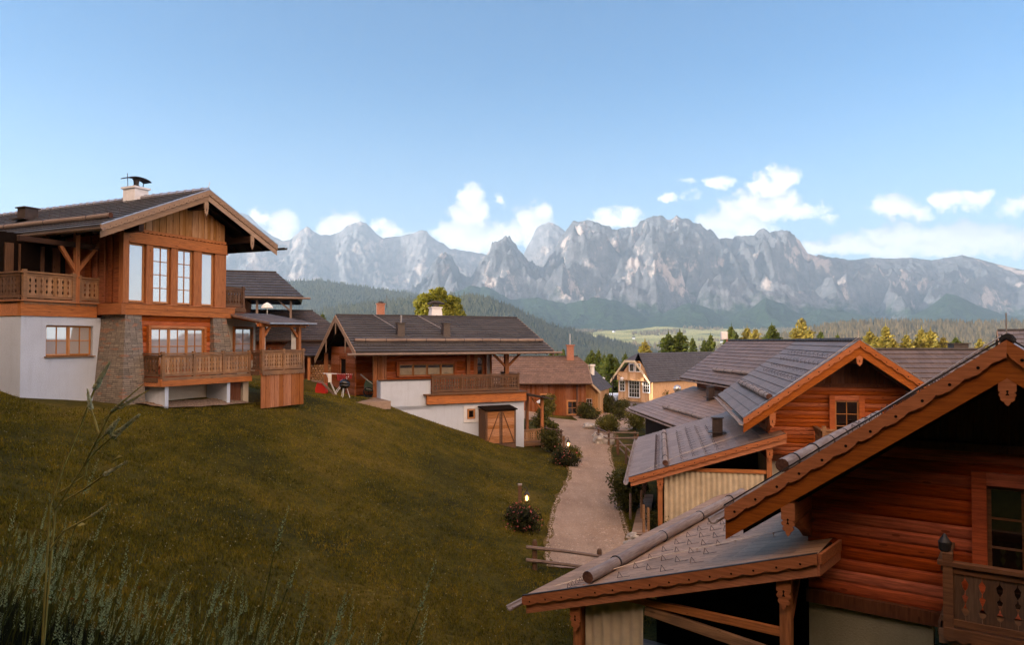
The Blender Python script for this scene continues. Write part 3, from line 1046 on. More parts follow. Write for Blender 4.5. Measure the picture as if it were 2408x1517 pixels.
def window(parent, a0, a1, z0, z1, y, nx=2, nz=2, casing=0.12, frame='winframe', pane='glass', cmat=None, sash=0.06, name='window', sill=False, depth=0.09,
           open_leaf=False, curtain=None, mullions=0, tilt=0.0):
    """window facing -y in the wall at y; mullions = number of thicker uprights that split it into lights"""
    mb = MB()
    c = casing
    if c:
        mb.box(a0 - c, a0, y - depth, y + 0.02, z0 - 0.02, z1 + c)
        mb.box(a1, a1 + c, y - depth, y + 0.02, z0 - 0.02, z1 + c)
        mb.box(a0 + 0.002, a1 - 0.002, y - depth + 0.006, y + 0.02, z1, z1 + c - 0.002)
        mb.box(a0 + 0.002, a1 - 0.002, y - depth - 0.02, y + 0.02, z0 - 0.06, z0)
    nl = mullions + 1
    wl_ = (a1 - a0) / nl
    f = MB()
    for k in range(nl):
        x0, x1 = a0 + k * wl_, a0 + (k + 1) * wl_
        f.box(x0 + 0.003, x0 + sash, y - 0.05, y - 0.005, z0 + 0.002, z1 - 0.002)
        f.box(x1 - sash, x1 - 0.003, y - 0.05, y - 0.005, z0 + 0.002, z1 - 0.002)
        f.box(x0 + sash, x1 - sash, y - 0.048, y - 0.006, z0 + 0.002, z0 + sash)
        f.box(x0 + sash, x1 - sash, y - 0.048, y - 0.006, z1 - sash, z1 - 0.002)
        for i in range(1, nx):
            xx = x0 + sash + (x1 - x0 - 2 * sash) * i / nx
            f.box(xx - 0.016, xx + 0.016, y - 0.044, y - 0.012, z0 + sash, z1 - sash)
        for i in range(1, nz):
            zz = z0 + sash + (z1 - z0 - 2 * sash) * i / nz
            f.box(x0 + sash, x1 - sash, y - 0.041, y - 0.013, zz - 0.016, zz + 0.016)
    if not c:
        mb = f
        o = mb.build(name, M[frame], parent)
    else:
        o = mb.build(name, M[cmat or frame], parent)
        f.build('sash', M[frame], o)
    g = MB()
    g.box(a0 + 0.01, a1 - 0.01, y - 0.024, y - 0.010, z0 + 0.01, z1 - 0.01)
    g.build('pane', M[pane], o)
    if curtain:
        cu = MB()
        cz0, cz1 = curtain
        pleats(cu, (a0 + sash, y - 0.028), (a1 - sash, y - 0.028), cz0, cz1, 0.004, 0.07)
        cu.build('curtain', M['curtain'], o)
    if sill:
        s_ = MB()
        s_.box(a0 - 0.08, a1 + 0.08, y - 0.20, y + 0.01, z0 - 0.10, z0 - 0.062)
        s_.build('sill', M['rail'], o)
    return o


def pleats(mb, p, q, z0, z1, amp=0.04, period=0.16, mi=0, droop=0.0, seed=1.0):
    p, q = Vector((p[0], p[1], 0)), Vector((q[0], q[1], 0))
    L = (q - p).length
    d = (q - p).normalized()
    nr = Vector((d.y, -d.x, 0))
    n = max(8, int(L / period * 8))
    nz_ = 5
    vs, fs = [], []
    for i in range(n + 1):
        s = i / n * L
        ph = s / period * 2 * math.pi + 1.5 * noise.noise(Vector((s * 1.3, seed, 0)))
        for j in range(nz_ + 1):
            t = j / nz_
            a = amp * (0.6 + 0.7 * (1 - t)) * (1 + 0.5 * noise.noise(Vector((s * 2, seed * 3, t))))
            o = p + d * s + nr * (a * math.sin(ph + 0.5 * t))
            vs.append((o.x, o.y, z0 + (z1 - z0) * t - droop * math.sin(math.pi * s / L)))
    for i in range(n):
        for j in range(nz_):
            a = i * (nz_ + 1) + j
            fs.append((a, a + nz_ + 1, a + nz_ + 2, a + 1))
    mb.add(vs, fs, mi)


def baluster_board(z0, z1, w, style=0):
    "half width profile of one sawn board between two rails"
    H = z1 - z0
    pts = [(0, 1), (0.10, 1), (0.14, 0.70), (0.22, 0.55), (0.30, 0.9), (0.36, 1), (0.44, 0.80), (0.52, 0.62), (0.56, 0.95), (0.62, 1), (0.70, 0.72), (0.80, 0.6), (0.88, 0.95), (0.92, 1), (1, 1)]
    return [(w / 2 * k, z0 + H * f) for f, k in pts]


def balustrade(parent, p, q, zf, zt, post=0.12, bays=1, end_posts=(True, True), mat='baluster', rmat='rail', bw=0.155, kick=True, post_up=0.06, name='balcony_rail', th=0.03):
    """rail from p to q (x, y in the thing's space), floor zf, top zt"""
    p, q = Vector((p[0], p[1], 0)), Vector((q[0], q[1], 0))
    L = (q - p).length
    d = (q - p).normalized()
    up = Vector((0, 0, 1))

    def pt(s, z):
        v = p + d * s
        return Vector((v.x, v.y, z))
    rb = MB()
    rb.beam(pt(-0.05, zt - 0.03), pt(L + 0.05, zt - 0.03), 0.15, 0.06)
    rb.beam(pt(0, zt - 0.12), pt(L, zt - 0.12), 0.07, 0.08)
    root = rb.build(name, M[rmat], parent)
    MB().beam(pt(0, zf + 0.14), pt(L, zf + 0.14), 0.08, 0.09).build('lower_rail', M[rmat], root)
    pb = None
    for i in range(bays + 1):
        if (i == 0 and not end_posts[0]) or (i == bays and not end_posts[1]):
            continue
        s = L * i / bays
        s = min(max(s, post / 2), L - post / 2)
        m_ = MB().beam(pt(s, zf - 0.04), pt(s, zt + post_up), post, post, up=(d.x, d.y, 0))
        m_.build('rail_post', M[rmat], root)
    for i in range(bays):
        s0, s1 = L * i / bays + post / 2, L * (i + 1) / bays - post / 2
        n = max(1, round((s1 - s0) / bw))
        w = (s1 - s0) / n
        mb = MB()
        for k in range(n):
            c = s0 + (k + 0.5) * w
            prof = baluster_board(zf + 0.18, zt - 0.15, w * 0.97)
            nrm = Vector((d.y, -d.x, 0))
            m2 = len(prof)
            vs = []
            for side in (th / 2, -th / 2):
                for hw, z in prof:
                    vs.append(pt(c - hw, z) + nrm * side)
                for hw, z in prof:
                    vs.append(pt(c + hw, z) + nrm * side)
            fs = []
            for j in range(m2 - 1):
                fs.append((j, j + m2, j + m2 + 1, j + 1))
                a = 2 * m2
                fs.append((a + j + 1, a + j + m2 + 1, a + j + m2, a + j))
                fs.append((j, j + 1, a + j + 1, a + j))
                fs.append((j + m2 + 1, j + m2, a + j + m2, a + j + m2 + 1))
            mb.add(vs, fs)
        mb.build('baluster_panel', M[mat], root)
    if kick:
        kb = MB()
        nrm = Vector((d.y, -d.x, 0))
        rake_board(kb, pt(0, zf + 0.06) + nrm * 0.05, pt(L, zf + 0.06) + nrm * 0.05, 0, 0.20, 0.03, 0.06, 0.16)
        kb.build('scalloped_skirt', M[rmat], root)
    return root


def gutter(mb, p, q, r=0.085, mi=0):
    p, q = Vector(p), Vector(q)
    d = (q - p).normalized()
    sx = d.cross(Vector((0, 0, 1))).normalized()
    n = 8
    vs, fs = [], []
    for c in (p, q):
        for rr in (r, r * 0.68):
            for k in range(n + 1):
                t = math.pi + math.pi * k / n
                vs.append(c + sx * (rr * math.cos(t)) + Vector((0, 0, rr * math.sin(t))))
    m_ = n + 1
    for k in range(n):
        fs.append((k, k + 1, 2 * m_ + k + 1, 2 * m_ + k))
        fs.append((m_ + k + 1, m_ + k, 3 * m_ + k, 3 * m_ + k + 1))
        fs.append((k + 1, k, m_ + k, m_ + k + 1))
        fs.append((2 * m_ + k, 2 * m_ + k + 1, 3 * m_ + k + 1, 3 * m_ + k))
    fs.append((0, 2 * m_, 3 * m_, m_))
    fs.append((n, m_ + n, 3 * m_ + n, 2 * m_ + n))
    mb.add(vs, fs, mi)


def snow_log(parent, p, q, r=0.10, mat='greylog', rings=3, name='snow_log', sag=0.015, sect=3):
    p, q = Vector(p), Vector(q)
    n = 4 * sect
    pts, rr = [], []
    for i in range(n + 1):
        t = i / n
        v = p.lerp(q, t)
        pts.append(v + Vector((noise.noise(Vector((t * 5, p.x, 1))) * sag * 2, 0, noise.noise(Vector((t * 4, p.y, 7))) * sag * 2)))
        rr.append(r * (1 + 0.10 * noise.noise(Vector((t * 6, p.z, 3)))))
    o = MB()
    o.tube(pts, rr, 12, cap=False)
    d = (q - p).normalized()
    ref = d.cross(Vector((0, 0, 1))).normalized()
    up = ref.cross(d)
    for c, ra in ((pts[0], rr[0]), (pts[-1], rr[-1])):
        ring = [c + ref * (ra * math.cos(t)) + up * (ra * math.sin(t)) for t in [2 * math.pi * k / 12 for k in range(12)]]
        o.add(ring, [tuple(range(12))], 1)
    lg = o.build(name, [M[mat], M['endgrain']], parent, smooth=False)
    for f in lg.data.polygons:
        f.use_smooth = len(f.vertices) == 4
    for i in range(rings):
        t = (i + 0.5) / rings
        c = p.lerp(q, t)
        b_ = MB().tube([c - d * 0.018, c + d * 0.018], r * 1.13, 12)
        b_.box(c.x - 0.01, c.x + 0.01, c.y - 0.02, c.y + 0.02, c.z - r - 0.1, c.z)
        b_.build('log_bracket', M['dark'], lg)
    return lg


def hook_proto(slope_dir, s=1.0):
    "bent wire snow hook: a triangle standing on the tiles with a tail up the slope; slope_dir = unit vector down the slope"
    d = Vector(slope_dir).normalized()
    n = Vector((0, 0, 1)) - d * d.z
    n.normalize()
    side = d.cross(n)
    mb = MB()
    a = d * 0.06 * s
    top = n * 0.11 * s + d * 0.0
    bk = -d * 0.05 * s
    r = 0.0055 * s
    mb.tube([a, top], r, 4)
    mb.tube([top, bk], r, 4)
    mb.tube([a, bk, -d * 0.22 * s], r * 0.8, 4)
    return mb


def scatter_hooks(parent, pts, slope_dir, s=1.0):
    zb = ZB.get(parent.name, 0)
    o0 = _build0(hook_proto(slope_dir, s), 'snow_hook', M['hook'], parent)
    o0.location = (pts[0][0], pts[0][1], pts[0][2] - zb)
    for x, y, z in pts[1:]:
        copy_part(o0, parent, (x, y, z - zb))


# ------------------------------------------------------------------ the chalet with a steep main roof and a low porch roof beside it
def chalet(name, label, x, y, rz, zb, door=(2.75, 3.63), bal0=2.2, length=12.2, gable=True, near=True, hooks=True, group=None, porch_w=5.32):
    R = building(name, label, 'chalet', x, y, rz, zb, group)
    B0, B1 = -1.3, length - 1.3
    AE, AR, AX = -1.05, 3.03, 7.11
    ZE, ZR = -2.95, -0.02
    sl = (ZR - ZE) / (AR - AE)

    def ztop(a, off=0.0):
        return ZR - sl * abs(a - AR) - off
    n = 13
    rise = (ZR - ZE) / n
    tm = tiles('main_roof_tiles', 'y', rise, ZE - zb + 0.002, (0.19, 0.135, 0.11), 0.33, 0.44, 0.35)
    sm = M['soffit']
    rb = MB()
    roof_rows(rb, (AE, B1, ZE), (AE, B0, ZE), (AR, B1, ZR), (AR, B0, ZR), n)
    roof_rows(rb, (AX, B0, ZE), (AX, B1, ZE), (AR, B0, ZR), (AR, B1, ZR), n)
    roof = rb.build('roof', tm, R)
    sb = MB()
    slab(sb, (AE, B1, ZE), (AE, B0 + 0.03, ZE), (AR - 0.002, B1, ZR - 0.002), (AR - 0.002, B0 + 0.03, ZR - 0.002), -0.06, 0.05)
    slab(sb, (AX, B0 + 0.03, ZE), (AX, B1, ZE), (AR + 0.002, B0 + 0.03, ZR - 0.002), (AR + 0.002, B1, ZR - 0.002), -0.06, 0.05)
    for by in np.arange(B0 + 0.9, B1, 0.95):
        for a_ in (AE, AX):
            sb.beam((a_ + (0.12 if a_ < 0 else -0.12), by, ZE + 0.12 * sl - 0.22), (AR, by, ZR - 0.24), 0.11, 0.15)
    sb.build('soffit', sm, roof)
    rc = MB()
    rc.tube([(AR, B0 + 0.01, ZR + 0.035), (AR, B1, ZR + 0.035)], 0.085, 8)
    for i in range(int(length / 0.42)):
        rc.tube([(AR, B0 + 0.4 + i * 0.42, ZR + 0.035), (AR, B0 + 0.44 + i * 0.42, ZR + 0.035)], 0.10, 8)
    rc.build('ridge_cap', M['dark'], roof)
    # bargeboards
    fb = MB()
    for a0, z0 in ((AE - 0.02, ZE - 0.01), (AX + 0.02, ZE - 0.01)):
        p0, p1 = ((a0, B0, z0), (AR - 0.0005, B0, ZR)) if a0 < 0 else ((AR + 0.0005, B0, ZR), (a0, B0, z0))
        rake_board(fb, p0, p1, -0.03, 0.26, 0.085, 0.075, 0.44, 0, (0.024, 1))
        rake_board(fb, p0, p1, 0.18, 0.34, 0.030, 0.0)
    ob = fb.build('bargeboard', [M['fascia'], M['black']], R)
    fl = MB()
    rake_board(fl, (AE - 0.03, B0, ZE + 0.01), (AR, B0, ZR + 0.012), -0.075, 0.03, 0.085)
    rake_board(fl, (AR, B0, ZR + 0.012), (AX + 0.03, B0, ZE + 0.01), -0.075, 0.03, 0.085)
    fl.build('metal_edge', M['flash'] if not near else M['dark'], ob)
    ir = MB()
    rake_board(ir, (AE + 0.2, B0 + 0.42, ZE + 0.2 * sl), (AR, B0 + 0.42, ZR), 0.18, 0.42, 0.16)
    rake_board(ir, (AR, B0 + 0.42, ZR), (AX - 0.2, B0 + 0.42, ZE + 0.2 * sl), 0.18, 0.42, 0.16)
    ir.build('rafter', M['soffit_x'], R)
    # pendants and purlins
    for a_, nm_, w_, h_ in ((AR, 'ridge', 0.22, 0.42), (-0.02, 'eave', 0.22, 0.56), (6.08, 'eave', 0.22, 0.56)):
        pm = MB()
        zt = ztop(a_) - 0.5
        pendant(pm, a_, B0 + 0.02, zt, w_, h_)
        pm.build('pendant_board', [M['fascia'], M['black']], R)
        pu = MB()
        pu.box(a_ - 0.09, a_ + 0.09, B0 + 0.03, B1, zt - 0.34, zt - 0.02 if a_ != AR else zt - 0.04)
        pu.build('purlin', M['beam_y'], R)
    for a_ in (-0.02, 6.08):
        br_ = MB()
        zt = ztop(a_) - 0.86
        br_.prism([(B0 + 0.35, zt), (0.05, zt), (0.05, zt - 0.5), (-0.25, zt - 0.32), (B0 + 0.62, zt - 0.16)], a_ - 0.085, a_ + 0.085, 'x')
        br_.build('bracket', M['beam_y'], R)
    # gable wall
    ZL, ZM, ZS = -1.69, -4.47, -4.70
    off = 0.50
    WL, WR = 0.0, 6.06
    gb = MB()
    zr_ = ZR - 0.30

    def ul(a):
        return min(zr_ - sl * abs(a - AR), 10)
    xl_b = AR - (zr_ - ZL) / sl + 0.02
    xr_b = AR + (zr_ - ZL) / sl - 0.02
    board_wall(gb, max(xl_b, WL - 0.9), min(xr_b, WR + 0.9), ZL, ul, 0.24, -0.05)
    gb.build('gable_boards', M['board_v'], R)
    tb = MB()
    tb.box(xl_b - 0.08, xr_b + 0.08, -0.10, 0.05, ZL - 0.10, ZL - 0.002)
    tb.box(xl_b - 0.03, xr_b + 0.03, -0.13, 0.05, ZL - 0.002, ZL + 0.035)
    tb.build('trim_beam', M['board_v'], R)
    lb = MB()
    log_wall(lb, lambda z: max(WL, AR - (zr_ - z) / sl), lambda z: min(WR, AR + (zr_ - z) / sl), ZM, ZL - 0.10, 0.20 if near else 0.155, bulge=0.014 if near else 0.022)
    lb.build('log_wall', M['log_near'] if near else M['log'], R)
    # side walls
    side = MB()
    side.box(WL + 0.001, WL + 0.2, 0.205, B1 - 1.1, ZS + 0.004, ztop(WL) - 0.30)
    side.box(WR - 0.2, WR - 0.001, 0.205, B1 - 1.1, ZS + 0.004, ztop(WR) - 0.30)
    side.prism([(WL + 0.21, ZS), (WR - 0.21, ZS), (WR - 0.21, ztop(WR - 0.21) - 0.35), (AR, ZR - 0.4), (WL + 0.21, ztop(WL + 0.21) - 0.35)], B1 - 1.3, B1 - 1.12, 'y')
    for i in range(8):
        side.box(WL - 0.02, WL + 0.002, 0.2, B1 - 1.15, ZM + 0.02 + i * 0.19, ZM + 0.19 + i * 0.19)
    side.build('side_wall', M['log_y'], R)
    sbm = MB()
    sbm.box(WL - 0.03, WR + 0.03, -0.09, 0.15, ZS, ZM - 0.002)
    sbm.build('sill_beam', M['board_v'], R)
    st = MB()
    st.box(WL, 1.95, 0.0, 0.25, zb - 0.2, ZS - 0.002)
    st.box(4.4, WR, 0.0, 0.25, zb - 0.2, ZS - 0.002)
    st.box(WL, WL + 0.25, 0.252, B1 - 1.1, zb - 0.2, ZS - 0.002)
    st.box(WR - 0.25, WR, 0.252, B1 - 1.1, zb - 0.2, ZS - 0.002)
    st.box(1.95, 4.4, 1.8, 2.0, zb - 0.2, ZS - 0.002)
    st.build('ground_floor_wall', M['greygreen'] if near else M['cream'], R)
    # balcony door
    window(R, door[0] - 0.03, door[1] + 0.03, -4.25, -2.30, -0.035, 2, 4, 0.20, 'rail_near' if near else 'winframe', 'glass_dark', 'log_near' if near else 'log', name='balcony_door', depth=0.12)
    # balcony
    bf = MB()
    bf.box(bal0, 6.4, B0 + 0.05, 0.0, -4.44, -4.34)
    bf.box(bal0 - 0.06, 6.46, B0 - 0.02, B0 + 0.05, -4.50, -4.30)
    for a_ in np.arange(bal0 + 0.3, 6.2, 1.1):
        bf.box(a_ - 0.07, a_ + 0.07, B0 + 0.06, -0.01, -4.62, -4.445)
    bf.build('balcony_floor', M['rail'], R)
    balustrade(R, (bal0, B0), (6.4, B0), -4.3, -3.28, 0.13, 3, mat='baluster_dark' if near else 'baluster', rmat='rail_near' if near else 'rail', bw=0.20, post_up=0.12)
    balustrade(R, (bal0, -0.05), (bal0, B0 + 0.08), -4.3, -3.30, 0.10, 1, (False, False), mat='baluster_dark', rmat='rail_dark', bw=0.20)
    # porch roof
    PE, ZPE, PT = -porch_w, -5.33, 0.44
    ps = (-3.49 + 5.33) / (0.44 + 5.32)
    ZPT = ZPE + ps * (PT - PE)
    n2 = 14
    ptm = tiles('porch_roof_tiles', 'y', (ZPT - ZPE) / n2, ZPE - zb + 0.002, (0.42, 0.26, 0.165) if near else (0.27, 0.18, 0.135), 0.30, 0.46 if near else 0.40, 0.15 if near else 0.3, 0.07)
    pr = MB()
    # part in front of the gable wall, then along the side wall
    n3 = n2
    roof_rows(pr, (PE, B1 - 0.3, ZPE), (PE, B0, ZPE), (0.0, B1 - 0.3, ZPE - ps * PE), (0.0, B0, ZPE - ps * PE), n3, 0.022)
    roof_rows(pr, (0.001, -0.13, ZPE - ps * PE), (0.001, B0, ZPE - ps * PE), (PT, -0.13, ZPT), (PT, B0, ZPT), 1, 0.022)
    prf = pr.build('porch_roof', ptm, R)
    s2 = MB()
    slab(s2, (PE, B1 - 0.3, ZPE), (PE, B0 + 0.03, ZPE), (-0.04, B1 - 0.3, ZPE - ps * (PE + 0.04)), (-0.04, B0 + 0.03, ZPE - ps * (PE + 0.04)), -0.055, 0.05)
    slab(s2, (-0.039, -0.14, ZPE - ps * (PE + 0.039)), (-0.039, B0 + 0.03, ZPE - ps * (PE + 0.039)), (PT - 0.03, -0.14, ZPT - 0.01), (PT - 0.03, B0 + 0.03, ZPT - 0.01), -0.055, 0.05)
    for by in np.arange(B0 + 0.8, B1 - 0.5, 0.9):
        s2.beam((PE + 0.1, by, ZPE - 0.14), (-0.05, by, ZPE - ps * PE - 0.16), 0.10, 0.13)
    s2.build('porch_soffit', M['soffit'], prf)
    pf = MB()
    rake_board(pf, (PE - 0.02, B0, ZPE - 0.01), (PT, B0, ZPT), -0.02, 0.20, 0.080, 0.06, 0.40, 0, (0.02, 1))
    rake_board(pf, (PE + 0.05, B0, ZPE + 0.015), (PT, B0, ZPT), 0.10, 0.25, 0.025)
    rake_board(pf, (PT + 0.002, B0, ZPT - 0.01), (PT + 0.10, -0.14, ZPT - 0.01), -0.01, 0.19, 0.050, 0.03, 0.12)
    rake_board(pf, (PT + 0.002, B0, ZPT - 0.01), (PT + 0.10, -0.14, ZPT - 0.01), 0.14, 0.20, 0.030)
    pf.build('porch_bargeboard', [M['fascia'], M['black']], prf)
    pe = MB()
    rake_board(pe, (PE - 0.03, B0, ZPE), (PT, B0, ZPT), -0.035, 0.018, 0.07)
    pe.build('porch_metal_edge', M['dark'], prf)
    # gutters
    g1 = MB()
    gutter(g1, (AE - 0.13, B0 - 0.35, ZE - 0.12), (AE - 0.13, B1 + 0.2, ZE - 0.10), 0.095)
    g1.build('gutter', M['greylog'], R)
    g2 = MB()
    gutter(g2, (PE - 0.12, B0 - 0.38, ZPE - 0.12), (PE - 0.12, B1 - 0.1, ZPE - 0.10), 0.095)
    g2.build('gutter', M['greylog'], R)
    # snow logs
    la = 0.55

    def pz(a):
        return ZPE + ps * (a - PE)
    lz = ztop(la - 0.15) + 0.17
    snow_log(R, (-0.12, B0 + 0.05, ztop(-0.12) + 0.17), (-0.12, 9.0, ztop(-0.12) + 0.17), 0.115, rings=7)
    snow_log(R, (-3.95, B0 + 0.22, pz(-3.95) + 0.15), (-3.95, 8.8, pz(-3.95) + 0.15), 0.125 if near else 0.11, rings=4)
    if hooks:
        pts = []
        dirm = (-1, 0, -sl)
        rows_y = np.arange(B0 + 0.5, 8.5, 0.62 if near else 0.85)
        for r_i, aa in enumerate((0.95, 1.35, 1.75, 2.15)):
            for k, yy in enumerate(rows_y):
                pts.append((aa, yy + (r_i % 2) * 0.3, ztop(aa) + 0.03))
        pts = pts[:46]
        scatter_hooks(R, pts, dirm, 1.0)
        pts = []
        for r_i, aa in enumerate((-3.3, -2.85, -2.4, -1.95, -1.5)):
            for k, yy in enumerate(np.arange(B0 + 0.35, 8, 0.72)):
                pts.append((aa, yy + (r_i % 2) * 0.36, pz(aa) + 0.03))
        pts = pts[:50]
        scatter_hooks(prf, pts, (-1, 0, -ps), 1.0)
        # close row of hooks between the log and the eave
        zg = MB()
        k = 0
        for yy in np.arange(B0 + 0.12, 9.0, 0.16):
            o_ = hook_proto((-1, 0, -ps), 0.8)
            zg.add([(v[0] - 4.32, v[1] + yy, v[2] + pz(-4.32) + 0.025) for v in o_.v], o_.f)
        go = zg.build('snow_hook_row', M['hook'], prf)
        tag(go, kind='stuff')
    # lightning wire across the porch roof
    wm = MB()
    pts_ = [(-4.75, B0 + 0.25, pz(-4.75) + 0.07), (-3.2, 0.4, pz(-3.2) + 0.07), (-1.2, 1.0, pz(-1.2) + 0.07), (-0.5, 1.1, pz(-0.5) + 0.07)]
    wm.tube(pts_, 0.010, 5)
    for k_ in range(6):
        t_ = k_ / 5
        a_ = -4.5 + 3.6 * t_
        wm.tube([(a_, np.interp(a_, [p_[0] for p_ in pts_], [p_[1] for p_ in pts_]), pz(a_) + 0.02), (a_, np.interp(a_, [p_[0] for p_ in pts_], [p_[1] for p_ in pts_]), pz(a_) + 0.09)], 0.012, 5)
    wm.tube([(AE + 0.1, B0 + 0.1, ZE + 0.1 * sl + 0.05), (AR, B0 + 0.1, ZR + 0.13)], 0.010, 5)
    wm.tube([(AR, B0 + 0.1, ZR + 0.10), (AR, B0 + 0.1, ZR + 0.42)], 0.010, 5)
    wm.build('lightning_wire', M['wire'], R)
    # porch posts, curtain beam, curtains, back wall of the porch
    ZBM = -5.03
    for a_, h_ in ((-4.15, 1), (-0.12, 1)):
        z_t = pz(a_) - 0.30
        MB().box(a_ - 0.09, a_ + 0.09, -1.16, -0.98, zb - 0.1, z_t).build('porch_post', M['beam_z'], R)
        p_ = MB()
        pendant(p_, a_ + 0.0, B0 + 0.10, z_t + 0.06, 0.24, 0.62)
        p_.build('pendant_board', [M['fascia'], M['black']], R)
        MB().box(a_ - 0.08, a_ + 0.08, B0 + 0.11, B1 - 1.5, z_t + 0.002, z_t + 0.18).build('porch_beam', M['beam_y'], R)
        kb_ = MB()
        sgn = 1
        kb_.beam((a_ + 0.03, -0.95, z_t - 0.75), (a_ + 0.03, -0.25, z_t - 0.02), 0.09, 0.12)
        kb_.build('brace', M['beam_y'], R)
    MB().box(-4.05, -0.22, -1.12, -1.02, ZBM, ZBM + 0.13).build('curtain_beam', M['beam'], R)
    cm = MB()
    c_end = -0.3 if not near else -2.75
    pleats(cm, (-4.0, -1.07), (c_end, -1.07), zb + 0.35, ZBM - 0.004, 0.035, 0.20, seed=x)
    cm.build('curtain', M['curtain'], R)
    if near:
        MB().beam((-2.7, -1.07, -5.12), (-0.15, -1.07, -5.38), 0.12, 0.16).build('cross_rail', M['rail'], R)
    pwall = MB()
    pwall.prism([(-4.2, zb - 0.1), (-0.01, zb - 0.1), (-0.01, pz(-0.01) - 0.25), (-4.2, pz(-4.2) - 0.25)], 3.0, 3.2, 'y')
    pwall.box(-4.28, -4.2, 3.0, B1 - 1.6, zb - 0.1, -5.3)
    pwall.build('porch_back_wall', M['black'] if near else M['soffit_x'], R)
    fl_ = MB()
    fl_.box(-4.9, -0.01, B0 + 0.2, 3.0, zb - 0.15, zb + 0.12)
    fl_.build('porch_floor', M['deck'], R)
    return R, roof, prf, pz, ztop


random.seed(11)
R1, R1roof, R1porch, pz_, zt_ = chalet('timber_chalet', 'nearest timber chalet at the lower right, dark log gable and a porch roof with hooks',
                                      5.37, 13.2, -35, -7.6, (2.75, 3.63), 2.2, 12.2, near=True, group='timber chalets stepping down on the right of the path')
R2, R2roof, R2porch, _, _ = chalet('timber_chalet', 'orange log chalet in the middle right with a silvery roof and a curtained porch',
                                   10.02, 28.4, -11.5, -7.7, (2.46, 3.26), 1.72, 12.2, near=False, group='timber chalets stepping down on the right of the path')
R3, R3roof, R3porch, _, _ = chalet('timber_chalet', 'farthest of the stepped right-hand chalets, its dark roof slopes above the round bush',
                                   15.7, 43.95, 5.5, -7.9, (2.46, 3.26), 1.72, 15.2, near=False, hooks=False, group='timber chalets stepping down on the right of the path')


def flue(parent, x, y, z0, z1, w=0.30, mat='flue', cap=True, name='flue_box'):
    mb = MB()
    mb.box(x - w / 2, x + w / 2, y - w / 2, y + w / 2, z0 - 0.25, z1)
    mb.box(x - w * 0.62, x + w * 0.62, y - w * 0.62, y + w * 0.62, z1, z1 + 0.05)
    mb.box(x - w * 0.95, x + w * 0.85, y - w * 0.8, y + w * 0.8, z0 - 0.02, z0 + 0.015)
    return mb.build(name, M[mat], parent)


flue(R2, -1.7, 2.9, -3.98, -3.38, 0.42)
flue(R3, -1.5, 6.0, -3.9, -3.2, 0.42)
# lamp on the balcony post of the near chalet
lb_ = MB()
lb_.lathe([(0.03, 0), (0.08, 0.04), (0.09, 0.16), (0.05, 0.22), (0.015, 0.28)], 10, (2.22, -1.22, -3.18))
lb_.build('post_lamp', M['dark'], R1)


def gable_roof(parent, x0, x1, ye0, yr, ye1, ze0, zr, ze1, n, mat, soffit='soffit_x', lip=0.04, th=0.07, axis='x', cap=True, name='roof', rafters=True, nback=4):
    """ridge along x (axis='x') from x0 to x1 at y=yr; front eave at ye0/ze0, back eave at ye1/ze1. axis='y' swaps x and y"""
    def S(p):
        return p if axis == 'x' else (p[1], p[0], p[2])
    rb = MB()
    if axis == 'x':
        roof_rows(rb, S((x0, ye0, ze0)), S((x1, ye0, ze0)), S((x0, yr, zr)), S((x1, yr, zr)), n, lip)
        roof_rows(rb, S((x1, ye1, ze1)), S((x0, ye1, ze1)), S((x1, yr, zr)), S((x0, yr, zr)), nback, lip)
    else:
        roof_rows(rb, S((x1, ye0, ze0)), S((x0, ye0, ze0)), S((x1, yr, zr)), S((x0, yr, zr)), n, lip)
        roof_rows(rb, S((x0, ye1, ze1)), S((x1, ye1, ze1)), S((x0, yr, zr)), S((x1, yr, zr)), nback, lip)
    r = rb.build(name, mat, parent)
    sb = MB()
    i = 0.03
    slab(sb, S((x0 + i, ye0, ze0)), S((x1 - i, ye0, ze0)), S((x0 + i, yr, zr)), S((x1 - i, yr, zr)), -0.055, th)
    slab(sb, S((x1 - i, ye1, ze1)), S((x0 + i, ye1, ze1)), S((x1 - i, yr, zr)), S((x0 + i, yr, zr)), -0.055, th)
    if rafters:
        for xx in np.arange(x0 + 0.5, x1 - 0.2, 0.8):
            for ye, ze in ((ye0, ze0), (ye1, ze1)):
                sb.beam(S((xx, ye + (0.1 if ye < yr else -0.1), ze - 0.17)), S((xx, yr, zr - 0.2)), 0.10, 0.14)
    sb.build('soffit', M[soffit], r)
    if cap:
        cb2 = MB()
        cb2.tube([S((x0, yr, zr + 0.03)), S((x1, yr, zr + 0.03))], 0.08, 8)
        for k in range(int((x1 - x0) / 0.9)):
            cb2.tube([S((x0 + 0.5 + k * 0.9, yr, zr + 0.03)), S((x0 + 0.55 + k * 0.9, yr, zr + 0.03))], 0.10, 8)
        cb2.build('ridge_cap', M['dark'], r)
    return r


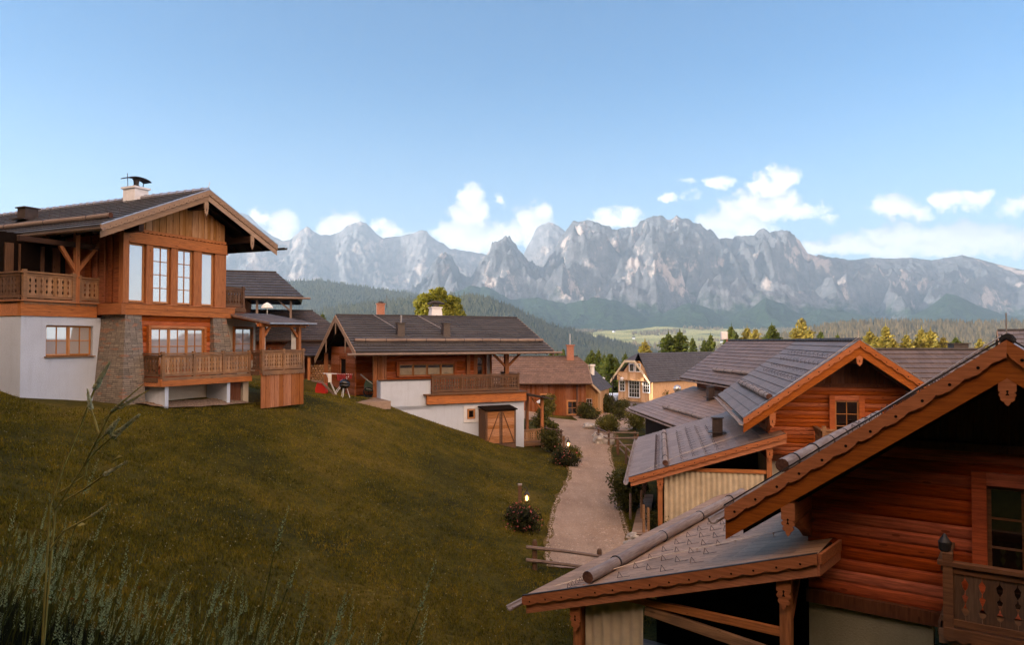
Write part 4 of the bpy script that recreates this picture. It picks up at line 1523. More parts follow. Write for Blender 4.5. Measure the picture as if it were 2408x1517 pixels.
def cowl(parent, x, y, z, w=0.9, name='chimney_cowl'):
    "arched sheet on a short throat over the chimney"
    mb = MB()
    n = 10
    vs, fs = [], []
    for i in range(n + 1):
        t = i / n
        a = math.pi * (0.12 + 0.76 * t)
        X = -math.cos(a) * w * 0.62
        Z = math.sin(a) * 0.20 + 0.22
        for k, (yy, dz) in enumerate(((-0.26, 0), (0.26, 0), (0.26, 0.03), (-0.26, 0.03))):
            vs.append((x + X, y + yy, z + Z + dz))
    for i in range(n):
        o = i * 4
        for a_, b_ in ((0, 1), (1, 2), (2, 3), (3, 0)):
            fs.append((o + a_, o + b_, o + 4 + b_, o + 4 + a_))
    fs += [(0, 1, 2, 3), (n * 4 + 3, n * 4 + 2, n * 4 + 1, n * 4)]
    mb.add(vs, fs)
    mb.lathe([(0.20, 0.0), (0.10, 0.14), (0.12, 0.30), (0.16, 0.38)], 10, (x, y, z))
    mb.tube([(x - w * 0.42, y, z), (x - w * 0.45, y, z + 0.55)], 0.014, 5)
    mb.tube([(x + w * 0.34, y, z), (x + w * 0.36, y, z + 0.26)], 0.02, 5)
    return mb.build(name, M['dark'], parent)


# ------------------------------------------------------------------ large chalet on the left
A = building('timber_villa', 'large chalet on the left with tall bay windows, stone piers and white stucco base', 'chalet', -14.53, 27.0, 64.4, -2.6)
AXL, AXR_, AX0, AZL, AZR, AZ0 = -1.65, 6.82, 2.98, 4.01, 4.30, 6.10
sA = (AZ0 - AZL) / (AX0 - AXL)
tmA = tiles('villa_roof_tiles', 'y', (AZ0 - AZL) / 13, AZL + 2.6, (0.085, 0.085, 0.090), 0.40, 0.5, 0.5)
rb = MB()
roof_rows(rb, (AXL, 16, AZL), (AXL, -1.0, AZL), (AX0, 16, AZ0), (AX0, -1.0, AZ0), 13, 0.05)
roof_rows(rb, (AXR_, -1.0, AZR), (AXR_, 16, AZR), (AX0, -1.0, AZ0), (AX0, 16, AZ0), 10, 0.05)
Ar = rb.build('roof', tmA, A)
sb = MB()
slab(sb, (AXL, 16, AZL), (AXL, -0.97, AZL), (AX0, 16, AZ0), (AX0, -0.97, AZ0), -0.06, 0.06)
slab(sb, (AXR_, -0.97, AZR), (AXR_, 16, AZR), (AX0, -0.97, AZ0), (AX0, 16, AZ0), -0.06, 0.06)
for by in np.arange(-0.4, 14, 0.85):
    sb.beam((AXL + 0.12, by, AZL - 0.16), (AX0, by, AZ0 - 0.24), 0.12, 0.16)
    sb.beam((AXR_ - 0.12, by, AZR - 0.16), (AX0, by, AZ0 - 0.24), 0.12, 0.16)
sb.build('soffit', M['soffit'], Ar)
rc = MB()
rc.tube([(AX0, -1.0, AZ0 + 0.04), (AX0, 16, AZ0 + 0.04)], 0.10, 8)
for i in range(34):
    rc.tube([(AX0, -0.7 + i * 0.48, AZ0 + 0.04), (AX0, -0.64 + i * 0.48, AZ0 + 0.04)], 0.125, 8)
rc.build('ridge_cap', M['flash'], Ar)
fb = MB()
rake_board(fb, (AXL, -1.0, AZL), (AX0 - 0.0005, -1.0, AZ0), -0.02, 0.24, 0.075, 0.05, 0.24, 0, (0.016, 1))
rake_board(fb, (AX0 + 0.0005, -1.0, AZ0), (AXR_, -1.0, AZR), -0.02, 0.24, 0.075, 0.05, 0.24, 0, (0.016, 1))
rake_board(fb, (AXL, -1.0, AZL), (AX0 - 0.0005, -1.0, AZ0), 0.16, 0.27, 0.028)
rake_board(fb, (AX0 + 0.0005, -1.0, AZ0), (AXR_, -1.0, AZR), 0.16, 0.27, 0.028)
ob = fb.build('bargeboard', [M['fascia_grey'], M['black']], A)
fl = MB()
rake_board(fl, (AXL, -1.0, AZL), (AX0, -1.0, AZ0), -0.06, 0.04, 0.08)
rake_board(fl, (AX0, -1.0, AZ0), (AXR_, -1.0, AZR), -0.06, 0.04, 0.08)
fl.tube([(AX0, -0.95, AZ0), (AX0 + 0.12, -0.95, AZ0 + 0.38)], 0.012, 5)
fl.build('metal_edge', M['flash'], ob)


def za_top(a):
    return AZ0 - sA * (AX0 - a) if a < AX0 else AZ0 - (AZ0 - AZR) / (AXR_ - AX0) * (a - AX0)


for a_ in (AX0 - 0.1, 0.0, 5.35):
    zt = za_top(a_) - 0.42
    if a_ > 0.5:
        p_ = MB()
        pendant(p_, a_, -0.98, zt, 0.20, 0.60)
        p_.build('pendant_board', [M['fascia_grey'], M['black']], A)
    MB().box(a_ - 0.1, a_ + 0.1, -0.95, 14, zt - 0.30, zt - 0.03).build('purlin', M['soffit'], A)
# upper storey of the bay
ub = MB()
ub.box(-0.12, 0.12, -0.14, 0.1, 1.412, za_top(0) - 0.42)
ub.build('corner_post', M['beam_z'], A)
for a0, a1 in ((0.86, 1.16), (1.97, 2.29), (3.06, 3.46), (4.15, 4.74)):
    MB().box(a0, a1, -0.13, 0.12, 1.42, 3.74).build('bay_post', M['beam_z'], A)
bm = MB()
bm.box(0.121, 4.78, -0.14, 0.14, 3.75, 4.12)
bm.box(0.121, 4.80, -0.18, 0.14, 3.70, 3.75)
bm.build('lintel_beam', M['beam'], A)
sc = MB()
rake_board(sc, (0.13, -0.12, 4.25), (4.7, -0.12, 4.25), 0, 0.13, 0.05, 0.06, 0.19)
sc.build('scalloped_trim', M['beam'], A)
gb = MB()
board_wall(gb, 0.1, 4.72, 4.21, lambda a: max(4.25, za_top(a) - 0.32), 0.155, -0.03)
gb.build('gable_boards', M['board_pale'], A)
for k, (a0, a1, nx, nz_) in enumerate(((0.14, 0.84, 1, 1), (1.17, 1.95, 2, 4), (2.30, 3.04, 2, 4), (3.47, 4.13, 1, 1))):
    window(A, a0, a1, 1.46, 3.69, 0.02, nx, nz_, 0, 'winframe', 'glass' if nx == 2 else 'glass_pale', sash=0.07)
    if nx == 1:
        cu = MB()
        pleats(cu, (a0 + 0.08, 0.10), (a1 - 0.1, 0.10), 1.55, 3.6, 0.015, 0.10)
        cu.build('curtain', M['curtain_w'], A)
b2 = MB()
b2.box(-0.02, 5.22, -0.16, 0.16, 1.192, 1.40)
b2.box(-0.02, 5.22, -0.145, 0.16, 0.97, 1.185)
b2.box(-0.06, 5.24, -0.20, 0.16, 1.402, 1.425)
b2.build('floor_beam', M['beam'], A)
b3 = MB()
b3.box(-0.19, -0.021, -0.16, 1.2, 0.975, 1.40)
b3.build('side_floor_beam', M['beam_y'], A)
# body behind
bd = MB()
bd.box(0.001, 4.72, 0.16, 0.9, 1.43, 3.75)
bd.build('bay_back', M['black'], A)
bs = MB()
for i in range(5):
    bs.box(-0.10, 0.0, 0.12 + i * 0.42, 0.12 + i * 0.42 + (0.2 if i % 2 else 0.30), 1.43, 4.2)
bs.box(-0.03, 0.0, 0.1, 3.4, 1.43, 4.3)
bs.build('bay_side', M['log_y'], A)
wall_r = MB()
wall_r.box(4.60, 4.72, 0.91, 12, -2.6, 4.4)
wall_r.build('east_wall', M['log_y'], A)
# terrace level on the left
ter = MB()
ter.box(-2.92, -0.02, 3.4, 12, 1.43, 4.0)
ter.build('terrace_back_wall', M['black'], A)  # black paints in the deep shade under the roof
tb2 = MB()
for a_, w_ in ((-2.3, 0.3), (-1.8, 0.05), (-1.0, 0.12), (-0.55, 0.28)):
    tb2.box(a_, a_ + w_, 3.33, 3.398, 1.45, 3.6)
tb2.build('terrace_door_frame', M['baluster_dark'], A)  # dark wood, the roof's shade put into its colour
MB().box(-1.02, -0.86, 1.24, 1.40, 1.40, za_top(-0.95) - 0.3).build('terrace_post', M['beam_z'], A)
MB().beam((-0.94, 1.32, 2.55), (-0.05, 1.32, 3.70), 0.12, 0.13).build('brace', M['beam_z'], A)
MB().beam((-0.94, 1.34, 2.55), (-1.55, 1.34, 3.45), 0.12, 0.13).build('brace', M['beam_z'], A)
MB().box(-3.0, 0.2, 1.26, 1.42, 3.45, 3.63).build('terrace_beam', M['soffit_x'], A)  # dark soffit wood carries the roof's shade too
balustrade(A, (-2.87, 1.28), (-1.02, 1.28), 1.40, 2.42, 0.12, 1, bw=0.19)
balustrade(A, (-0.86, 1.28), (-0.04, 1.28), 1.40, 2.36, 0.08, 1, bw=0.165)
balustrade(A, (-2.87, 8.0), (-2.87, 1.40), 1.40, 2.42, 0.12, 3, (True, False), 'baluster_dark', 'rail_dark', bw=0.19)
wb = MB()
wb.box(-2.95, -0.20, 1.2, 1.4, 0.86, 1.118)
wb.box(-2.95, -0.20, 1.215, 1.4, 1.124, 1.37)
wb.box(-3.02, -0.20, 1.12, 12, 1.372, 1.40)
wb.box(-2.95, -2.75, 1.401, 12, 0.86, 1.37)
wb.build('terrace_beam_band', M['beam'], A)
wh = MB()
wt_, wx0, wx1, wz0, wz1 = 1.25, -2.06, -0.30, -0.62, 0.55
wh.box(-2.92, wx0, wt_, wt_ + 0.3, -3.2, 0.859)
wh.box(wx1, 0.0, wt_, wt_ + 0.3, -3.2, 0.859)
wh.box(wx0, wx1, wt_, wt_ + 0.3, -3.2, wz0)
wh.box(wx0, wx1, wt_, wt_ + 0.3, wz1, 0.859)
wh.box(-2.92, -2.62, wt_ + 0.301, 12, -3.0, 0.859)
wh.build('stucco_wall', M['white'], A)
wo = window(A, wx0 + 0.02, wx1 - 0.02, wz0 + 0.07, wz1 - 0.01, wt_ + 0.16, 2, 2, 0, 'winframe', 'glass', sash=0.06, mullions=1)
sl_ = MB()
sl_.box(wx0 - 0.06, wx1 + 0.04, wt_ - 0.10, wt_ + 0.17, wz0 + 0.01, wz0 + 0.05)
sl_.build('sill', M['rail'], wo)


def frustum(mb, b, t, mi=0):
    "b, t = (x0, x1, y0, y1, z)"
    vs = [(b[0], b[2], b[4]), (b[1], b[2], b[4]), (b[1], b[3], b[4]), (b[0], b[3], b[4]), (t[0], t[2], t[4]), (t[1], t[2], t[4]), (t[1], t[3], t[4]), (t[0], t[3], t[4])]
    mb.add(vs, [(0, 3, 2, 1), (4, 5, 6, 7), (0, 1, 5, 4), (1, 2, 6, 5), (2, 3, 7, 6), (3, 0, 4, 7)], mi)


pm = MB()
frustum(pm, (-0.36, 0.66, -0.48, 1.24, -3.0), (0.02, 0.70, -0.10, 1.24, 0.968))
pm.build('stone_pier', M['stone'], A)
pm = MB()
frustum(pm, (4.05, 5.22, -0.36, 0.4, -1.6), (4.08, 4.80, -0.10, 0.4, 0.968))
pm.build('stone_pier', M['stone'], A)
lw = MB()
log_wall(lw, lambda z: 0.60, lambda z: 4.15, -1.5, 0.968, 0.21, 0.06, 0.02)
lw.build('log_wall', M['log'], A)
window(A, 1.14, 3.66, -0.95, 0.48, 0.02, 2, 2, 0.11, 'winframe', 'glass', 'beam', mullions=2, depth=0.12)
# lower balcony
balustrade(A, (0.72, -1.2), (5.10, -1.2), -1.46, -0.48, 0.11, 3, bw=0.155)
balustrade(A, (0.72, -0.1), (0.72, -1.1), -1.46, -0.48, 0.11, 1, (False, False), 'baluster_dark', 'rail_dark', bw=0.155)
fb = MB()
fb.box(0.66, 5.12, -1.26, 0.05, -1.52, -1.465)
fb.box(0.66, 5.12, -1.30, -1.20, -1.74, -1.52)
fb.box(0.66, 0.78, -1.198, 0.05, -1.74, -1.522)
fb.build('balcony_floor', M['beam'], A)
for a_ in (0.90, 3.88):
    MB().box(a_, a_ + 0.16, -1.18, 0.0, -3.1, -1.742).build('stucco_fin', M['white'], A)
wk = MB()
wk.box(0.5, 5.1, 0.05, 0.2, -3.2, -1.51)
wk.box(4.92, 5.22, -1.0, 0.0, -3.1, -1.745)
wk.build('base_wall', M['cream'], A)
dv = MB()
for i in range(3):
    dv.box(4.06 + i * 0.28, 4.06 + i * 0.28 + 0.27, -0.90, -0.85, -2.65, -1.745)
dv.build('cellar_door', M['board_v'], A)
# glazed porch on the right: boarded box, rail, posts and lean-to roof
pb_ = MB()
board_wall(pb_, 5.15, 7.74, -2.9, lambda a: -1.42, 0.27, -1.8, 0.04)
pb_.box(7.68, 7.74, -1.78, 0.4, -2.9, -1.42)
pb_.build('porch_base', M['beam_z'], A)
balustrade(A, (5.15, -1.8), (7.74, -1.8), -1.36, -0.42, 0.11, 2, bw=0.15)
balustrade(A, (7.74, -1.7), (7.74, 0.3), -1.36, -0.42, 0.10, 1, (False, True), bw=0.15)
balustrade(A, (5.15, -1.25), (5.15, -1.74), -1.36, -0.42, 0.10, 1, (False, False), 'baluster_dark', 'rail_dark', bw=0.15)
for a_ in (5.28, 7.52):
    MB().box(a_ - 0.08, a_ + 0.08, -1.78, -1.62, -0.42, 0.60).build('porch_post', M['beam_z'], A)
MB().beam((5.34, -1.7, 0.15), (5.72, -1.7, 0.60), 0.09, 0.10).build('brace', M['beam'], A)
MB().beam((7.44, -1.7, 0.15), (7.02, -1.7, 0.60), 0.09, 0.10).build('brace', M['beam'], A)
pbm = MB()
pbm.box(5.05, 7.9, -1.80, -1.62, 0.60, 0.74)
for a_ in np.arange(5.2, 7.9, 0.5):
    pbm.beam((a_, -2.12, 0.70), (a_, 0.5, 1.12), 0.08, 0.09)
pbm.build('porch_beam', M['beam'], A)
lr = MB()
ltm = tiles('lean_to_tiles', 'x', 0.05, 3.3, (0.13, 0.095, 0.08), 0.3, 0.55, 0.4)
roof_rows(lr, (5.15, -2.25, 0.74), (8.05, -2.25, 0.78), (5.0, 0.6, 1.24), (8.05, 0.6, 1.26), 8, 0.02)
slab(lr, (5.15, -2.25, 0.74), (8.05, -2.25, 0.78), (5.0, 0.6, 1.24), (8.05, 0.6, 1.26), -0.01, 0.05)
lro = lr.build('porch_roof', ltm, A)
le = MB()
le.beam((5.13, -2.27, 0.74), (4.98, 0.6, 1.24), 0.05, 0.10)
le.beam((5.13, -2.28, 0.735), (8.07, -2.28, 0.775), 0.04, 0.07)
le.build('metal_edge', M['flash'], lro)
sw = MB()
sw.box(4.73, 7.0, 0.42, 0.6, -1.5, 1.1)
sw.build('porch_back_wall', M['cream'], A)
window(A, 5.72, 6.72, -0.85, 0.56, 0.42, 2, 2, 0.07, 'winframe', 'glass', 'beam')
cu = MB()
pleats(cu, (5.42, -1.58), (5.62, -1.50), -0.4, 0.56, 0.03, 0.10)
pleats(cu, (7.20, -1.55), (7.42, -1.60), -0.4, 0.50, 0.03, 0.10, seed=4)
cu.build('tied_curtain', M['curtain_w'], A)
# upper balcony on the far side
balustrade(A, (4.80, 0.9), (6.75, 0.9), 1.45, 2.42, 0.11, 1, (True, True), 'baluster_dark', 'rail_dark', bw=0.17)
ubf = MB()
ubf.box(4.73, 6.85, 0.85, 2.4, 1.30, 1.44)
ubf.build('upper_balcony_floor', M['rail_dark'], A)
# roof furniture
sg = MB()
gutter(sg, (AXL - 0.12, -1.35, AZL - 0.10), (AXL - 0.12, 15.5, AZL - 0.05), 0.10)
sg.build('gutter', M['greylog_x'], A)
sg = MB()
gutter(sg, (AXR_ + 0.12, -1.45, AZR - 0.10), (AXR_ + 0.12, 12, AZR - 0.05), 0.10)
sg.build('gutter', M['dark'], A)
snow_log(A, (-0.75, -0.3, za_top(-0.75) + 0.15), (-0.75, 15, za_top(-0.75) + 0.15), 0.10, 'greylog_x', 6)
rg = MB()
for yy in np.arange(-0.6, 15, 0.22):
    o_ = hook_proto((-1, 0, -sA), 0.9)
    rg.add([(v[0] - 1.15, v[1] + yy, v[2] + za_top(-1.15) + 0.04) for v in o_.v], o_.f)
tag(rg.build('snow_hook_row', M['flue'], A), kind='stuff')
pts = []
for r_i, aa in enumerate((0.0, 0.7, 1.4, 2.1)):
    for k in range(17):
        pts.append((aa, 0.2 + k * 0.72 + (r_i % 2) * 0.36, za_top(aa) + 0.05))
scatter_hooks(A, pts, (-1, 0, -sA), 1.1)
ch = MB()
ch.box(2.62, 3.28, 2.95, 3.70, 5.9, 6.52)
ch.box(2.56, 3.34, 2.88, 3.77, 6.52, 6.60)
cho = ch.build('chimney', M['whitepaint'], A)
_c = cowl(cho, 2.95, 3.3, 6.60, 0.95)
flue(A, 1.05, 7.7, 5.22, 5.72, 0.55, 'flue')
# folded parasol standing on the far balcony
ps_ = thing('folded_parasol', 'folded cream parasol beside the right edge of the tall bay windows', 'parasol', (0, 0, 0))
Am = Matrix.Translation((-14.53, 27.0, 0)) @ Matrix.Rotation(D2R(64.4), 4, 'Z')
pp = Am @ Vector((5.0, 0.55, 1.45))
ps_.location = pp
MB().tube([(0, 0, 0), (0, 0, 2.2)], 0.025, 6).build('pole', M['alu'], ps_)
MB().lathe([(0.03, 2.15), (0.08, 1.9), (0.11, 1.4), (0.14, 1.0), (0.10, 0.95)], 9).build('canopy', M['curtain_w'], ps_)

# ------------------------------------------------------------------ low wide chalet in the middle
B = building('wide_chalet', 'low wide chalet in the middle with a long dark roof over white stucco walls', 'chalet', 0.45, 47.0, 25.6, -7.0)
BL, BR_ = -10.9, 2.0
BYR, BZR, BYE, BZE = 4.4, 1.60, -1.0, -0.66
sB = (BZR - BZE) / (BYR - BYE)
BYB, BZB = 11.4, 1.6 - sB * 7.0
tmB = tiles('wide_roof_tiles', 'x', (BZR - BZE) / 15, BZE + 7.0, (0.075, 0.068, 0.066), 1.55, 0.5, 0.45, 0.02)
Br = gable_roof(B, BL, BR_, BYE, BYR, BYB, BZE, BZR, BZB, 15, tmB, lip=0.07)
fb = MB()


def yboard(mb, x, p0, p1, off, h, th):
    "board in the plane x = const facing -x"
    (y0, z0), (y1, z1) = p0, p1
    vs = [(x, y0, z0 - off), (x, y1, z1 - off), (x, y1, z1 - off - h), (x, y0, z0 - off - h)]
    vs += [(x + th, b_, c_) for _, b_, c_ in vs]
    mb.add(vs, [(0, 3, 2, 1), (4, 5, 6, 7), (0, 1, 5, 4), (1, 2, 6, 5), (2, 3, 7, 6), (3, 0, 4, 7)])


for x_, t_ in ((BL, -0.05), (BR_, 0.05)):
    yboard(fb, x_, (BYE - 0.02, BZE), (BYR, BZR), -0.03, 0.20, t_)
    yboard(fb, x_, (BYR, BZR), (BYB, BZB), -0.03, 0.20, t_)
    yboard(fb, x_, (BYE - 0.02, BZE), (BYR, BZR), 0.17, 0.18, t_ * 0.5)
    yboard(fb, x_, (BYR, BZR), (BYB, BZB), 0.17, 0.18, t_ * 0.5)
fb.build('bargeboard', M['fascia_grey'], B)
for y_, z_ in ((BYR, BZR), (1.6, BZE + sB * 2.6), (7.4, BZR - sB * 3.0)):
    p_ = MB()
    p_.box(BL - 0.03, BL + 0.02, y_ - 0.08, y_ + 0.08, z_ - 1.05, z_ - 0.33)
    p_.box(BL - 0.03, BL + 0.02, y_ - 0.04, y_ + 0.04, z_ - 1.18, z_ - 1.05)
    p_.build('pendant_board', M['fascia_grey'], B)
g_ = MB()
g_.tube([(BL - 0.5, BYE - 0.16, BZE - 0.14), (BR_ + 0.55, BYE - 0.16, BZE - 0.12)], 0.075, 8)
g_.build('gutter', M['greylog_x'], B)
yl = 0.25
snow_log(B, (BL + 0.25, yl, BZE + sB * (yl - BYE) + 0.16), (BR_ - 0.1, yl, BZE + sB * (yl - BYE) + 0.16), 0.105, 'greylog_x', 10)
rg = MB()
for xx in np.arange(BL + 0.3, BR_ - 0.2, 0.19):
    o_ = hook_proto((0, -1, -sB), 0.9)
    yy = -0.25
    rg.add([(v[0] + xx, v[1] + yy, v[2] + BZE + sB * (yy - BYE) + 0.06) for v in o_.v], o_.f)
tag(rg.build('snow_hook_row', M['flue'], B), kind='stuff')
for x_ in (-7.55, -4.55):
    z_ = BZE + sB * (1.35 - BYE)
    f_ = MB()
    frustum(f_, (x_ - 0.24, x_ + 0.24, 1.1, 1.6, z_ - 0.2), (x_ - 0.21, x_ + 0.21, 1.15, 1.55, z_ + 0.72))
    f_.box(x_ - 0.27, x_ + 0.27, 1.08, 1.62, z_ + 0.72, z_ + 0.78)
    fo = f_.build('flue_box', M['flue'], B)
    if x_ < -5:
        MB().tube([(x_ + 0.05, 1.35, z_ + 0.78), (x_ + 0.05, 1.35, z_ + 1.25)], 0.06, 8).build('flue_pipe', M['flash'], fo)
    w_ = MB()
    w_.tube([(x_ - 0.9, BYR, BZR + 0.1), (x_ - 0.25, 1.5, z_ + 0.45)], 0.016, 5)
    w_.build('lightning_wire', M['wire'], B)
ch = MB()
frustum(ch, (-4.42, -3.50, 4.6, 5.4, 1.1), (-4.30, -3.62, 4.7, 5.3, 2.22))
ch.box(-4.36, -3.56, 4.64, 5.36, 2.22, 2.30)
cho = ch.build('chimney', M['whitepaint'], B)
cc = MB()
cc.box(-4.15, -3.77, 4.8, 5.2, 2.30, 2.48)
cc.tube([(-4.55, 5.0, 2.50), (-4.2, 5.0, 2.62), (-3.7, 5.0, 2.62), (-3.3, 5.0, 2.52)], [0.05, 0.12, 0.12, 0.05], 8)
cc.build('chimney_cowl', M['dark'], cho)
# upper floor
bw_ = MB()
log_wall(bw_, lambda z: -8.35, lambda z: -2.55, -3.35, -0.30, 0.20, 1.5, 0.02)
bw_.build('log_wall', M['log'], B)
wA = window(B, -7.62, -3.95, -2.22, -1.48, 1.44, 1, 1, 0.16, 'winframe', 'glass_dark', 'log', mullions=3, depth=0.10, sash=0.07, curtain=(-2.14, -1.72))
nk = MB()
nk.box(-2.52, -0.9, 2.4, 2.6, -3.35, -0.3)
nk.build('recess_wall', M['log_y'], B)
nk = MB()
log_wall(nk, lambda z: -10.2, lambda z: -8.36, -3.4, -0.25, 0.2, 2.7, 0.02)
nk.build('entrance_wall', M['log'], B)
MB().box(-2.55, -2.30, 1.46, 1.7, -3.35, -0.3).build('corner_post', M['beam_z'], B)
MB().box(-3.1, -2.85, 1.36, 1.48, -3.35, -0.3).build('corner_post', M['beam_z'], B)
window(B, -2.15, -1.55, -2.3, -1.1, 2.38, 1, 2, 0.10, 'winframe', 'glass_dark', 'log')
window(B, -1.30, -0.95, -2.3, -0.9, 2.38, 1, 1, 0.05, 'winframe', 'glass_pale', 'log')
MB().box(-0.55, -0.28, 0.9, 1.15, -3.3, -0.45).build('terrace_post', M['beam_z'], B)
MB().beam((-0.45, 1.0, -1.75), (-1.75, 1.0, -0.55), 0.12, 0.14).build('brace', M['beam'], B)
MB().beam((-0.38, 1.0, -1.75), (0.95, 1.0, -0.50), 0.12, 0.14).build('brace', M['beam'], B)
MB().box(-10.6, 1.6, 0.92, 1.12, -0.50, -0.32).build('eaves_beam', M['beam'], B)
# entrance side on the left
en = MB()
board_wall(en, -9.0, -8.45, -3.4, lambda a: -0.4, 0.14, 1.2, 0.1)
en.build('shutter_boards', M['beam_z'], B)
MB().box(-9.35, -9.12, 0.9, 1.15, -3.45, -0.4).build('entrance_post', M['beam_z'], B)
MB().box(-10.55, -10.32, 9.6, 9.85, -3.4, -0.9).build('entrance_post', M['beam_z'], B)
lg = MB()
for i in range(15):
    lg.box(-10.25, -10.15, 1.9, 4.4, -3.4 + i * 0.2, -3.4 + i * 0.2 + 0.19)
    lg.box(-10.25, -10.15, 6.3, 8.9, -3.4 + i * 0.2, -3.4 + i * 0.2 + 0.19)
    if i > 10:
        lg.box(-10.25, -10.15, 4.4, 6.3, -3.4 + i * 0.2, -3.4 + i * 0.2 + 0.19)
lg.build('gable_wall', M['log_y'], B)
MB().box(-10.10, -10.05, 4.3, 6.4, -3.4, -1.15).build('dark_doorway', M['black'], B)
rl = MB()
rl.lathe([(0.14, 0), (0.19, 0.01), (0.19, 0.03), (0.14, 0.04)], 14, (0, 0, 0))
# white base
wt2 = MB()
wt2.box(-9.15, -6.02, 0.0, 0.25, -4.2, -2.42)
wt2.box(-9.15, 0.36, 0.0, 0.25, -8.2, -3.98)
wt2.box(-9.15, -6.35, 0.001, 0.25, -3.98, -4.2 + 0.0)
wt2.box(-6.36, 0.30, 0.02, 0.25, -3.98, -3.3)
wt2.box(0.11, 0.36, 0.251, 8, -8.2, -3.35)
wt2.box(-9.15, -8.95, 0.251, 1.6, -4.0, -2.42)
wt2.build('stucco_wall', M['white'], B)
MB().box(-9.22, -6.0, -0.06, 0.31, -2.419, -2.36).build('parapet_cap', M['dark'], B)
bb = MB()
bb.box(-6.33, 0.42, -0.26, -0.001, -3.90, -3.61)
bb.box(-6.33, 0.42, -0.24, -0.001, -3.605, -3.34)
bb.build('beam_band', M['beam'], B)
bc = MB()
bc.box(-6.50, 0.52, -0.34, 1.4, -3.338, -3.27)
bc.box(0.30, 0.44, 0.0, 3.0, -3.90, -3.339)
bc.build('terrace_edge', M['rail_dark'], B)
balustrade(B, (-6.0, -0.12), (-0.05, -0.12), -3.26, -2.14, 0.10, 3, mat='baluster_dark', rmat='rail_dark', bw=0.17)
balustrade(B, (-0.05, 0.0), (-0.05, 2.6), -3.26, -2.14, 0.10, 1, (False, True), 'baluster_dark', 'rail_dark', bw=0.17)
sw_ = window(B, -3.62, -3.10, -4.92, -4.30, -0.01, 1, 1, 0.0, 'winframe', 'glass_dark', sash=0.10)
sf = MB()
for (x0, x1, z0, z1) in ((-3.86, -3.66, -5.14, -4.10), (-3.06, -2.86, -5.14, -4.10), (-3.66, -3.06, -4.28, -4.10), (-3.66, -3.06, -5.14, -4.96)):
    sf.box(x0, x1, -0.045, -0.001, z0, z1)
sf.build('stucco_surround', M['whitepaint'], sw_)
# side porch towards the path
for y_, x_ in ((0.6, 2.0), (2.8, 2.0)):
    MB().box(x_ - 0.09, x_ + 0.09, y_ - 0.09, y_ + 0.09, -7.3, -3.75).build('side_porch_post', M['beam_z'], B)
MB().beam((2.0, 0.6, -4.6), (1.3, 0.6, -3.85), 0.1, 0.1).build('brace', M['beam'], B)
sr = MB()
roof_rows(sr, (2.55, 0.0, -3.86), (2.55, 3.6, -3.86), (0.45, 0.0, -3.40), (0.45, 3.6, -3.40), 5, 0.03)
slab(sr, (2.55, 0.0, -3.86), (2.55, 3.6, -3.86), (0.45, 0.0, -3.40), (0.45, 3.6, -3.40), -0.01, 0.06)
sr.build('side_porch_roof', M['flue'], B)
balustrade(B, (0.45, 0.4), (1.95, 0.4), -6.75, -5.85, 0.09, 1, bw=0.18)
MB().box(0.40, 2.05, 0.35, 3.0, -6.95, -6.76).build('side_deck', M['rail'], B)
for x_ in (0.7, 1.3, 1.9):
    MB().box(x_ - 0.07, x_ + 0.07, 0.38, 0.52, -7.6, -6.952).build('deck_post', M['rail_dark'], B)

# two-door tool shed against the white wall
Bm = Matrix.Translation((0.45, 47.0, 0)) @ Matrix.Rotation(D2R(25.6), 4, 'Z')
shp = Bm @ Vector((-1.8, -0.6, -6.45))
sh = thing('tool_shed', 'small weathered two-door wooden shed with a black lid against the white wall', 'shed', shp, D2R(25.6))
s1 = MB()
s1.box(-1.05, -1.0, -0.5, 0.55, -0.4, 2.15)
s1.box(1.0, 1.05, -0.5, 0.55, -0.4, 2.1)
s1.box(-1.0, 1.0, 0.5, 0.55, -0.4, 2.1)
s1.box(-1.0, 1.0, -0.5, -0.46, -0.4, 0.02)
s1.build('shed_body', M['baluster_dark'], sh)
for x0, x1, d_ in ((-1.0, -0.02, 1), (0.02, 1.0, -1)):
    do = MB()
    for i in range(9):
        do.box(x0 + 0.005, x1 - 0.005, -0.515, -0.48, 0.06 + i * 0.22, 0.06 + i * 0.22 + 0.212)
    dobj = do.build('shed_door', wood('shed_door_wood', (0.50, 0.23, 0.09), (0.27, 0.10, 0.03), 'x', 0, weather=0.4), sh) if x0 < -0.5 else do.build('shed_door', bpy.data.materials['shed_door_wood'], sh)
    bx = MB()
    if d_ == 1:
        bx.beam((x0 + 0.1, -0.53, 0.1), (x1 - 0.12, -0.53, 1.95), 0.03, 0.08, (0, 1, 0))
    else:
        bx.beam((x1 - 0.1, -0.53, 0.1), (x0 + 0.12, -0.53, 1.95), 0.03, 0.08, (0, 1, 0))
    for xx in (x0 + 0.04, x1 - 0.04):
        bx.box(xx - 0.04, xx + 0.04, -0.545, -0.517, 0.06, 2.03)
    bx.build('door_brace', M['rail_dark'], dobj)
lid = MB()
lid.add([(-1.12, -0.62, 2.10), (1.12, -0.62, 2.10), (1.12, 0.58, 2.26), (-1.12, 0.58, 2.26), (-1.12, -0.62, 2.16), (1.12, -0.62, 2.16), (1.12, 0.58, 2.32), (-1.12, 0.58, 2.32)],
        [(0, 3, 2, 1), (4, 5, 6, 7), (0, 1, 5, 4), (1, 2, 6, 5), (2, 3, 7, 6), (3, 0, 4, 7)])
lid.build('shed_lid', M['black'], sh)

# ------------------------------------------------------------------ far country: mountains, wooded foothills


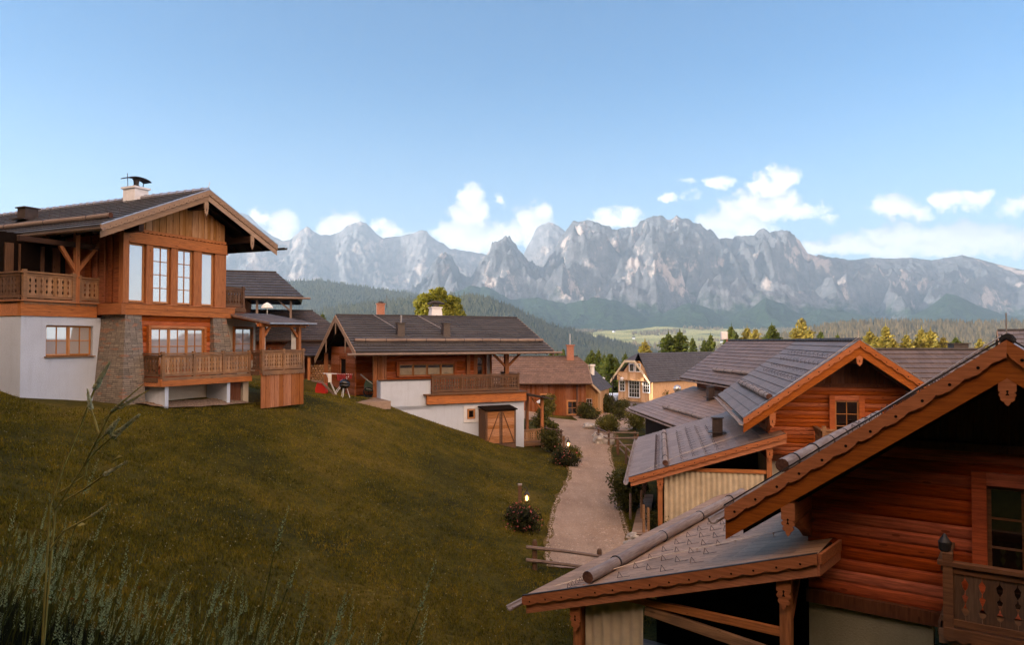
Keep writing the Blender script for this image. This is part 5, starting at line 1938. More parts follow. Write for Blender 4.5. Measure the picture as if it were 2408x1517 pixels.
def layer(name, crest, Yc, Y0, zb, mat, xstep=4, rows=60, amp=0.2, jag=6, seed=0.0, sx=420.0, sy=1500.0, prof=(0.35, 2.0), back=0.35, steep_t=1.0, rough_amp=0.03):
    xs = np.arange(crest[0][0], crest[-1][0] + 1e-6, xstep)
    cy = np.interp(xs, [c[0] for c in crest], [c[1] for c in crest])
    nb = 10
    vs = []
    for i, px in enumerate(xs):
        u, v = uvdir(px, cy[i])
        YcI = Yc * (1 + 0.05 * noise.noise(Vector((px / 260.0, seed, 0))))
        zc = v * YcI
        zc += jag * (1.0 - 0.6 * min(1, max(0, (px - 1880) / 200.0))) * noise.fractal(Vector((px / 14.0, seed * 3, 2)), 0.9, 2.2, 4)
        for j in range(rows + nb):
            if j < rows:
                t = j / (rows - 1)
                Y = Y0 + (YcI - Y0) * t
                p = prof[0] * t + (1 - prof[0]) * t ** prof[1]
            else:
                t2 = (j - rows + 1) / nb
                Y = YcI + (YcI - Y0) * back * t2
                t = 1 - t2
                p = 1 - t2 ** 1.2
            X = u * Y * (0.35 + 0.65 * 1)
            z = zb + (zc - zb) * p
            env = math.sin(math.pi * min(1, t * 0.98 + 0.02)) ** 0.8 if t < 1 else 0
            H = max(zc - zb, 1)
            w1 = noise.noise(Vector((X / sx * 0.4, Y / sy * 0.8, seed + 9))) * 1.6 + (Y - Y0) / sy * 0.9 * math.sin(X / 900.0 + seed)
            r = 1 - abs(noise.noise(Vector((X / sx + w1, Y / sy, seed)))) * 2.6
            r2 = 1 - abs(noise.noise(Vector((X / sx * 2.4 - w1 * 1.5, Y / sy * 2.6, seed + 4)))) * 2.4
            r3 = 1 - abs(noise.noise(Vector((X / sx * 6 + w1 * 3.5, Y / sy * 7, seed + 6)))) * 2.2
            z += H * env * amp * (1.0 - 0.5 * min(1, max(0, (px - 1850) / 250.0))) * (0.78 * r + 0.30 * r2 + 0.13 * r3 - 0.40)
            z += H * rough_amp * (env * 0.6 + 0.05) * noise.fractal(Vector((X / 60, Y / 90, seed)), 0.8, 2.1, 4)
            vs.append((X, Y, z))
    R_ = rows + nb
    n = len(xs)
    ii = np.arange(n - 1)[:, None] * R_ + np.arange(R_ - 1)[None, :]
    faces = np.stack([ii, ii + R_, ii + R_ + 1, ii + 1], -1).reshape(-1, 4)
    o = np_mesh(name, vs, faces, mat, smooth=True)
    tag(o, kind='structure')
    return o, np.array(vs).reshape(n, R_, 3)


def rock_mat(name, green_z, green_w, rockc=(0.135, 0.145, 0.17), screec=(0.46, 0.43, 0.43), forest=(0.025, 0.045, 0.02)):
    m, t, b = new_mat(name)
    tc = t.nodes.new('ShaderNodeTexCoord')
    gi = t.nodes.new('ShaderNodeNewGeometry')
    v = tc.outputs['Object']
    n1 = noise_node(t, v, 0.004, 6, 0.7)
    n2 = noise_node(t, v, 0.010, 7, 0.75, (1, 0.5, 1.2))
    n3 = noise_node(t, v, 0.03, 4, 0.7)
    n4 = noise_node(t, v, 0.0045, 7, 0.72, (0.75, 0.4, 0.45))
    sp_ = t.nodes.new('ShaderNodeSeparateXYZ')
    t.links.new(v, sp_.inputs[0])
    c = ramp(t, n2.outputs['Fac'], [(0.35, tuple(x * 0.55 for x in rockc)), (0.52, rockc), (0.68, tuple(x * 1.6 for x in rockc))])
    sn = t.nodes.new('ShaderNodeSeparateXYZ')
    t.links.new(gi.outputs['True Normal'], sn.inputs[0])
    # scree fans on the middle slopes
    k = mth(t, 'MULTIPLY', mth(t, 'SUBTRACT', n4.outputs['Fac'], 0.55, clamp=True), 18, clamp=True)
    c = mixc(t, k, c, screec)
    # forest and dwarf pine lower down
    zf = mth(t, 'ADD', sp_.outputs[2], mth(t, 'MULTIPLY', mth(t, 'SUBTRACT', n1.outputs['Fac'], 0.5), green_w * 3.2))
    zf = mth(t, 'ADD', zf, mth(t, 'MULTIPLY', mth(t, 'SUBTRACT', n2.outputs['Fac'], 0.5), green_w * 2.4))
    k2 = mth(t, 'DIVIDE', mth(t, 'SUBTRACT', green_z, zf), green_w * 0.5, clamp=True)
    fc = ramp(t, n3.outputs['Fac'], [(0.35, tuple(x * 0.6 for x in forest)), (0.65, tuple(x * 1.7 for x in forest))])
    c = mixc(t, k2, c, fc)
    t.links.new(c, b.inputs['Base Color'])
    b.inputs['Roughness'].default_value = 1.0
    b.inputs['Specular IOR Level'].default_value = 0.0
    bump(t, b, mth(t, 'ADD', n2.outputs['Fac'], mth(t, 'MULTIPLY', n3.outputs['Fac'], 0.4)), 0.8, 60.0)
    return m


MR = rock_mat('rock_and_scree', 290, 240)
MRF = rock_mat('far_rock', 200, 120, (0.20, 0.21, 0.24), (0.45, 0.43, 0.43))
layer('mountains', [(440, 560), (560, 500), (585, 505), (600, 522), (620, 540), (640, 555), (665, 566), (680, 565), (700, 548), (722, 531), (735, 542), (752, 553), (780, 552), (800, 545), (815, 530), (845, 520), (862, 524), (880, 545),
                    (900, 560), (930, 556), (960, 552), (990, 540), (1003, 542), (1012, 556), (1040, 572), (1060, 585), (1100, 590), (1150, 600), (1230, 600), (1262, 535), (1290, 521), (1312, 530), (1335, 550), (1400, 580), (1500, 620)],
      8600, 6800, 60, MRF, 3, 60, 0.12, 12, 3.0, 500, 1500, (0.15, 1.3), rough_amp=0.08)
layer('mountains', [(880, 700), (940, 690), (985, 668), (1010, 640), (1025, 610), (1045, 597), (1062, 604), (1080, 640), (1105, 655), (1130, 612), (1150, 592), (1172, 570), (1190, 560), (1206, 570), (1222, 590), (1250, 622),
                    (1275, 628), (1300, 600), (1320, 560), (1345, 526), (1375, 520), (1402, 524), (1440, 540), (1490, 535), (1520, 515), (1552, 512), (1575, 516), (1590, 509), (1610, 513), (1640, 526), (1668, 542), (1690, 560), (1720, 566), (1745, 560), (1775, 550),
                    (1800, 545), (1822, 548), (1850, 545), (1868, 556), (1885, 578), (1900, 600), (1960, 606), (2000, 612), (2050, 606), (2100, 608), (2143, 606), (2190, 612), (2230, 605), (2262, 600), (2290, 606), (2325, 616), (2350, 622),
                    (2400, 634), (2460, 640), (2560, 660)],
      6400, 4500, 70, MR, 2.5, 120, 0.50, 14, 1.0, 520, 700, (0.34, 1.7), rough_amp=0.09)
layer('mountains', [(860, 790), (960, 740), (1060, 690), (1110, 672), (1150, 676), (1200, 705), (1260, 700), (1330, 715), (1400, 700), (1450, 706), (1520, 740), (1560, 735), (1620, 712), (1660, 722), (1700, 745), (1760, 728), (1800, 700), (1835, 712),
                    (1880, 740), (1930, 725), (1990, 735), (2050, 745), (2120, 752), (2180, 725), (2225, 690), (2250, 695), (2300, 720), (2360, 740), (2450, 760)],
      4700, 4000, 60, rock_mat('forested_shoulder', 1200, 150), 5, 30, 0.22, 10, 5.0, 200, 500, (0.5, 1.5))

m, t, b = new_mat('wooded_hill')
tc_ = t.nodes.new('ShaderNodeTexCoord')
n1 = noise_node(t, tc_.outputs['Object'], 0.012, 5, 0.65)
n2 = noise_node(t, tc_.outputs['Object'], 0.09, 4, 0.7)
c_ = ramp(t, n1.outputs['Fac'], [(0.35, (0.020, 0.034, 0.014)), (0.55, (0.045, 0.062, 0.022)), (0.75, (0.10, 0.11, 0.04))])
c_ = mixc(t, 0.7, c_, ramp(t, n2.outputs['Fac'], [(0.3, (0.4, 0.4, 0.4)), (0.7, (1.5, 1.5, 1.4))]), 'MULTIPLY')
t.links.new(c_, b.inputs['Base Color'])
b.inputs['Roughness'].default_value = 1.0
b.inputs['Specular IOR Level'].default_value = 0.0
M['hillmat'] = m
far_tree_mat = leaf('far_spruce_lit', (0.04, 0.048, 0.024), (0.26, 0.21, 0.10), 0.01)  # brightness of sunlit forest put into the tree colour


far_tree_dim = leaf('far_spruce_dim', (0.028, 0.040, 0.020), (0.11, 0.12, 0.05), 0.01)  # darker copy for the left hills, their hazy dimness put into the colour


def far_forest(grid, count, tmin, tmax, hmin, hmax, name, mt=None):
    n, R_, _ = grid.shape
    i = rng.integers(0, n - 1, count)
    tt = rng.uniform(tmin, tmax, count) * 0.999
    rows = R_ - 10
    j = (tt * (rows - 1)).astype(int)
    fi, fj = rng.random(count), rng.random(count)
    P = grid[i, j] * (1 - fi)[:, None] * (1 - fj)[:, None] + grid[i + 1, j] * fi[:, None] * (1 - fj)[:, None] + grid[i, j + 1] * (1 - fi)[:, None] * fj[:, None] + grid[i + 1, j + 1] * (fi * fj)[:, None]
    h = rng.uniform(hmin, hmax, count)
    r = h * rng.uniform(0.16, 0.26, count)
    k = 5
    ang = rng.uniform(0, 6.28, count)
    V = np.zeros((count, k + 1, 3))
    V[:, 0] = P + np.c_[np.zeros(count), np.zeros(count), h]
    for q in range(k):
        a = ang + 2 * np.pi * q / k
        V[:, q + 1] = P + np.c_[np.cos(a) * r, np.sin(a) * r, -h * 0.1]
    F = []
    base = np.arange(count) * (k + 1)
    for q in range(k):
        F.append(np.c_[base, base + 1 + q, base + 1 + (q + 1) % k])
    o = np_mesh(name, V.reshape(-1, 3), np.concatenate(F), mt or far_tree_mat)
    tag(o, kind='stuff')
    return o


_, g1 = layer('hills', [(380, 640), (500, 655), (600, 664), (690, 661), (760, 660), (800, 667), (860, 676), (900, 682), (960, 688), (1010, 704), (1060, 722), (1120, 745), (1200, 780), (1280, 815), (1340, 850)],
              3600, 2500, -90, M['hillmat'], 6, 30, 0.10, 4, 11.0, 240, 500, (0.7, 1.4), 0.4)
far_forest(g1, 15000, 0.25, 0.999, 11, 20, 'far_forest', far_tree_dim)
_, g2 = layer('hills', [(380, 760), (600, 752), (700, 740), (800, 722), (860, 712), (930, 706), (1000, 700), (1060, 694), (1120, 697), (1160, 706), (1200, 722), (1260, 750), (1310, 768), (1370, 785), (1420, 797), (1480, 812), (1540, 826), (1600, 845), (1700, 880)],
              2300, 1300, -120, M['hillmat'], 6, 30, 0.10, 4, 14.0, 200, 400, (0.8, 1.3), 0.4)
far_forest(g2, 17000, 0.2, 0.999, 9, 17, 'far_forest', far_tree_dim)
_, g3 = layer('hills', [(1640, 830), (1740, 806), (1800, 795), (1850, 786), (1900, 776), (1950, 765), (2000, 760), (2060, 757), (2120, 758), (2200, 760), (2280, 761), (2360, 760), (2440, 762), (2560, 770)],
              1900, 900, -120, M['hillmat'], 6, 30, 0.10, 4, 17.0, 160, 300, (0.8, 1.2), 0.4)
far_forest(g3, 11000, 0.35, 0.999, 9, 17, 'far_forest')
# woods and hedges on the valley floor
vx, vy = [], []
while len(vx) < 3600:
    Y = random.uniform(1500, 5200)
    u, _v = uvdir(random.uniform(1150, 2100), 780)
    X = u * Y
    if noise.noise(Vector((X / 260, Y / 420, 8))) > 0.12:
        vx.append(X)
        vy.append(Y)
vx, vy = np.array(vx), np.array(vy)
vz = surf(vx, vy)
cnt = len(vx)
h = rng.uniform(10, 20, cnt)
r = h * 0.35
V = np.zeros((cnt, 6, 3))
P = np.c_[vx, vy, vz]
V[:, 0] = P + np.c_[0 * h, 0 * h, h]
for q in range(5):
    V[:, q + 1] = P + np.c_[np.cos(q * 1.257) * r, np.sin(q * 1.257) * r, -1 + 0 * h]
base = np.arange(cnt) * 6
F = np.concatenate([np.c_[base, base + 1 + q, base + 1 + (q + 1) % 5] for q in range(5)])
tag(np_mesh('valley_woods', V.reshape(-1, 3), F, far_tree_mat), kind='stuff')
# pale farmsteads scattered over the valley floor
vm = bpy.data.materials.new('far_wall')
for k in range(26):
    px = random.choice([random.uniform(1320, 1500), random.uniform(1150, 1250), random.uniform(1500, 1900)])
    Y = random.uniform(1700, 4200)
    u, _v = uvdir(px, 790)
    X = u * Y
    z0 = sz(X, Y)
    mb = MB()
    w, d_, hh = random.uniform(9, 16), random.uniform(9, 14), random.uniform(5, 8)
    mb.box(-w / 2, w / 2, -d_ / 2, d_ / 2, -3, hh)
    fo = thing('farmhouse', 'tiny pale farmhouse among the fields on the distant valley floor', 'house', (X, Y, z0), random.uniform(0, 3), 'farmhouses on the valley floor')
    mb.build('wall', M['white'], fo)
    rb = MB().prism([(-w / 2 - 1, hh), (w / 2 + 1, hh), (0, hh + w * 0.35)], -d_ / 2 - 1, d_ / 2 + 1, 'y')
    rb.build('roof', M['flue'], fo)

# ------------------------------------------------------------------ haze
HZ_TOP, HZ = 1480.0, HAZE if 'HAZE' in globals() else 1.15e-4
hb = MB().box(-8200, 9200, -800, 9900, -900, HZ_TOP)
hm = bpy.data.materials.new('haze_air')
hm.use_nodes = True
t = hm.node_tree
for n in list(t.nodes):
    t.nodes.remove(n)
o_ = t.nodes.new('ShaderNodeOutputMaterial')
pv = t.nodes.new('ShaderNodeVolumePrincipled')
pv.inputs['Color'].default_value = (0.45, 0.70, 1.0, 1)
pv.inputs['Density'].default_value = HZ
pv.inputs['Anisotropy'].default_value = 0.1
t.links.new(pv.outputs[0], o_.inputs['Volume'])
haze = hb.build('haze', hm)
tag(haze, kind='stuff')

# ------------------------------------------------------------------ background houses


def simple_house(name, label, cat, x, y, rz, zb, W, D, ze, zr, wall, roofcol, over=0.6, n=10, boards=True, hip=0.0, zh=None, group=None, windows=(), rs=0.5, side_over=0.5, ro=None):
    "ridge along local x, front eave on the y=0 side, walls span x 0..W, y 0..D; hip clips the right gable down to height zh"
    H = building(name, label, cat, x, y, rz, zb, group)
    ro = side_over if ro is None else ro
    yr = D / 2
    sl = (zr - ze) / (yr + over)
    tm = tiles(name + '_tiles_%d' % len(bpy.data.materials), 'x', (zr - ze) / n, ze - zb, roofcol, 0.34, rs, 0.45, 0.06)
    X0, X1 = -side_over, W + ro
    rb = MB()
    zh = zr if not hip else (ze if zh is None else zh)
    nh = max(0, round(n * (zh - ze) / (zr - ze)))
    yh = -over + (zh - ze) / sl
    yh2 = D + over - (zh - ze) / sl
    if nh:
        roof_rows(rb, (X0, -over, ze), (X1, -over, ze), (X0, yh, zh), (X1, yh, zh), nh, 0.06)
        roof_rows(rb, (X1, D + over, ze), (X0, D + over, ze), (X1, yh2, zh), (X0, yh2, zh), 2, 0.06)
    if hip:
        roof_rows(rb, (X0, yh, zh), (X1, yh, zh), (X0, yr, zr), (X1 - hip, yr, zr), n - nh, 0.06)
        roof_rows(rb, (X1, yh2, zh), (X0, yh2, zh), (X1 - hip, yr, zr), (X0, yr, zr), 2, 0.06)
        rb.add([(X1, yh, zh + 0.03), (X1, yh2, zh + 0.03), (X1 - hip, yr, zr + 0.03)], [(0, 1, 2)])
    ro_ = rb.build('roof', tm, H)
    cb2 = MB()
    cb2.tube([(X0, yr, zr + 0.04), (X1 - hip, yr, zr + 0.04)], 0.09, 6)
    cb2.build('ridge_cap', M['dark'], ro_)
    sb = MB()
    slab(sb, (X0 + 0.03, -over, ze), (X1 - 0.03, -over, ze), (X0 + 0.03, yh, zh), (X1 - 0.03, yh, zh), -0.05, 0.08) if nh else slab(sb, (X0 + 0.03, -over, ze), (X1 - 0.05, -over, ze), (X0 + 0.03, -over + 2.0, ze), (X1 - 0.6, -over + 2.0, ze), -0.05, 0.08)
    sb.build('soffit', M['soffit_x'], ro_)
    fb = MB()
    for xx, t_ in ((X0, -0.05), (X1, 0.05)):
        ya, yb_, za, zc_ = (yr, yr, zr, zr) if xx == X0 or not hip else (yh, yh2, zh, zh)
        if za > ze + 0.1:
            yboard(fb, xx, (-over, ze), (ya, za), -0.02, 0.28, t_)
            yboard(fb, xx, (yb_, zc_), (D + over, ze), -0.02, 0.28, t_)
    if fb.v:
        fb.build('bargeboard', M['fascia_grey'], H)
    wm = MB()
    zt = ze + sl * over - 0.1
    if boards:
        board_wall(wm, 0, W, zb - 0.3, lambda a: zt, 0.22, 0, 0.12)
    else:
        wm.box(0, W, 0, 0.12, zb - 0.3, zt)
    for xx in (0.0, W):
        s_ = 0.12 if xx == 0 else -0.12
        top = (zr - 0.2) if (xx == 0 or not hip) else min(zr - 0.2, zh - 0.1)
        pts = [(0.121, zb - 0.3), (D - 0.121, zb - 0.3), (D - 0.121, min(zt, top)), (D / 2, top), (0.121, min(zt, top))]
        wm.prism(pts, xx, xx + s_, 'x')
    wm.box(0, W, D - 0.12, D, zb - 0.3, zt)
    wm.build('wall', wall, H)
    for (a0, a1, z0, z1, nx, nz_) in windows:
        window(H, a0, a1, z0, z1, -0.03, nx, nz_, 0.10, 'winframe', 'glass_dark', 'winframe')
    return H


# long barn-like house with ribbed tiles half in the evening sun
CH = simple_house('long_house', 'long wooden house at the end of the path with a sun streaked brown tile roof', 'house', -3.5, 70.4, 1.0, -7.4, 10.7, 8.8, -4.15, -1.68,
                  wood('barn_boards', (0.30, 0.10, 0.035), (0.15, 0.045, 0.015), 'z', 0, 'x', weather=0.3), (0.20, 0.125, 0.09), 0.8, 15, hip=0.8, zh=-2.45,
                  windows=((6.3, 7.3, -6.05, -5.25, 2, 1), (8.9, 9.8, -7.2, -5.9, 2, 2)), rs=0.6)
sh_ = MB()
sh_.box(9.2, 9.9, 3.6, 4.3, -3.0, -0.55)
sh_.box(9.1, 10.0, 3.5, 4.4, -0.55, -0.43)
cbk = sh_.build('chimney', M['brick'], CH)
MB().tube([(9.55, 3.95, -0.5), (9.55, 3.95, 0.7)], 0.03, 5).build('lightning_rod', M['whitepaint'], cbk)
rbm = MB()
rbm.tube([(9.8, -0.3, -4.0), (9.8, -0.3, -7.3)], 0.05, 6)
rbm.build('downpipe', M['dark'], CH)
CX = building('annex_house', 'small annexe right of the long house, dark roofed with one sunlit boarded wall', 'house', 8.87, 72.0, -18, -7.6)
axr = MB()
roof_rows(axr, (0, -0.4, -5.02), (0, 6.3, -5.02), (-2.0, -0.4, -3.15), (-2.0, 6.3, -3.15), 9, 0.05)
roof_rows(axr, (-4.0, 6.3, -5.02), (-4.0, -0.4, -5.02), (-2.0, 6.3, -3.15), (-2.0, -0.4, -3.15), 9, 0.05)
axr.build('roof', tiles('annex_tiles', 'y', 0.208, 2.58, (0.075, 0.062, 0.06), 0.32, 0.6, 0.4, 0.06), CX)
axf = MB()
rake_board(axf, (-4.0, -0.4, -5.02), (-2.001, -0.4, -3.15), 0.0, 0.26, 0.06)
rake_board(axf, (-1.999, -0.4, -3.15), (0, -0.4, -5.02), 0.0, 0.26, 0.06)
axf.build('bargeboard', M['curtain'], CX)
M['annex'] = wood('annex_boards', (0.58, 0.33, 0.14), (0.40, 0.20, 0.07), 'z', 0, 'x', weather=0.15)
axw = MB()
board_wall(axw, -3.65, -0.35, -7.9, lambda a: -3.25 - abs(a + 2) * 0.935, 0.22, 0.0, 0.1)
for i in range(24):
    axw.box(-0.45, -0.352, 0.12 + i * 0.25, 0.36 + i * 0.25, -7.9, -5.15)
axw.build('wall', M['annex'], CX)
window(CX, -1.5, -0.9, -6.6, -5.8, -0.04, 2, 2, 0.08, 'whitepaint', 'glass_dark', 'winframe')
m_ = MB().lathe([(0.26, 0), (0.26, 0.9), (0.36, 0.92), (0.36, 1.1)], 12, (-1.6, 3.2, -3.6))
m_.build('chimney', M['curtain_w'], CX)
# roofs behind the large chalet
E1 = simple_house('upper_chalet', 'upper chalet just behind the big one, its dark roof level with the tall bay windows', 'chalet', -31.66, 50.14, 17, -1.0, 12.3, 10.0, 3.27, 5.56,
                  M['log_y'], (0.065, 0.06, 0.06), 1.0, 9, False, hip=2.05, ro=4.2)
g_ = MB()
g_.tube([(-1.0, -1.15, 3.15), (17.0, -1.15, 3.15)], 0.08, 7)
for xx in (13.2, 15.6):
    g_.beam((xx, -0.4, 1.2), (xx, -0.4, 3.2), 0.16, 0.16)
g_.beam((15.6, -0.4, 2.2), (14.6, -0.4, 3.1), 0.12, 0.12)
g_.box(-0.4, 16.0, -0.48, -0.32, 3.0, 3.16)
g_.build('eaves_frame', M['greylog_x'], E1)
E2 = simple_house('boarded_house', 'boarded house with a broad dark roof between the large chalet and the low wide one', 'house', -27.07, 55.86, 12, -2.8, 14.0, 10.2, 0.03, 2.56,
                  wood('red_brown_boards', (0.36, 0.12, 0.045), (0.18, 0.055, 0.02), 'z', 0, 'x', weather=0.2), (0.085, 0.068, 0.062), 0.9, 13, hip=3.5, rs=0.6)
pw = MB()
roof_rows(pw, (8.8, -3.2, -1.15), (14.3, -3.2, -1.15), (9.6, -0.1, 0.1), (14.3, -0.1, 0.1), 7, 0.04)
slab(pw, (8.8, -3.2, -1.15), (14.3, -3.2, -1.15), (9.6, -0.1, 0.1), (14.3, -0.1, 0.1), -0.01, 0.08)
pw.build('porch_roof', M['flue'], E2)
for xx in (9.2, 11.2, 13.6):
    MB().box(xx - 0.1, xx + 0.1, -3.0, -2.8, -3.3, -1.2).build('porch_post', M['beam_z'], E2)
MB().box(9.6, 10.7, -0.12, -0.06, -3.2, -1.1).build('door', M['beam_z'], E2)
# log pile under that porch
lp = thing('log_pile', 'stacked firewood under the porch of the boarded house', 'log pile', (-14.6, 56.2, sz(-14.6, 56.2)), D2R(12))
lpb = MB()
for i in range(9):
    for j in range(7):
        x_, z_ = -0.9 + i * 0.21 + (j % 2) * 0.1, 0.1 + j * 0.19
        lpb.tube([(x_, -0.3, z_), (x_, 0.35, z_)], 0.095, 7, mi=0)
lpb.build('firewood', M['baluster'], lp)
# far house with a brick chimney
E3 = simple_house('ridge_house', 'house whose roof tip and brick chimney just rise above the wide chalet ridge', 'house', -15.8, 82, 14, -4.5, 6.0, 6.0, 1.1, 2.95,
                  M['cream'], (0.14, 0.10, 0.08), 0.7, 7, False)
cbb = MB()
cbb.box(0.6, 1.5, 2.2, 3.0, 2.0, 4.25)
cbb.box(0.5, 1.6, 2.1, 3.1, 4.25, 4.36)
co_ = cbb.build('chimney', M['brick'], E3)
c2 = MB().lathe([(0.3, 4.36), (0.36, 4.5), (0.15, 4.62)], 8, (1.05, 2.6, 0))
c2.tube([(1.75, 2.6, 3.9), (1.75, 2.6, 5.3)], 0.035, 5)
c2.build('chimney_cowl', M['dark'], co_)

# sunlit inn with a clipped gable
INX, INY = 17.4, 88.0
IN = building('inn', 'sunlit inn with a clipped gable and white framed windows at the street end', 'inn', INX - 6.3 * 0.643, INY + 6.3 * 0.766, -50, -8.9)
tmI = tiles('inn_tiles', 'y', 0.26, 3.9, (0.075, 0.072, 0.080), 0.32, 0.6, 0.4, 0.06)
ir = MB()
ZI0, ZI1 = -5.05, -1.55
hz_ = -2.45
roof_rows(ir, (-0.05, 24, ZI0), (-0.05, -1.0, ZI0), (3.15, 24, ZI1), (3.15, 0.6, ZI1), 13, 0.05)
roof_rows(ir, (6.35, -1.0, ZI0), (6.35, 24, ZI0), (3.15, 0.6, ZI1), (3.15, 24, ZI1), 13, 0.05)
a_l = 3.15 - (ZI1 - hz_) / (ZI1 - ZI0) * 3.2
ir.add([(a_l, -1.0, hz_), (6.3 - a_l, -1.0, hz_), (3.15, 0.6, ZI1 + 0.02)], [(0, 1, 2)])
iro = ir.build('roof', tmI, IN)
ib = MB()
rake_board(ib, (-0.05, -1.0, ZI0), (a_l, -1.0, hz_), 0, 0.34, 0.08)
rake_board(ib, (6.3 - a_l, -1.0, hz_), (6.35, -1.0, ZI0), 0, 0.34, 0.08)
rake_board(ib, (a_l, -1.0, hz_), (6.3 - a_l, -1.0, hz_), 0.0, 0.30, 0.09)
ib.build('bargeboard', M['curtain'], IN)
M['sunboards'] = wood('inn_boards', (0.62, 0.40, 0.22), (0.45, 0.24, 0.11), 'z', 0, 'x', weather=0.1)
iw = MB()
board_wall(iw, 0.35, 5.95, -9.5, lambda a: min(hz_ - 0.1, ZI1 - abs(a - 3.15) / 3.2 * (ZI1 - ZI0) - 0.3), 0.2, 0.0, 0.1)
iw.box(5.85, 5.95, 0.101, 23, -9.5, ZI0 + 0.05)
iw.box(0.35, 0.45, 0.101, 23, -9.5, ZI0 + 0.05)
iw.build('wall', M['sunboards'], IN)
for (a0, a1, z0, z1, nx, nz_) in ((2.2, 3.9, -7.1, -5.0, 4, 4), (0.65, 1.5, -6.4, -5.1, 2, 3), (4.5, 5.5, -6.4, -5.1, 3, 3), (2.3, 3.0, -3.9, -2.95, 1, 1), (3.3, 4.0, -3.9, -2.95, 1, 1)):
    window(IN, a0, a1, z0, z1, -0.04, nx, nz_, 0.08, 'whitepaint', 'glass_dark', 'whitepaint', sash=0.05)
ibl = MB()
board_wall(ibl, 1.0, 5.3, -4.85, lambda a: -4.0, 0.45, -0.95, 0.05)
ibl.box(0.95, 5.35, -1.02, -0.88, -3.98, -3.88)
ibl.box(0.95, 5.35, -0.95, 0.0, -4.95, -4.85)
ibl.build('balcony', M['sunboards'], IN)
ip = MB()
for a0, a1, z in ((-1.6, 5.9, -7.6),):
    ip.add([(a0, -3.0, z - 0.65), (a1 + 0.6, -3.0, z - 0.65), (a1 + 0.6, 0.2, z - 0.65), (a0, 0.2, z - 0.65), (a0 + 0.7, -2.3, z), (a1, -2.3, z), (a1, -0.05, z), (a0 + 0.7, -0.05, z)],
           [(0, 1, 5, 4), (1, 2, 6, 5), (2, 3, 7, 6), (3, 0, 4, 7), (4, 5, 6, 7), (0, 3, 2, 1)])
ip.build('entrance_canopy', M['flue'], IN)
for a_ in (-1.2, 0.6, 2.4, 4.2, 6.1):
    MB().box(a_ - 0.15, a_ + 0.15, -2.9, -2.6, -9.8, -8.26).build('canopy_post', M['white'] if a_ < 3 else M['beam_z'], IN)
iv = MB()
iv.box(-3.6, -0.3, 0.5, 4.0, -9.5, -7.4)
iv.box(-3.8, -0.1, 0.3, 4.2, -7.4, -7.1)
iv.build('side_wing', M['white'], IN)
# house right of the stepped chalets, ridge parallel to the picture
J = simple_house('ridge_chalet', 'chalet whose tiled slope faces the camera between the two right-hand gables', 'chalet', 18.2, 38.3, -6, -8.2, 10.5, 9.0, -3.6, -0.55,
                 M['log_y'], (0.13, 0.10, 0.09), 0.9, 12, False, rs=0.45)
flue(J, 7.6, 5.2, -0.7, -0.20, 0.8, 'flue')
jm = MB()
jm.box(0.2, 1.6, 4.8, 5.6, -0.9, 0.02)
jm.build('roof_hatch', M['dark'], J)
J2 = simple_house('corner_chalet', 'grey roofed chalet peeking in at the right edge behind the nearest gable', 'chalet', 30.8, 44.5, -30, -8.2, 9.0, 8.0, -2.4, 0.65,
                  M['log_y'], (0.15, 0.13, 0.13), 0.8, 11, False, rs=0.4)

# ------------------------------------------------------------------ vegetation


def conifer_mesh(seed, h=10.0, R=2.2, bare=0.08, mat='needle', dens=1.0):
    r_ = np.random.default_rng(seed)
    V, F = [], []
    z = h * bare
    while z < h * 0.985:
        t = (z / h - bare) / (1 - bare)
        rad = R * (1 - t) ** 0.85 * (0.75 + 0.5 * r_.random()) + 0.05
        nb = max(4, int((6 + 5 * (1 - t)) * dens))
        a0 = r_.random() * 6.28
        for b_ in range(nb):
            a = a0 + 6.283 * b_ / nb + r_.normal() * 0.15
            L = rad * (0.6 + 0.6 * r_.random())
            dx, dy = math.cos(a), math.sin(a)
            px_, py_ = -dy, dx
            droop = -0.18 - 0.22 * (1 - t)
            m_ = max(3, int(L / 0.32))
            for q in range(m_):
                f0_, f1_ = q / m_, (q + 1.5) / m_
                w = (0.30 * (1 - f0_) + 0.10) * L * 0.55 + 0.06
                s0, s1 = f0_ * L, min(1.1, f1_) * L
                z0 = z + droop * s0 + 0.10 * s0 * f0_
                z1 = z + droop * s1 + 0.10 * s1 * f1_ - 0.05
                for sd_ in (-1, 1):
                    j = r_.normal(0, 0.05, 3)
                    o = len(V)
                    V.append((dx * s0, dy * s0, z0 + 0.03))
                    V.append((dx * s1 + px_ * w * sd_ * 0.25, dy * s1 + py_ * w * sd_ * 0.25, z1))
                    V.append((dx * (s0 + s1) / 2 + px_ * w * sd_ + j[0], dy * (s0 + s1) / 2 + py_ * w * sd_ + j[1], (z0 + z1) / 2 - 0.16 - abs(j[2])))
                    F.append((o, o + 1, o + 2))
        z += h * (0.013 + 0.016 * (1 - t)) * (0.8 + 0.4 * r_.random())
    o = len(V)
    V += [(0.08, 0, h * 0.93), (-0.08, 0, h * 0.93), (0, 0, h * 1.02)]
    F.append((o, o + 1, o + 2))
    me = bpy.data.meshes.new('crown')
    me.from_pydata(V, [], F)
    me.materials.append(M[mat])
    tm = MB().tube([(0, 0, -0.5), (0, 0, h * 0.5), (0, 0, h * 0.96)], [h * 0.018, h * 0.011, 0.01], 7)
    me2 = bpy.data.meshes.new('trunk')
    me2.from_pydata(tm.v, [], tm.f)
    me2.materials.append(M['bark'])
    return me, me2


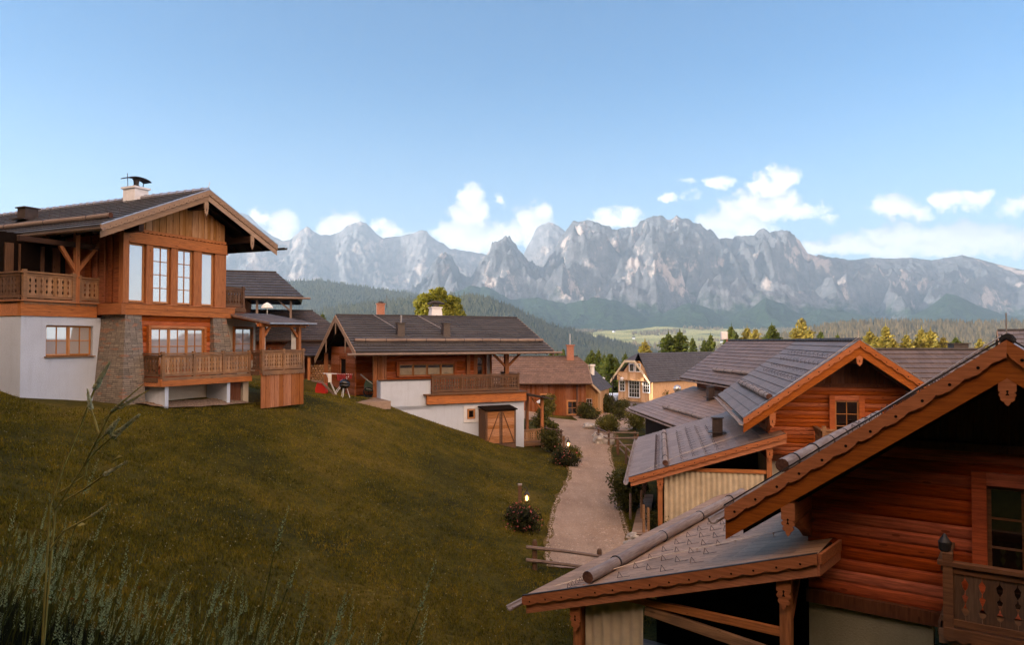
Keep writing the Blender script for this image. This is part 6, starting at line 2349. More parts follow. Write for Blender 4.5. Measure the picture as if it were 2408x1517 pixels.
CONS = [conifer_mesh(1, 10, 2.0), conifer_mesh(2, 10, 1.7), conifer_mesh(3, 10, 2.3), conifer_mesh(4, 10, 2.5, mat='needle_gold', dens=0.75), conifer_mesh(5, 10, 1.9, mat='needle_gold', dens=0.8)]


def conifer(kind, X, Y, ztop_, h, label, group, wide=1.0, z0=None):
    me, me2 = CONS[kind]
    gnd = sz(X, Y)
    zb = ztop_ - h
    if zb > gnd - 0.2:
        h = ztop_ - gnd + 0.3
        zb = gnd - 0.3
    T = thing('larch' if kind >= 3 else 'spruce', label, 'tree', (X, Y, zb), random.uniform(0, 6.28), group)
    s = h / 10.0
    T.scale = (s * wide * 1.6, s * wide * 1.6, s)
    for nm, m_ in (('crown', me), ('trunk', me2)):
        o = bpy.data.objects.new(nm, m_)
        C.objects.link(o)
        o.parent = T
    return T


G1, G2, G3 = 'spruces behind the long house', 'spruces between inn and chalet roofs', 'golden conifers along the right skyline'
TREES = [  # px, py of the tip, distance, height, kind, label, group, width
    (1391, 818, 112, 15, 0, 'leftmost dark narrow spruce of the clump right of the long house chimney', G1, 0.75),
    (1407, 821, 118, 16, 1, 'second dark spruce in the clump right of the brick chimney', G1, 0.8),
    (1420, 832, 108, 14, 1, 'short spruce in the middle of the clump beside the long house', G1, 0.9),
    (1434, 826, 100, 15, 0, 'tallest bright lit spruce in front of the clump left of the inn', G1, 1.15),
    (1447, 838, 104, 13, 2, 'broad lit spruce filling the gap left of the inn gable', G1, 1.1),
    (1470, 830, 112, 14, 1, 'spruce rising just left of the clipped inn gable', G1, 1.0),
    (1380, 838, 105, 12, 1, 'low spruce half hidden by the brown chimney', G1, 0.9),
    (1324, 818, 120, 12, 1, 'small spruce at the right end of the wide chalet eave', G1, 0.8),
    (1310, 824, 124, 11, 2, 'dark spruce just under the wide chalet eave', G1, 1.0),
    (1296, 822, 122, 12, 0, 'spruce hidden to its tip behind the wide chalet roof end', G1, 0.9),
    (1516, 798, 120, 15, 4, 'pale rounded conifer right above the inn ridge', G2, 1.3),
    (1571, 780, 118, 16, 0, 'left one of the two tall spruces over the inn roof', G2, 1.25),
    (1598, 775, 118, 17, 0, 'right one of the two tall spruces over the inn roof', G2, 1.25),
    (1628, 792, 122, 13, 1, 'low thin spruce right of the two tall ones', G2, 0.8),
    (1670, 785, 118, 15, 2, 'crooked spruce just left of the silvery roof edge', G2, 0.9),
    (1655, 797, 121, 12, 1, 'small spruce close left of the silvery roof edge', G2, 0.9),
    (1719, 761, 128, 16, 0, 'dark narrow spruce at the left end of the long ridge', G3, 0.8),
    (1732, 784, 128, 12, 1, 'little dark spruce touching the ridge beside a narrow one', G3, 0.9),
    (1756, 764, 128, 16, 4, 'pale yellow conifer, left of a close pair over the ridge', G3, 1.1),
    (1776, 767, 126, 15, 4, 'pale yellow conifer, right of a close pair over the ridge', G3, 1.0),
    (1814, 761, 120, 16, 2, 'bushy golden green spruce standing alone over the ridge', G3, 1.15),
    (1884, 741, 130, 20, 3, 'tall thin larch with a bare top above the chalet ridge', G3, 0.8),
    (1872, 765, 128, 14, 3, 'spreading larch left of the tall thin one', G3, 1.2),
    (1902, 770, 126, 13, 3, 'spreading larch right of the tall thin one', G3, 1.1),
    (1929, 777, 118, 13, 1, 'small green spruce just left of the log chalet gable tip', G3, 1.0),
    (1969, 785, 116, 11, 2, 'dark small spruce beside the gable tip of the log chalet', G3, 0.9),
    (2044, 773, 105, 14, 4, 'feathery golden larch first right of the log chalet gable', G3, 1.3),
    (2060, 786, 103, 12, 4, 'low golden larch between gable and tall golden spruce', G3, 1.2),
    (2082, 762, 100, 15, 3, 'tallest golden spruce over the tiled slope on the right', G3, 0.85),
    (2098, 790, 98, 11, 4, 'short golden spruce under the tallest one', G3, 1.1),
    (2131, 781, 98, 13, 4, 'lone golden spruce in the middle of the right skyline', G3, 1.1),
    (2150, 797, 99, 9, 3, 'low golden bushy larch right of the lone golden spruce', G3, 1.0),
    (2166, 768, 100, 15, 4, 'tall golden spruce, left of a fused pair', G3, 1.0),
    (2187, 772, 98, 15, 3, 'broad golden spruce, right of a fused pair', G3, 1.1),
    (2217, 787, 98, 12, 4, 'golden spruce just left of a dark one', G3, 1.1),
    (2246, 788, 92, 12, 0, 'dark brown green spruce over the chimney box on the right', G3, 0.9),
    (2264, 803, 95, 9, 1, 'small dim spruce right of the dark brown one', G3, 0.9),
    (2303, 790, 96, 12, 4, 'golden spruce, left of the last pair on the right', G3, 0.9),
    (2319, 804, 96, 9, 4, 'small golden spruce, right of the last pair on the right', G3, 0.9),
    (2399, 778, 92, 12, 3, 'golden larch at the very right edge above the grey roof', G3, 1.3),
    (758, 735, 118, 9, 1, 'tiny spruce tip above the wide chalet roof left of the brick chimney', 'spruces behind the wide chalet', 0.9),
]
for px, py, Y, h, k, lab, grp, wd in TREES:
    p = at(px, py, Y)
    conifer(k, p.x, p.y, p.z, h, lab, grp, wd)
# woods beyond, on the slope that falls to the valley
for i in range(120):
    Y = random.uniform(135, 330)
    px = random.uniform(1290, 2430)
    u, v = uvdir(px, 800)
    X = u * Y
    g_ = sz(X, Y)
    h = random.uniform(12, 18)
    if (801 - (g_ + h) / Y * 1700) < 803 + random.uniform(0, 6):
        continue
    conifer(random.choice([0, 1, 2, 1, 0, 4]), X, Y, g_ + h, h, 'spruce in the wood on the slope below the village', 'wood below the village', 1.0)


def leaf_cloud(name, blobs, count, size, mat, parent, seed=1, flat=0.8, shell=0.55, stuff=False):
    r_ = np.random.default_rng(seed)
    vol = np.array([b[3] ** 2 for b in blobs])
    idx = r_.choice(len(blobs), count, p=vol / vol.sum())
    B_ = np.array(blobs)[idx]
    d = r_.normal(size=(count, 3))
    d /= np.linalg.norm(d, axis=1)[:, None]
    rr = (shell + (1 - shell) * r_.random(count)) * B_[:, 3]
    P = B_[:, :3] + d * rr[:, None] * np.array([1, 1, flat])
    n = d + r_.normal(size=(count, 3)) * 0.7
    n /= np.linalg.norm(n, axis=1)[:, None]
    a = np.cross(n, r_.normal(size=(count, 3)))
    a /= np.linalg.norm(a, axis=1)[:, None]
    b_ = np.cross(n, a)
    s = size * (0.6 + 0.8 * r_.random(count))[:, None]
    V = np.stack([P - a * s, P - b_ * s * 0.55, P + a * s, P + b_ * s * 0.55], 1).reshape(-1, 3)
    F = np.arange(count * 4).reshape(-1, 4)
    return np_mesh(name, V, F, M[mat], parent)


def shrub(name, label, x, y, r, h, leafmat='leafshrub', count=1500, leafs=0.07, group=None, seed=1, blossoms=0, cat='shrub', z=None):
    zb = (sz(x, y) if z is None else z)
    T = thing(name, label, cat, (x, y, zb), 0, group)
    rs = random.Random(seed)
    blobs = []
    for i in range(9):
        a = rs.uniform(0, 6.28)
        q = rs.uniform(0, 0.55) * r
        rb_ = r * rs.uniform(0.35, 0.6)
        blobs.append((math.cos(a) * q, math.sin(a) * q, rs.uniform(0.25, 0.8) * h, min(rb_, h * 0.5)))
    blobs.append((0, 0, h * 0.35, r * 0.7))
    leaf_cloud('foliage', blobs, count, leafs, leafmat, T, seed, 0.9, 0.3)
    st = MB()
    for i in range(6):
        a = rs.uniform(0, 6.28)
        st.tube([(0, 0, -0.1), (math.cos(a) * r * 0.3, math.sin(a) * r * 0.3, h * 0.5), (math.cos(a) * r * 0.55, math.sin(a) * r * 0.55, h * 0.85)], [0.03, 0.02, 0.008], 5)
    st.build('branches', M['bark'], T)
    if blossoms:
        bl = [(b_[0], b_[1], b_[2], b_[3] * 1.1) for b_ in blobs]
        leaf_cloud('blossoms', bl, blossoms, 0.055, 'petal', T, seed + 5, 0.9, 0.95)
    return T


# big sycamore behind the wide chalet
bt = thing('sycamore', 'big round sycamore lit yellow on its left side behind the white chimney', 'tree', (at(1030, 745, 85).x, 85, sz(-8.6, 85)), 0)
zc_ = 4.0 - bt.location.z
rs = random.Random(4)
blobs = []
for dx, dz, r_ in ((-2.1, 0.2, 0.75), (-1.5, 0.9, 0.8), (-0.6, 1.4, 0.8), (0.1, 1.75, 0.62), (0.7, 1.4, 0.62), (1.3, 1.0, 0.7), (1.9, 0.6, 0.65), (2.3, -0.1, 0.7), (-1.2, -0.3, 0.95), (0.0, 0.3, 1.1), (1.2, -0.1, 0.95), (-2.3, -0.8, 0.8), (2.4, -1.0, 0.8), (0, -1.2, 1.4), (-1.3, -1.5, 1.2), (1.4, -1.5, 1.2)):
    for k in range(3):
        blobs.append((dx + rs.uniform(-0.2, 0.2), rs.uniform(-1.5, 1.5), zc_ + dz + rs.uniform(-0.15, 0.15), r_ * rs.uniform(0.7, 1.0)))
leaf_cloud('crown', blobs, 15000, 0.13, 'leafbright', bt, 3, 0.9, 0.6)
tk = MB().tube([(0, 0, -0.4), (0.1, 0, zc_ * 0.5), (0, 0, zc_)], [0.4, 0.3, 0.15], 9)
for i in range(7):
    a = i * 0.9
    tk.tube([(0, 0, zc_ * 0.6), (math.cos(a) * 1.6, math.sin(a) * 1.2, zc_ + 0.2)], [0.14, 0.04], 6)
tk.build('trunk', M['bark'], bt)


def gp(px, py, z=-7.4):
    "ground point seen at a picture position on the level street"
    u, v = uvdir(px, py)
    Y = z / v
    return u * Y, Y


def shrub_at(px, pybase, r, h, label, leafmat='leafshrub', count=1500, leafs=0.07, seed=1, blossoms=0, group=None, name='shrub'):
    x, y = gp(px, pybase)
    return shrub(name, label, x, y, r, h, leafmat, count, leafs, group, seed, blossoms)


shrub_at(1233, 1268, 0.95, 0.95, 'rose bush with pink blossoms at the foot of the nearer lantern post', 'leafrose', 2600, 0.05, 1, 130, 'rose bushes along the lawn edge', 'rose_bush')
shrub_at(1216, 1252, 0.7, 0.75, 'low dark rose bush uphill of the nearer lantern', 'leafrose', 1500, 0.05, 12, 60, 'rose bushes along the lawn edge', 'rose_bush')
shrub_at(1330, 1105, 1.05, 1.0, 'rose bush with pink blossoms at the lawn edge below the farther lantern', 'leafrose', 2400, 0.06, 2, 90, 'rose bushes along the lawn edge', 'rose_bush')
shrub_at(1296, 1072, 1.25, 1.5, 'dark shrub by the corner of the wide chalet above the roses', 'leafshrub', 2400, 0.07, 3)
shrub_at(1347, 1090, 0.7, 0.9, 'yellowish shrub on the path side of the farther lantern', 'leafshrub2', 1300, 0.06, 4)
shrub_at(1468, 1198, 1.05, 1.85, 'tall feathery bush on the right edge of the path', 'leafshrub', 4200, 0.06, 5)
shrub_at(1492, 1008, 1.35, 1.75, 'round clipped bush behind the rail fence', 'leafshrub2', 3600, 0.07, 6)
shrub_at(1432, 1012, 1.5, 1.5, 'wide green and yellow bush over the bend of the fence', 'leafshrub2', 3600, 0.08, 7)
shrub_at(1455, 985, 1.3, 1.9, 'dark bushy mound left of the round clipped bush', 'leafshrub', 1500, 0.09, 8)
shrub_at(1428, 968, 1.5, 1.9, 'tall dark conical bush at the street corner', 'leafshrub', 3600, 0.10, 9)
shrub_at(1380, 985, 1.5, 1.7, 'dark low bush beside the boulder at the bend', 'leafshrub', 2600, 0.10, 10)
shrub_at(1350, 958, 1.5, 1.6, 'yellow green bush in front of the long house door', 'leafshrub2', 2600, 0.12, 11)
shrub_at(1318, 958, 1.1, 1.1, 'small bush beside the wooden bench', 'leafshrub', 1500, 0.12, 13)
shrub_at(1286, 1000, 1.1, 2.5, 'tall bright shrub between the wide chalet and the side path', 'leafshrub2', 3800, 0.09, 14)
shrub_at(1272, 1030, 1.0, 2.4, 'leafy shrub squeezed behind the side porch post', 'leafshrub2', 1800, 0.08, 15)
shrub_at(1298, 1040, 0.9, 1.3, 'shrub behind the short rail fence on the left of the path', 'leafshrub2', 1700, 0.08, 16)
shrub_at(1560, 1245, 0.85, 0.9, 'low clipped bush under the long porch curtain', 'leafshrub', 1700, 0.05, 17)
shrub_at(1562, 940, 1.6, 2.6, 'climbing greenery on the right corner of the inn', 'leafshrub2', 1800, 0.13, 18)
for k, px in enumerate((1708, 1724)):
    x, y = gp(px, 1245)
    T = thing('herb_plant', ['left', 'right'][k] + ' one of two upright pointed plants before the curtain', 'plant', (x, y, -6.6), 0, 'pointed plants before the curtain')
    mb = MB()
    for i in range(26):
        z = i * 0.03
        a = i * 2.4
        w = 0.14 * (1 - i / 28)
        mb.add([(0, 0, z), (math.cos(a) * w, math.sin(a) * w, z + 0.07), (math.cos(a + 0.5) * w * 0.6, math.sin(a + 0.5) * w * 0.6, z + 0.10)], [(0, 1, 2)])
    mb.build('foliage', M['leafshrub2'], T)
    MB().tube([(0, 0, -1.3), (0, 0, 0.78)], 0.01, 5).build('stem', M['stem'], T)

# ------------------------------------------------------------------ fences, lanterns and things along the street
def rail_fence(label, pts, hgt=0.95, rails=(0.45, 0.85), r=0.055, group=None, over=0.25):
    x0, y0 = pts[0]
    F_ = thing('rail_fence', label, 'fence', (x0, y0, sz(x0, y0)), 0, group)
    for x, y in pts:
        z = sz(x, y) - F_.location.z
        mb = MB().tube([(x - x0, y - y0, z - 0.2), (x - x0, y - y0, z + hgt - 0.06), (x - x0, y - y0, z + hgt)], [0.085, 0.08, 0.055], 8)
        mb.build('fence_post', M['rail_dark'], F_)
    for i in range(len(pts) - 1):
        (xa, ya), (xb, yb) = pts[i], pts[i + 1]
        d = Vector((xb - xa, yb - ya, 0)).normalized()
        nr = Vector((d.y, -d.x, 0)) * 0.10
        if nr.y > 0:
            nr = -nr
        za, zb = sz(xa, ya) - F_.location.z, sz(xb, yb) - F_.location.z
        for h in rails:
            p = Vector((xa - x0, ya - y0, za + h)) - d * over + nr
            q = Vector((xb - x0, yb - y0, zb + h)) + d * over + nr
            mid = p.lerp(q, 0.5) + Vector((0, 0, random.uniform(-0.03, 0.03)))
            MB().tube([p, mid, q], [r, r * 0.92, r * 0.8], 7).build('rail', M['fence'], F_)
    return F_


rail_fence('two-rail log fence closing the near end of the path beside the porch roof', [gp(1257, 1348, -7.45), gp(1409, 1362, -7.45)], 0.95, (0.32, 0.73), 0.06)
rail_fence('short log fence with close set posts on the left side of the path', [gp(1284, 1044), gp(1309, 1046), gp(1319, 1047)], 1.0, (0.35, 0.65, 0.9), 0.045)
rail_fence('log fence left of the boulder at the path bend', [gp(1407, 1034), gp(1431, 1048), gp(1492, 1046)], 1.1, (0.55, 0.95), 0.055)
rail_fence('log fence crossing in front of the round clipped bush', [gp(1451, 1060), gp(1499, 1058)], 1.15, (0.45, 0.95), 0.055)
rail_fence('log fence with pale rails slanting down towards the curtained porch', [gp(1453, 1066), gp(1472, 1088), gp(1492, 1112)], 1.0, (0.45, 0.9), 0.055)


def lantern_post(label, x, y, h, group):
    z0 = sz(x, y)
    L = thing('lantern_post', label, 'lantern', (x, y, z0), 0, group)
    MB().box(-0.065, 0.065, -0.065, 0.065, -0.3, h).build('post', M['rail_dark'], L)
    MB().box(-0.08, 0.08, -0.08, 0.08, h, h + 0.05).build('post_cap', M['greylog'], L)
    arm = MB()
    arc = [(0.06, 0, h - 0.30), (0.12, 0, h - 0.12), (0.22, 0, h - 0.07), (0.30, 0, h - 0.14), (0.30, 0, h - 0.24), (0.24, 0, h - 0.26)]
    arm.tube(arc, 0.013, 6)
    arm.tube([(0.06, 0, h - 0.16), (0.26, 0, h - 0.25)], 0.01, 5)
    arm.build('bracket', M['dark'], L)
    lx, lz = 0.27, h - 0.62
    cg = MB()
    cg.lathe([(0.10, 0), (0.10, 0.03)], 6, (lx, 0, lz))
    cg.lathe([(0.13, 0.28), (0.07, 0.36), (0.025, 0.42), (0.02, 0.46)], 6, (lx, 0, lz - 0.02))
    for k in range(6):
        a = k * math.pi / 3
        cg.tube([(lx + 0.095 * math.cos(a), 0.095 * math.sin(a), lz), (lx + 0.11 * math.cos(a), 0.11 * math.sin(a), lz + 0.27)], 0.008, 4)
    cg.tube([(lx, 0, lz + 0.42), (lx, 0, lz + 0.50)], 0.01, 5)
    cage = cg.build('lamp_cage', M['dark'], L)
    MB().lathe([(0.035, 0.04), (0.05, 0.10), (0.04, 0.17), (0.01, 0.22)], 8, (lx, 0, lz)).build('flame', M['flame'], cage)
    pl_ = bpy.data.lights.new('lantern_light', 'POINT')
    pl_.energy = 14
    pl_.color = (1.0, 0.55, 0.2)
    pl_.shadow_soft_size = 0.05
    po = bpy.data.objects.new('lantern_light', pl_)
    C.objects.link(po)
    po.parent = L
    po.location = (lx, -0.02, lz + 0.12)
    return L


x_, y_ = gp(1222, 1240, -7.25)
lantern_post('nearer lit lantern on a dark post above the pink rose bush', x_, y_, 1.42, 'lit lanterns along the path')
x_, y_ = gp(1325, 1098, -7.4)
lantern_post('farther lit lantern on a dark post by the short log fence', x_, y_, 1.60, 'lit lanterns along the path')


def boulder(label, x, y, r, seed, group='boulders along the street'):
    bm = bmesh_ico(3)
    vs = []
    for v in bm[0]:
        n_ = noise.fractal(v * 1.1 + Vector((seed, 0, 0)), 0.8, 2.0, 4)
        vs.append((v.x * r * (1 + 0.3 * n_), v.y * r * 0.8 * (1 + 0.3 * n_), v.z * r * 0.62 * (1 + 0.35 * n_)))
    mb = MB().add(vs, bm[1])
    o = mb.build('boulder', M['boulder'])
    o.location = (x, y, sz(x, y) + r * 0.25)
    return tag(o, label, 'boulder', group)


def bmesh_ico(n):
    import bmesh
    b_ = bmesh.new()
    bmesh.ops.create_icosphere(b_, subdivisions=n, radius=1)
    r_ = ([v.co.copy() for v in b_.verts], [tuple(v.index for v in f.verts) for f in b_.faces])
    b_.free()
    return r_


for px, py, r_, lab in ((1420, 1042, 0.75, 'large pale boulder under the fence at the path bend'), (1385, 1008, 0.6, 'boulder beside the dark low bush left of the bend'), (1404, 1026, 0.45, 'small boulder at the foot of the first fence post'),
                        (1490, 1262, 0.28, 'small stone beside the boardwalk edge'), (1480, 1278, 0.22, 'smallest stone on the verge near the boardwalk')):
    x, y = gp(px, py)
    boulder(lab, x, y, r_, px)

# boardwalk, stakes and wagon wheel beside the curtained porch
q = [gp(1506, 1168), gp(1536, 1168), gp(1521, 1264), gp(1484, 1264)]
bwk = thing('boardwalk', 'narrow plank boardwalk running along the porch of the orange chalet', 'boardwalk', (q[3][0], q[3][1], -7.45), 0)
mb = MB()
for i in range(30):
    t0, t1 = i / 30, (i + 0.93) / 30
    A0 = Vector(q[3]).lerp(Vector(q[0]), t0)
    A1 = Vector(q[3]).lerp(Vector(q[0]), t1)
    B0_ = Vector(q[2]).lerp(Vector(q[1]), t0)
    B1_ = Vector(q[2]).lerp(Vector(q[1]), t1)
    o = Vector(q[3])
    vs = [(*(p - o), z) for z in (0.02, 0.16) for p in (A0, B0_, B1_, A1)]
    mb.add(vs, [(0, 3, 2, 1), (4, 5, 6, 7), (0, 1, 5, 4), (1, 2, 6, 5), (2, 3, 7, 6), (3, 0, 4, 7)])
mb.build('planks', M['deck_y'], bwk)
for k, (px, py, h, lab) in enumerate(((1482, 1217, 1.0, 'thin grey stake beside the tall feathery bush'), (1508, 1225, 1.25, 'brown post at the far end of the boardwalk gate'), (1513, 1258, 1.15, 'brown post in the middle beside the boardwalk'), (1524, 1252, 0.95, 'short brown post nearest the porch curtain'))):
    x, y = gp(px, py)
    p_ = MB().tube([(0, 0, -0.2), (0, 0, h - 0.05), (0, 0, h)], [0.06, 0.055, 0.035], 8).build('post', M['rail'] if k else M['fence'])
    p_.location = (x, y, -7.4)
    tag(p_, lab, 'post')
x, y = gp(1520, 1170)
ww = thing('wagon_wheel', 'old dark wagon wheel leaning beside the boardwalk', 'wheel', (x, y, -7.3), D2R(70))
wmb = MB()
n_ = 20
ring = [(math.cos(2 * math.pi * k / n_) * 0.42, 0.1, 0.46 + math.sin(2 * math.pi * k / n_) * 0.42) for k in range(n_ + 1)]
wmb.tube(ring, 0.035, 6, cap=False)
wmb.build('rim', M['rail_dark'], ww)
sp2 = MB()
for k in range(10):
    a = 2 * math.pi * k / 10
    sp2.tube([(0, 0.1, 0.46), (math.cos(a) * 0.41, 0.1, 0.46 + math.sin(a) * 0.41)], 0.018, 5)
sp2.tube([(0, 0.02, 0.46), (0, 0.2, 0.46)], 0.07, 8)
sp2.build('spokes', M['rail_dark'], ww)
shrub_at(1503, 1162, 0.6, 1.3, 'very dark shrub behind the wagon wheel', 'leafrose', 1500, 0.06, 31)

# kettle grill, child trailer, drying rack and red sledge on the terrace of the wide chalet
p = at(810, 921, 41.0)
gz_ = sz(p.x, p.y)
gr = thing('kettle_grill', 'black kettle grill on pale legs at the top of the lawn', 'grill', (p.x, p.y, max(gz_, -3.3)))
MB().lathe([(0.06, 0.50), (0.20, 0.54), (0.29, 0.64), (0.31, 0.74)], 18).build('bowl', M['grill'], gr, smooth=True)
ld = MB().lathe([(0.315, 0.75), (0.30, 0.86), (0.22, 0.97), (0.10, 1.03), (0.01, 1.04)], 18)
ld.tube([(-0.07, 0, 1.03), (-0.07, 0, 1.09), (0.07, 0, 1.09), (0.07, 0, 1.03)], 0.012, 5)
ld.build('lid', M['grill'], gr, smooth=True)
for a in (0.4, 2.5, 4.6):
    MB().tube([(math.cos(a) * 0.12, math.sin(a) * 0.12, 0.56), (math.cos(a) * 0.30, math.sin(a) * 0.30, -0.02)], 0.02, 6).build('leg', M['whitepaint'], gr)
p = at(872, 926, 44.2)
tr = thing('bike_trailer', 'green and silver two-wheeled child trailer parked by the white parapet', 'trailer', (p.x, p.y, -3.42), D2R(10))
tb_ = MB()
tb_.prism([(-0.35, 0.35), (0.55, 0.30), (0.75, 0.45), (0.30, 0.85), (-0.30, 1.05), (-0.42, 0.7)], -0.33, 0.33, 'y')
tb_.build('cabin', simple('green_canvas', (0.05, 0.08, 0.06), 0.8, 0.2, 0.2), tr, bevel=0.03)
th_ = MB()
th_.tube([(0.60, -0.34, 0.42), (-0.30, -0.34, 1.08), (-0.62, -0.34, 1.35), (-0.62, 0.34, 1.35), (-0.30, 0.34, 1.08), (0.60, 0.34, 0.42)], 0.022, 6)
th_.tube([(-0.4, -0.36, 0.55), (0.6, -0.36, 0.3)], 0.022, 6)
th_.build('frame', M['alu'], tr)
for yy in (-0.42, 0.42):
    wh_ = MB()
    wh_.tube([(math.cos(2 * math.pi * k / 18) * 0.29 - 0.15, yy, 0.30 + math.sin(2 * math.pi * k / 18) * 0.29) for k in range(19)], 0.028, 6, cap=False)
    for k in range(8):
        a = math.pi * k / 4
        wh_.tube([(-0.15, yy, 0.30), (-0.15 + math.cos(a) * 0.28, yy, 0.30 + math.sin(a) * 0.28)], 0.007, 4)
    wh_.build('wheel', M['tyre'], tr)
p = at(790, 905, 43.5)
dr = thing('drying_rack', 'white folding drying rack with washing in the entrance of the wide chalet', 'drying rack', (p.x, p.y, sz(p.x, p.y)), D2R(20))
db = MB()
for yy in (-0.3, 0.3):
    db.tube([(-0.55, yy, 1.25), (0.0, yy, 0.0)], 0.018, 5)
    db.tube([(0.75, yy, 1.15), (-0.1, yy, 0.0)], 0.018, 5)
    db.tube([(-0.75, yy, 1.27), (0.95, yy, 1.2)], 0.016, 5)
for k in range(7):
    xx = -0.75 + k * 0.28
    db.tube([(xx, -0.3, 1.26 - k * 0.01), (xx, 0.3, 1.26 - k * 0.01)], 0.008, 4)
db.build('frame', M['whitepaint'], dr)
for k, (x0, x1, mm) in enumerate(((-0.5, -0.3, 'curtain_w'), (0.0, 0.55, 'red'), (0.6, 0.9, 'red'))):
    c_ = MB()
    pleats(c_, (x0, -0.31), (x1, -0.31), 0.75 + 0.1 * k, 1.27, 0.01, 0.12)
    c_.build('washing', M[mm] if mm != 'red' else simple('dark_red_cloth', (0.25, 0.03, 0.03), 0.9, 0.1, 0.2), dr)
p = at(757, 908, 42.5)
sl2 = thing('sledge', 'red plastic sledge under a wooden plank at the corner of the wide chalet', 'sledge', (p.x, p.y, sz(p.x, p.y)), D2R(-15))
MB().prism([(-0.35, 0.02), (0.25, 0.0), (0.32, 0.1), (0.28, 0.62), (-0.25, 0.66), (-0.38, 0.3)], -0.16, 0.16, 'y').build('tub', M['red'], sl2, bevel=0.03)
pk = MB()
pk.beam((-0.55, -0.22, 0.80), (0.15, -0.22, 0.72), 0.05, 0.1)
pk.beam((0.1, -0.24, 0.74), (1.05, -0.24, -0.1), 0.05, 0.12)
pk.build('plank', M['fence'], sl2)
dk = MB()
for i in range(20):
    dk.box(-12.0, -9.25, -2.4 + i * 0.15, -2.26 + i * 0.15, -3.52, -3.42)
dk.box(-12.0, -9.25, -2.5, -2.42, -3.85, -3.40)
dk.build('entrance_deck', M['deck'], B)


def parasol(label, px, py, Y, rad, colr, zg=None):
    p = at(px, py, Y)
    g_ = sz(p.x, p.y) if zg is None else zg
    P = thing('parasol', label, 'parasol', (p.x, p.y, g_))
    zt = p.z - g_
    cn_ = MB()
    cn_.lathe([(rad, zt - 0.25), (rad * 0.82, zt - 0.10), (rad * 0.5, zt + 0.04), (0.03, zt + 0.14)], 12)
    cn_.build('canopy', colr, P, smooth=False)
    MB().tube([(0, 0, 0), (0, 0, zt)], 0.03, 6).build('pole', M['alu'], P)


parasol('open white parasol in front of the long house wall', 1277, 942, 65, 0.75, M['curtain_w'])
parasol('pale open parasol under the eave of the upper chalet', 628, 716, 50, 0.42, M['curtain_w'], 0.4)


def bench(label, px, py, rz, L=2.2):
    x, y = gp(px, py)
    T = thing('bench', label, 'bench', (x, y, sz(x, y)), rz)
    mb = MB().box(-L / 2, L / 2, -0.22, 0.22, 0.42, 0.50)
    mb.build('seat', M['greylog_x'], T)
    MB().box(-L / 2, L / 2, 0.20, 0.26, 0.62, 0.95).build('backrest', M['greylog_x'], T)
    for s_ in (-0.8, 0.8):
        MB().box(s_ - 0.05, s_ + 0.05, -0.2, 0.26, 0, 0.42).build('leg', M['greylog_x'], T)
        MB().box(s_ - 0.04, s_ + 0.04, 0.262, 0.32, 0, 0.95).build('back_post', M['greylog_x'], T)


bench('weathered bench facing the side path before the long house', 1330, 966, 0.1)
bench('low bench left of the other one near the white parasol', 1298, 960, -0.1, 1.8)
# street lamp and globe lamp
x, y = gp(1440, 962)
sl3 = thing('street_lamp', 'black street lamp with two lantern heads left of the inn', 'street lamp', (x, y, sz(x, y)))
hh = 3.6
MB().tube([(0, 0, 0), (0, 0, hh)], [0.07, 0.035], 8).build('pole', M['dark'], sl3)
for s_ in (-1, 1):
    m_ = MB().tube([(0, 0, hh - 0.1), (s_ * 0.5, 0, hh + 0.25), (s_ * 1.0, 0, hh - 0.05)], 0.03, 6)
    ao = m_.build('arm', M['dark'], sl3)
    MB().lathe([(0.10, -0.35), (0.2, -0.12), (0.22, -0.08), (0.05, 0.02)], 8, (s_ * 1.0, 0, hh - 0.05)).build('lamp_head', M['whitepaint'], ao)
p = at(1592, 915, 62)
gl = thing('globe_lamp', 'round glass globe lamp among the greenery right of the inn', 'street lamp', (p.x, p.y, -8.0))
MB().tube([(0, 0, 0), (0, 0, p.z + 8.0 - 0.3)], 0.05, 7).build('pole', M['dark'], gl)
MB().lathe([(0.05, -0.34), (0.22, -0.26), (0.34, -0.05), (0.34, 0.08), (0.22, 0.28), (0.03, 0.35)], 14, (0, 0, p.z + 8.0)).build('globe', glass('globe_glass', 0.4, (0.5, 0.45, 0.4)), gl, smooth=True)
p = at(1706, 783, 61)
ms = thing('roof_mast', 'reddish pipe with a white box on top at the left end of the long ridge', 'mast', (p.x, p.y, -1.2))
MB().tube([(0.1, 0, -0.5), (0.1, 0, 1.5)], 0.09, 8).build('pipe', M['brick'], ms)
MB().box(-0.42, 0.12, -0.15, 0.15, 1.3, 1.95).build('white_box', M['whitepaint'], ms, bevel=0.03)
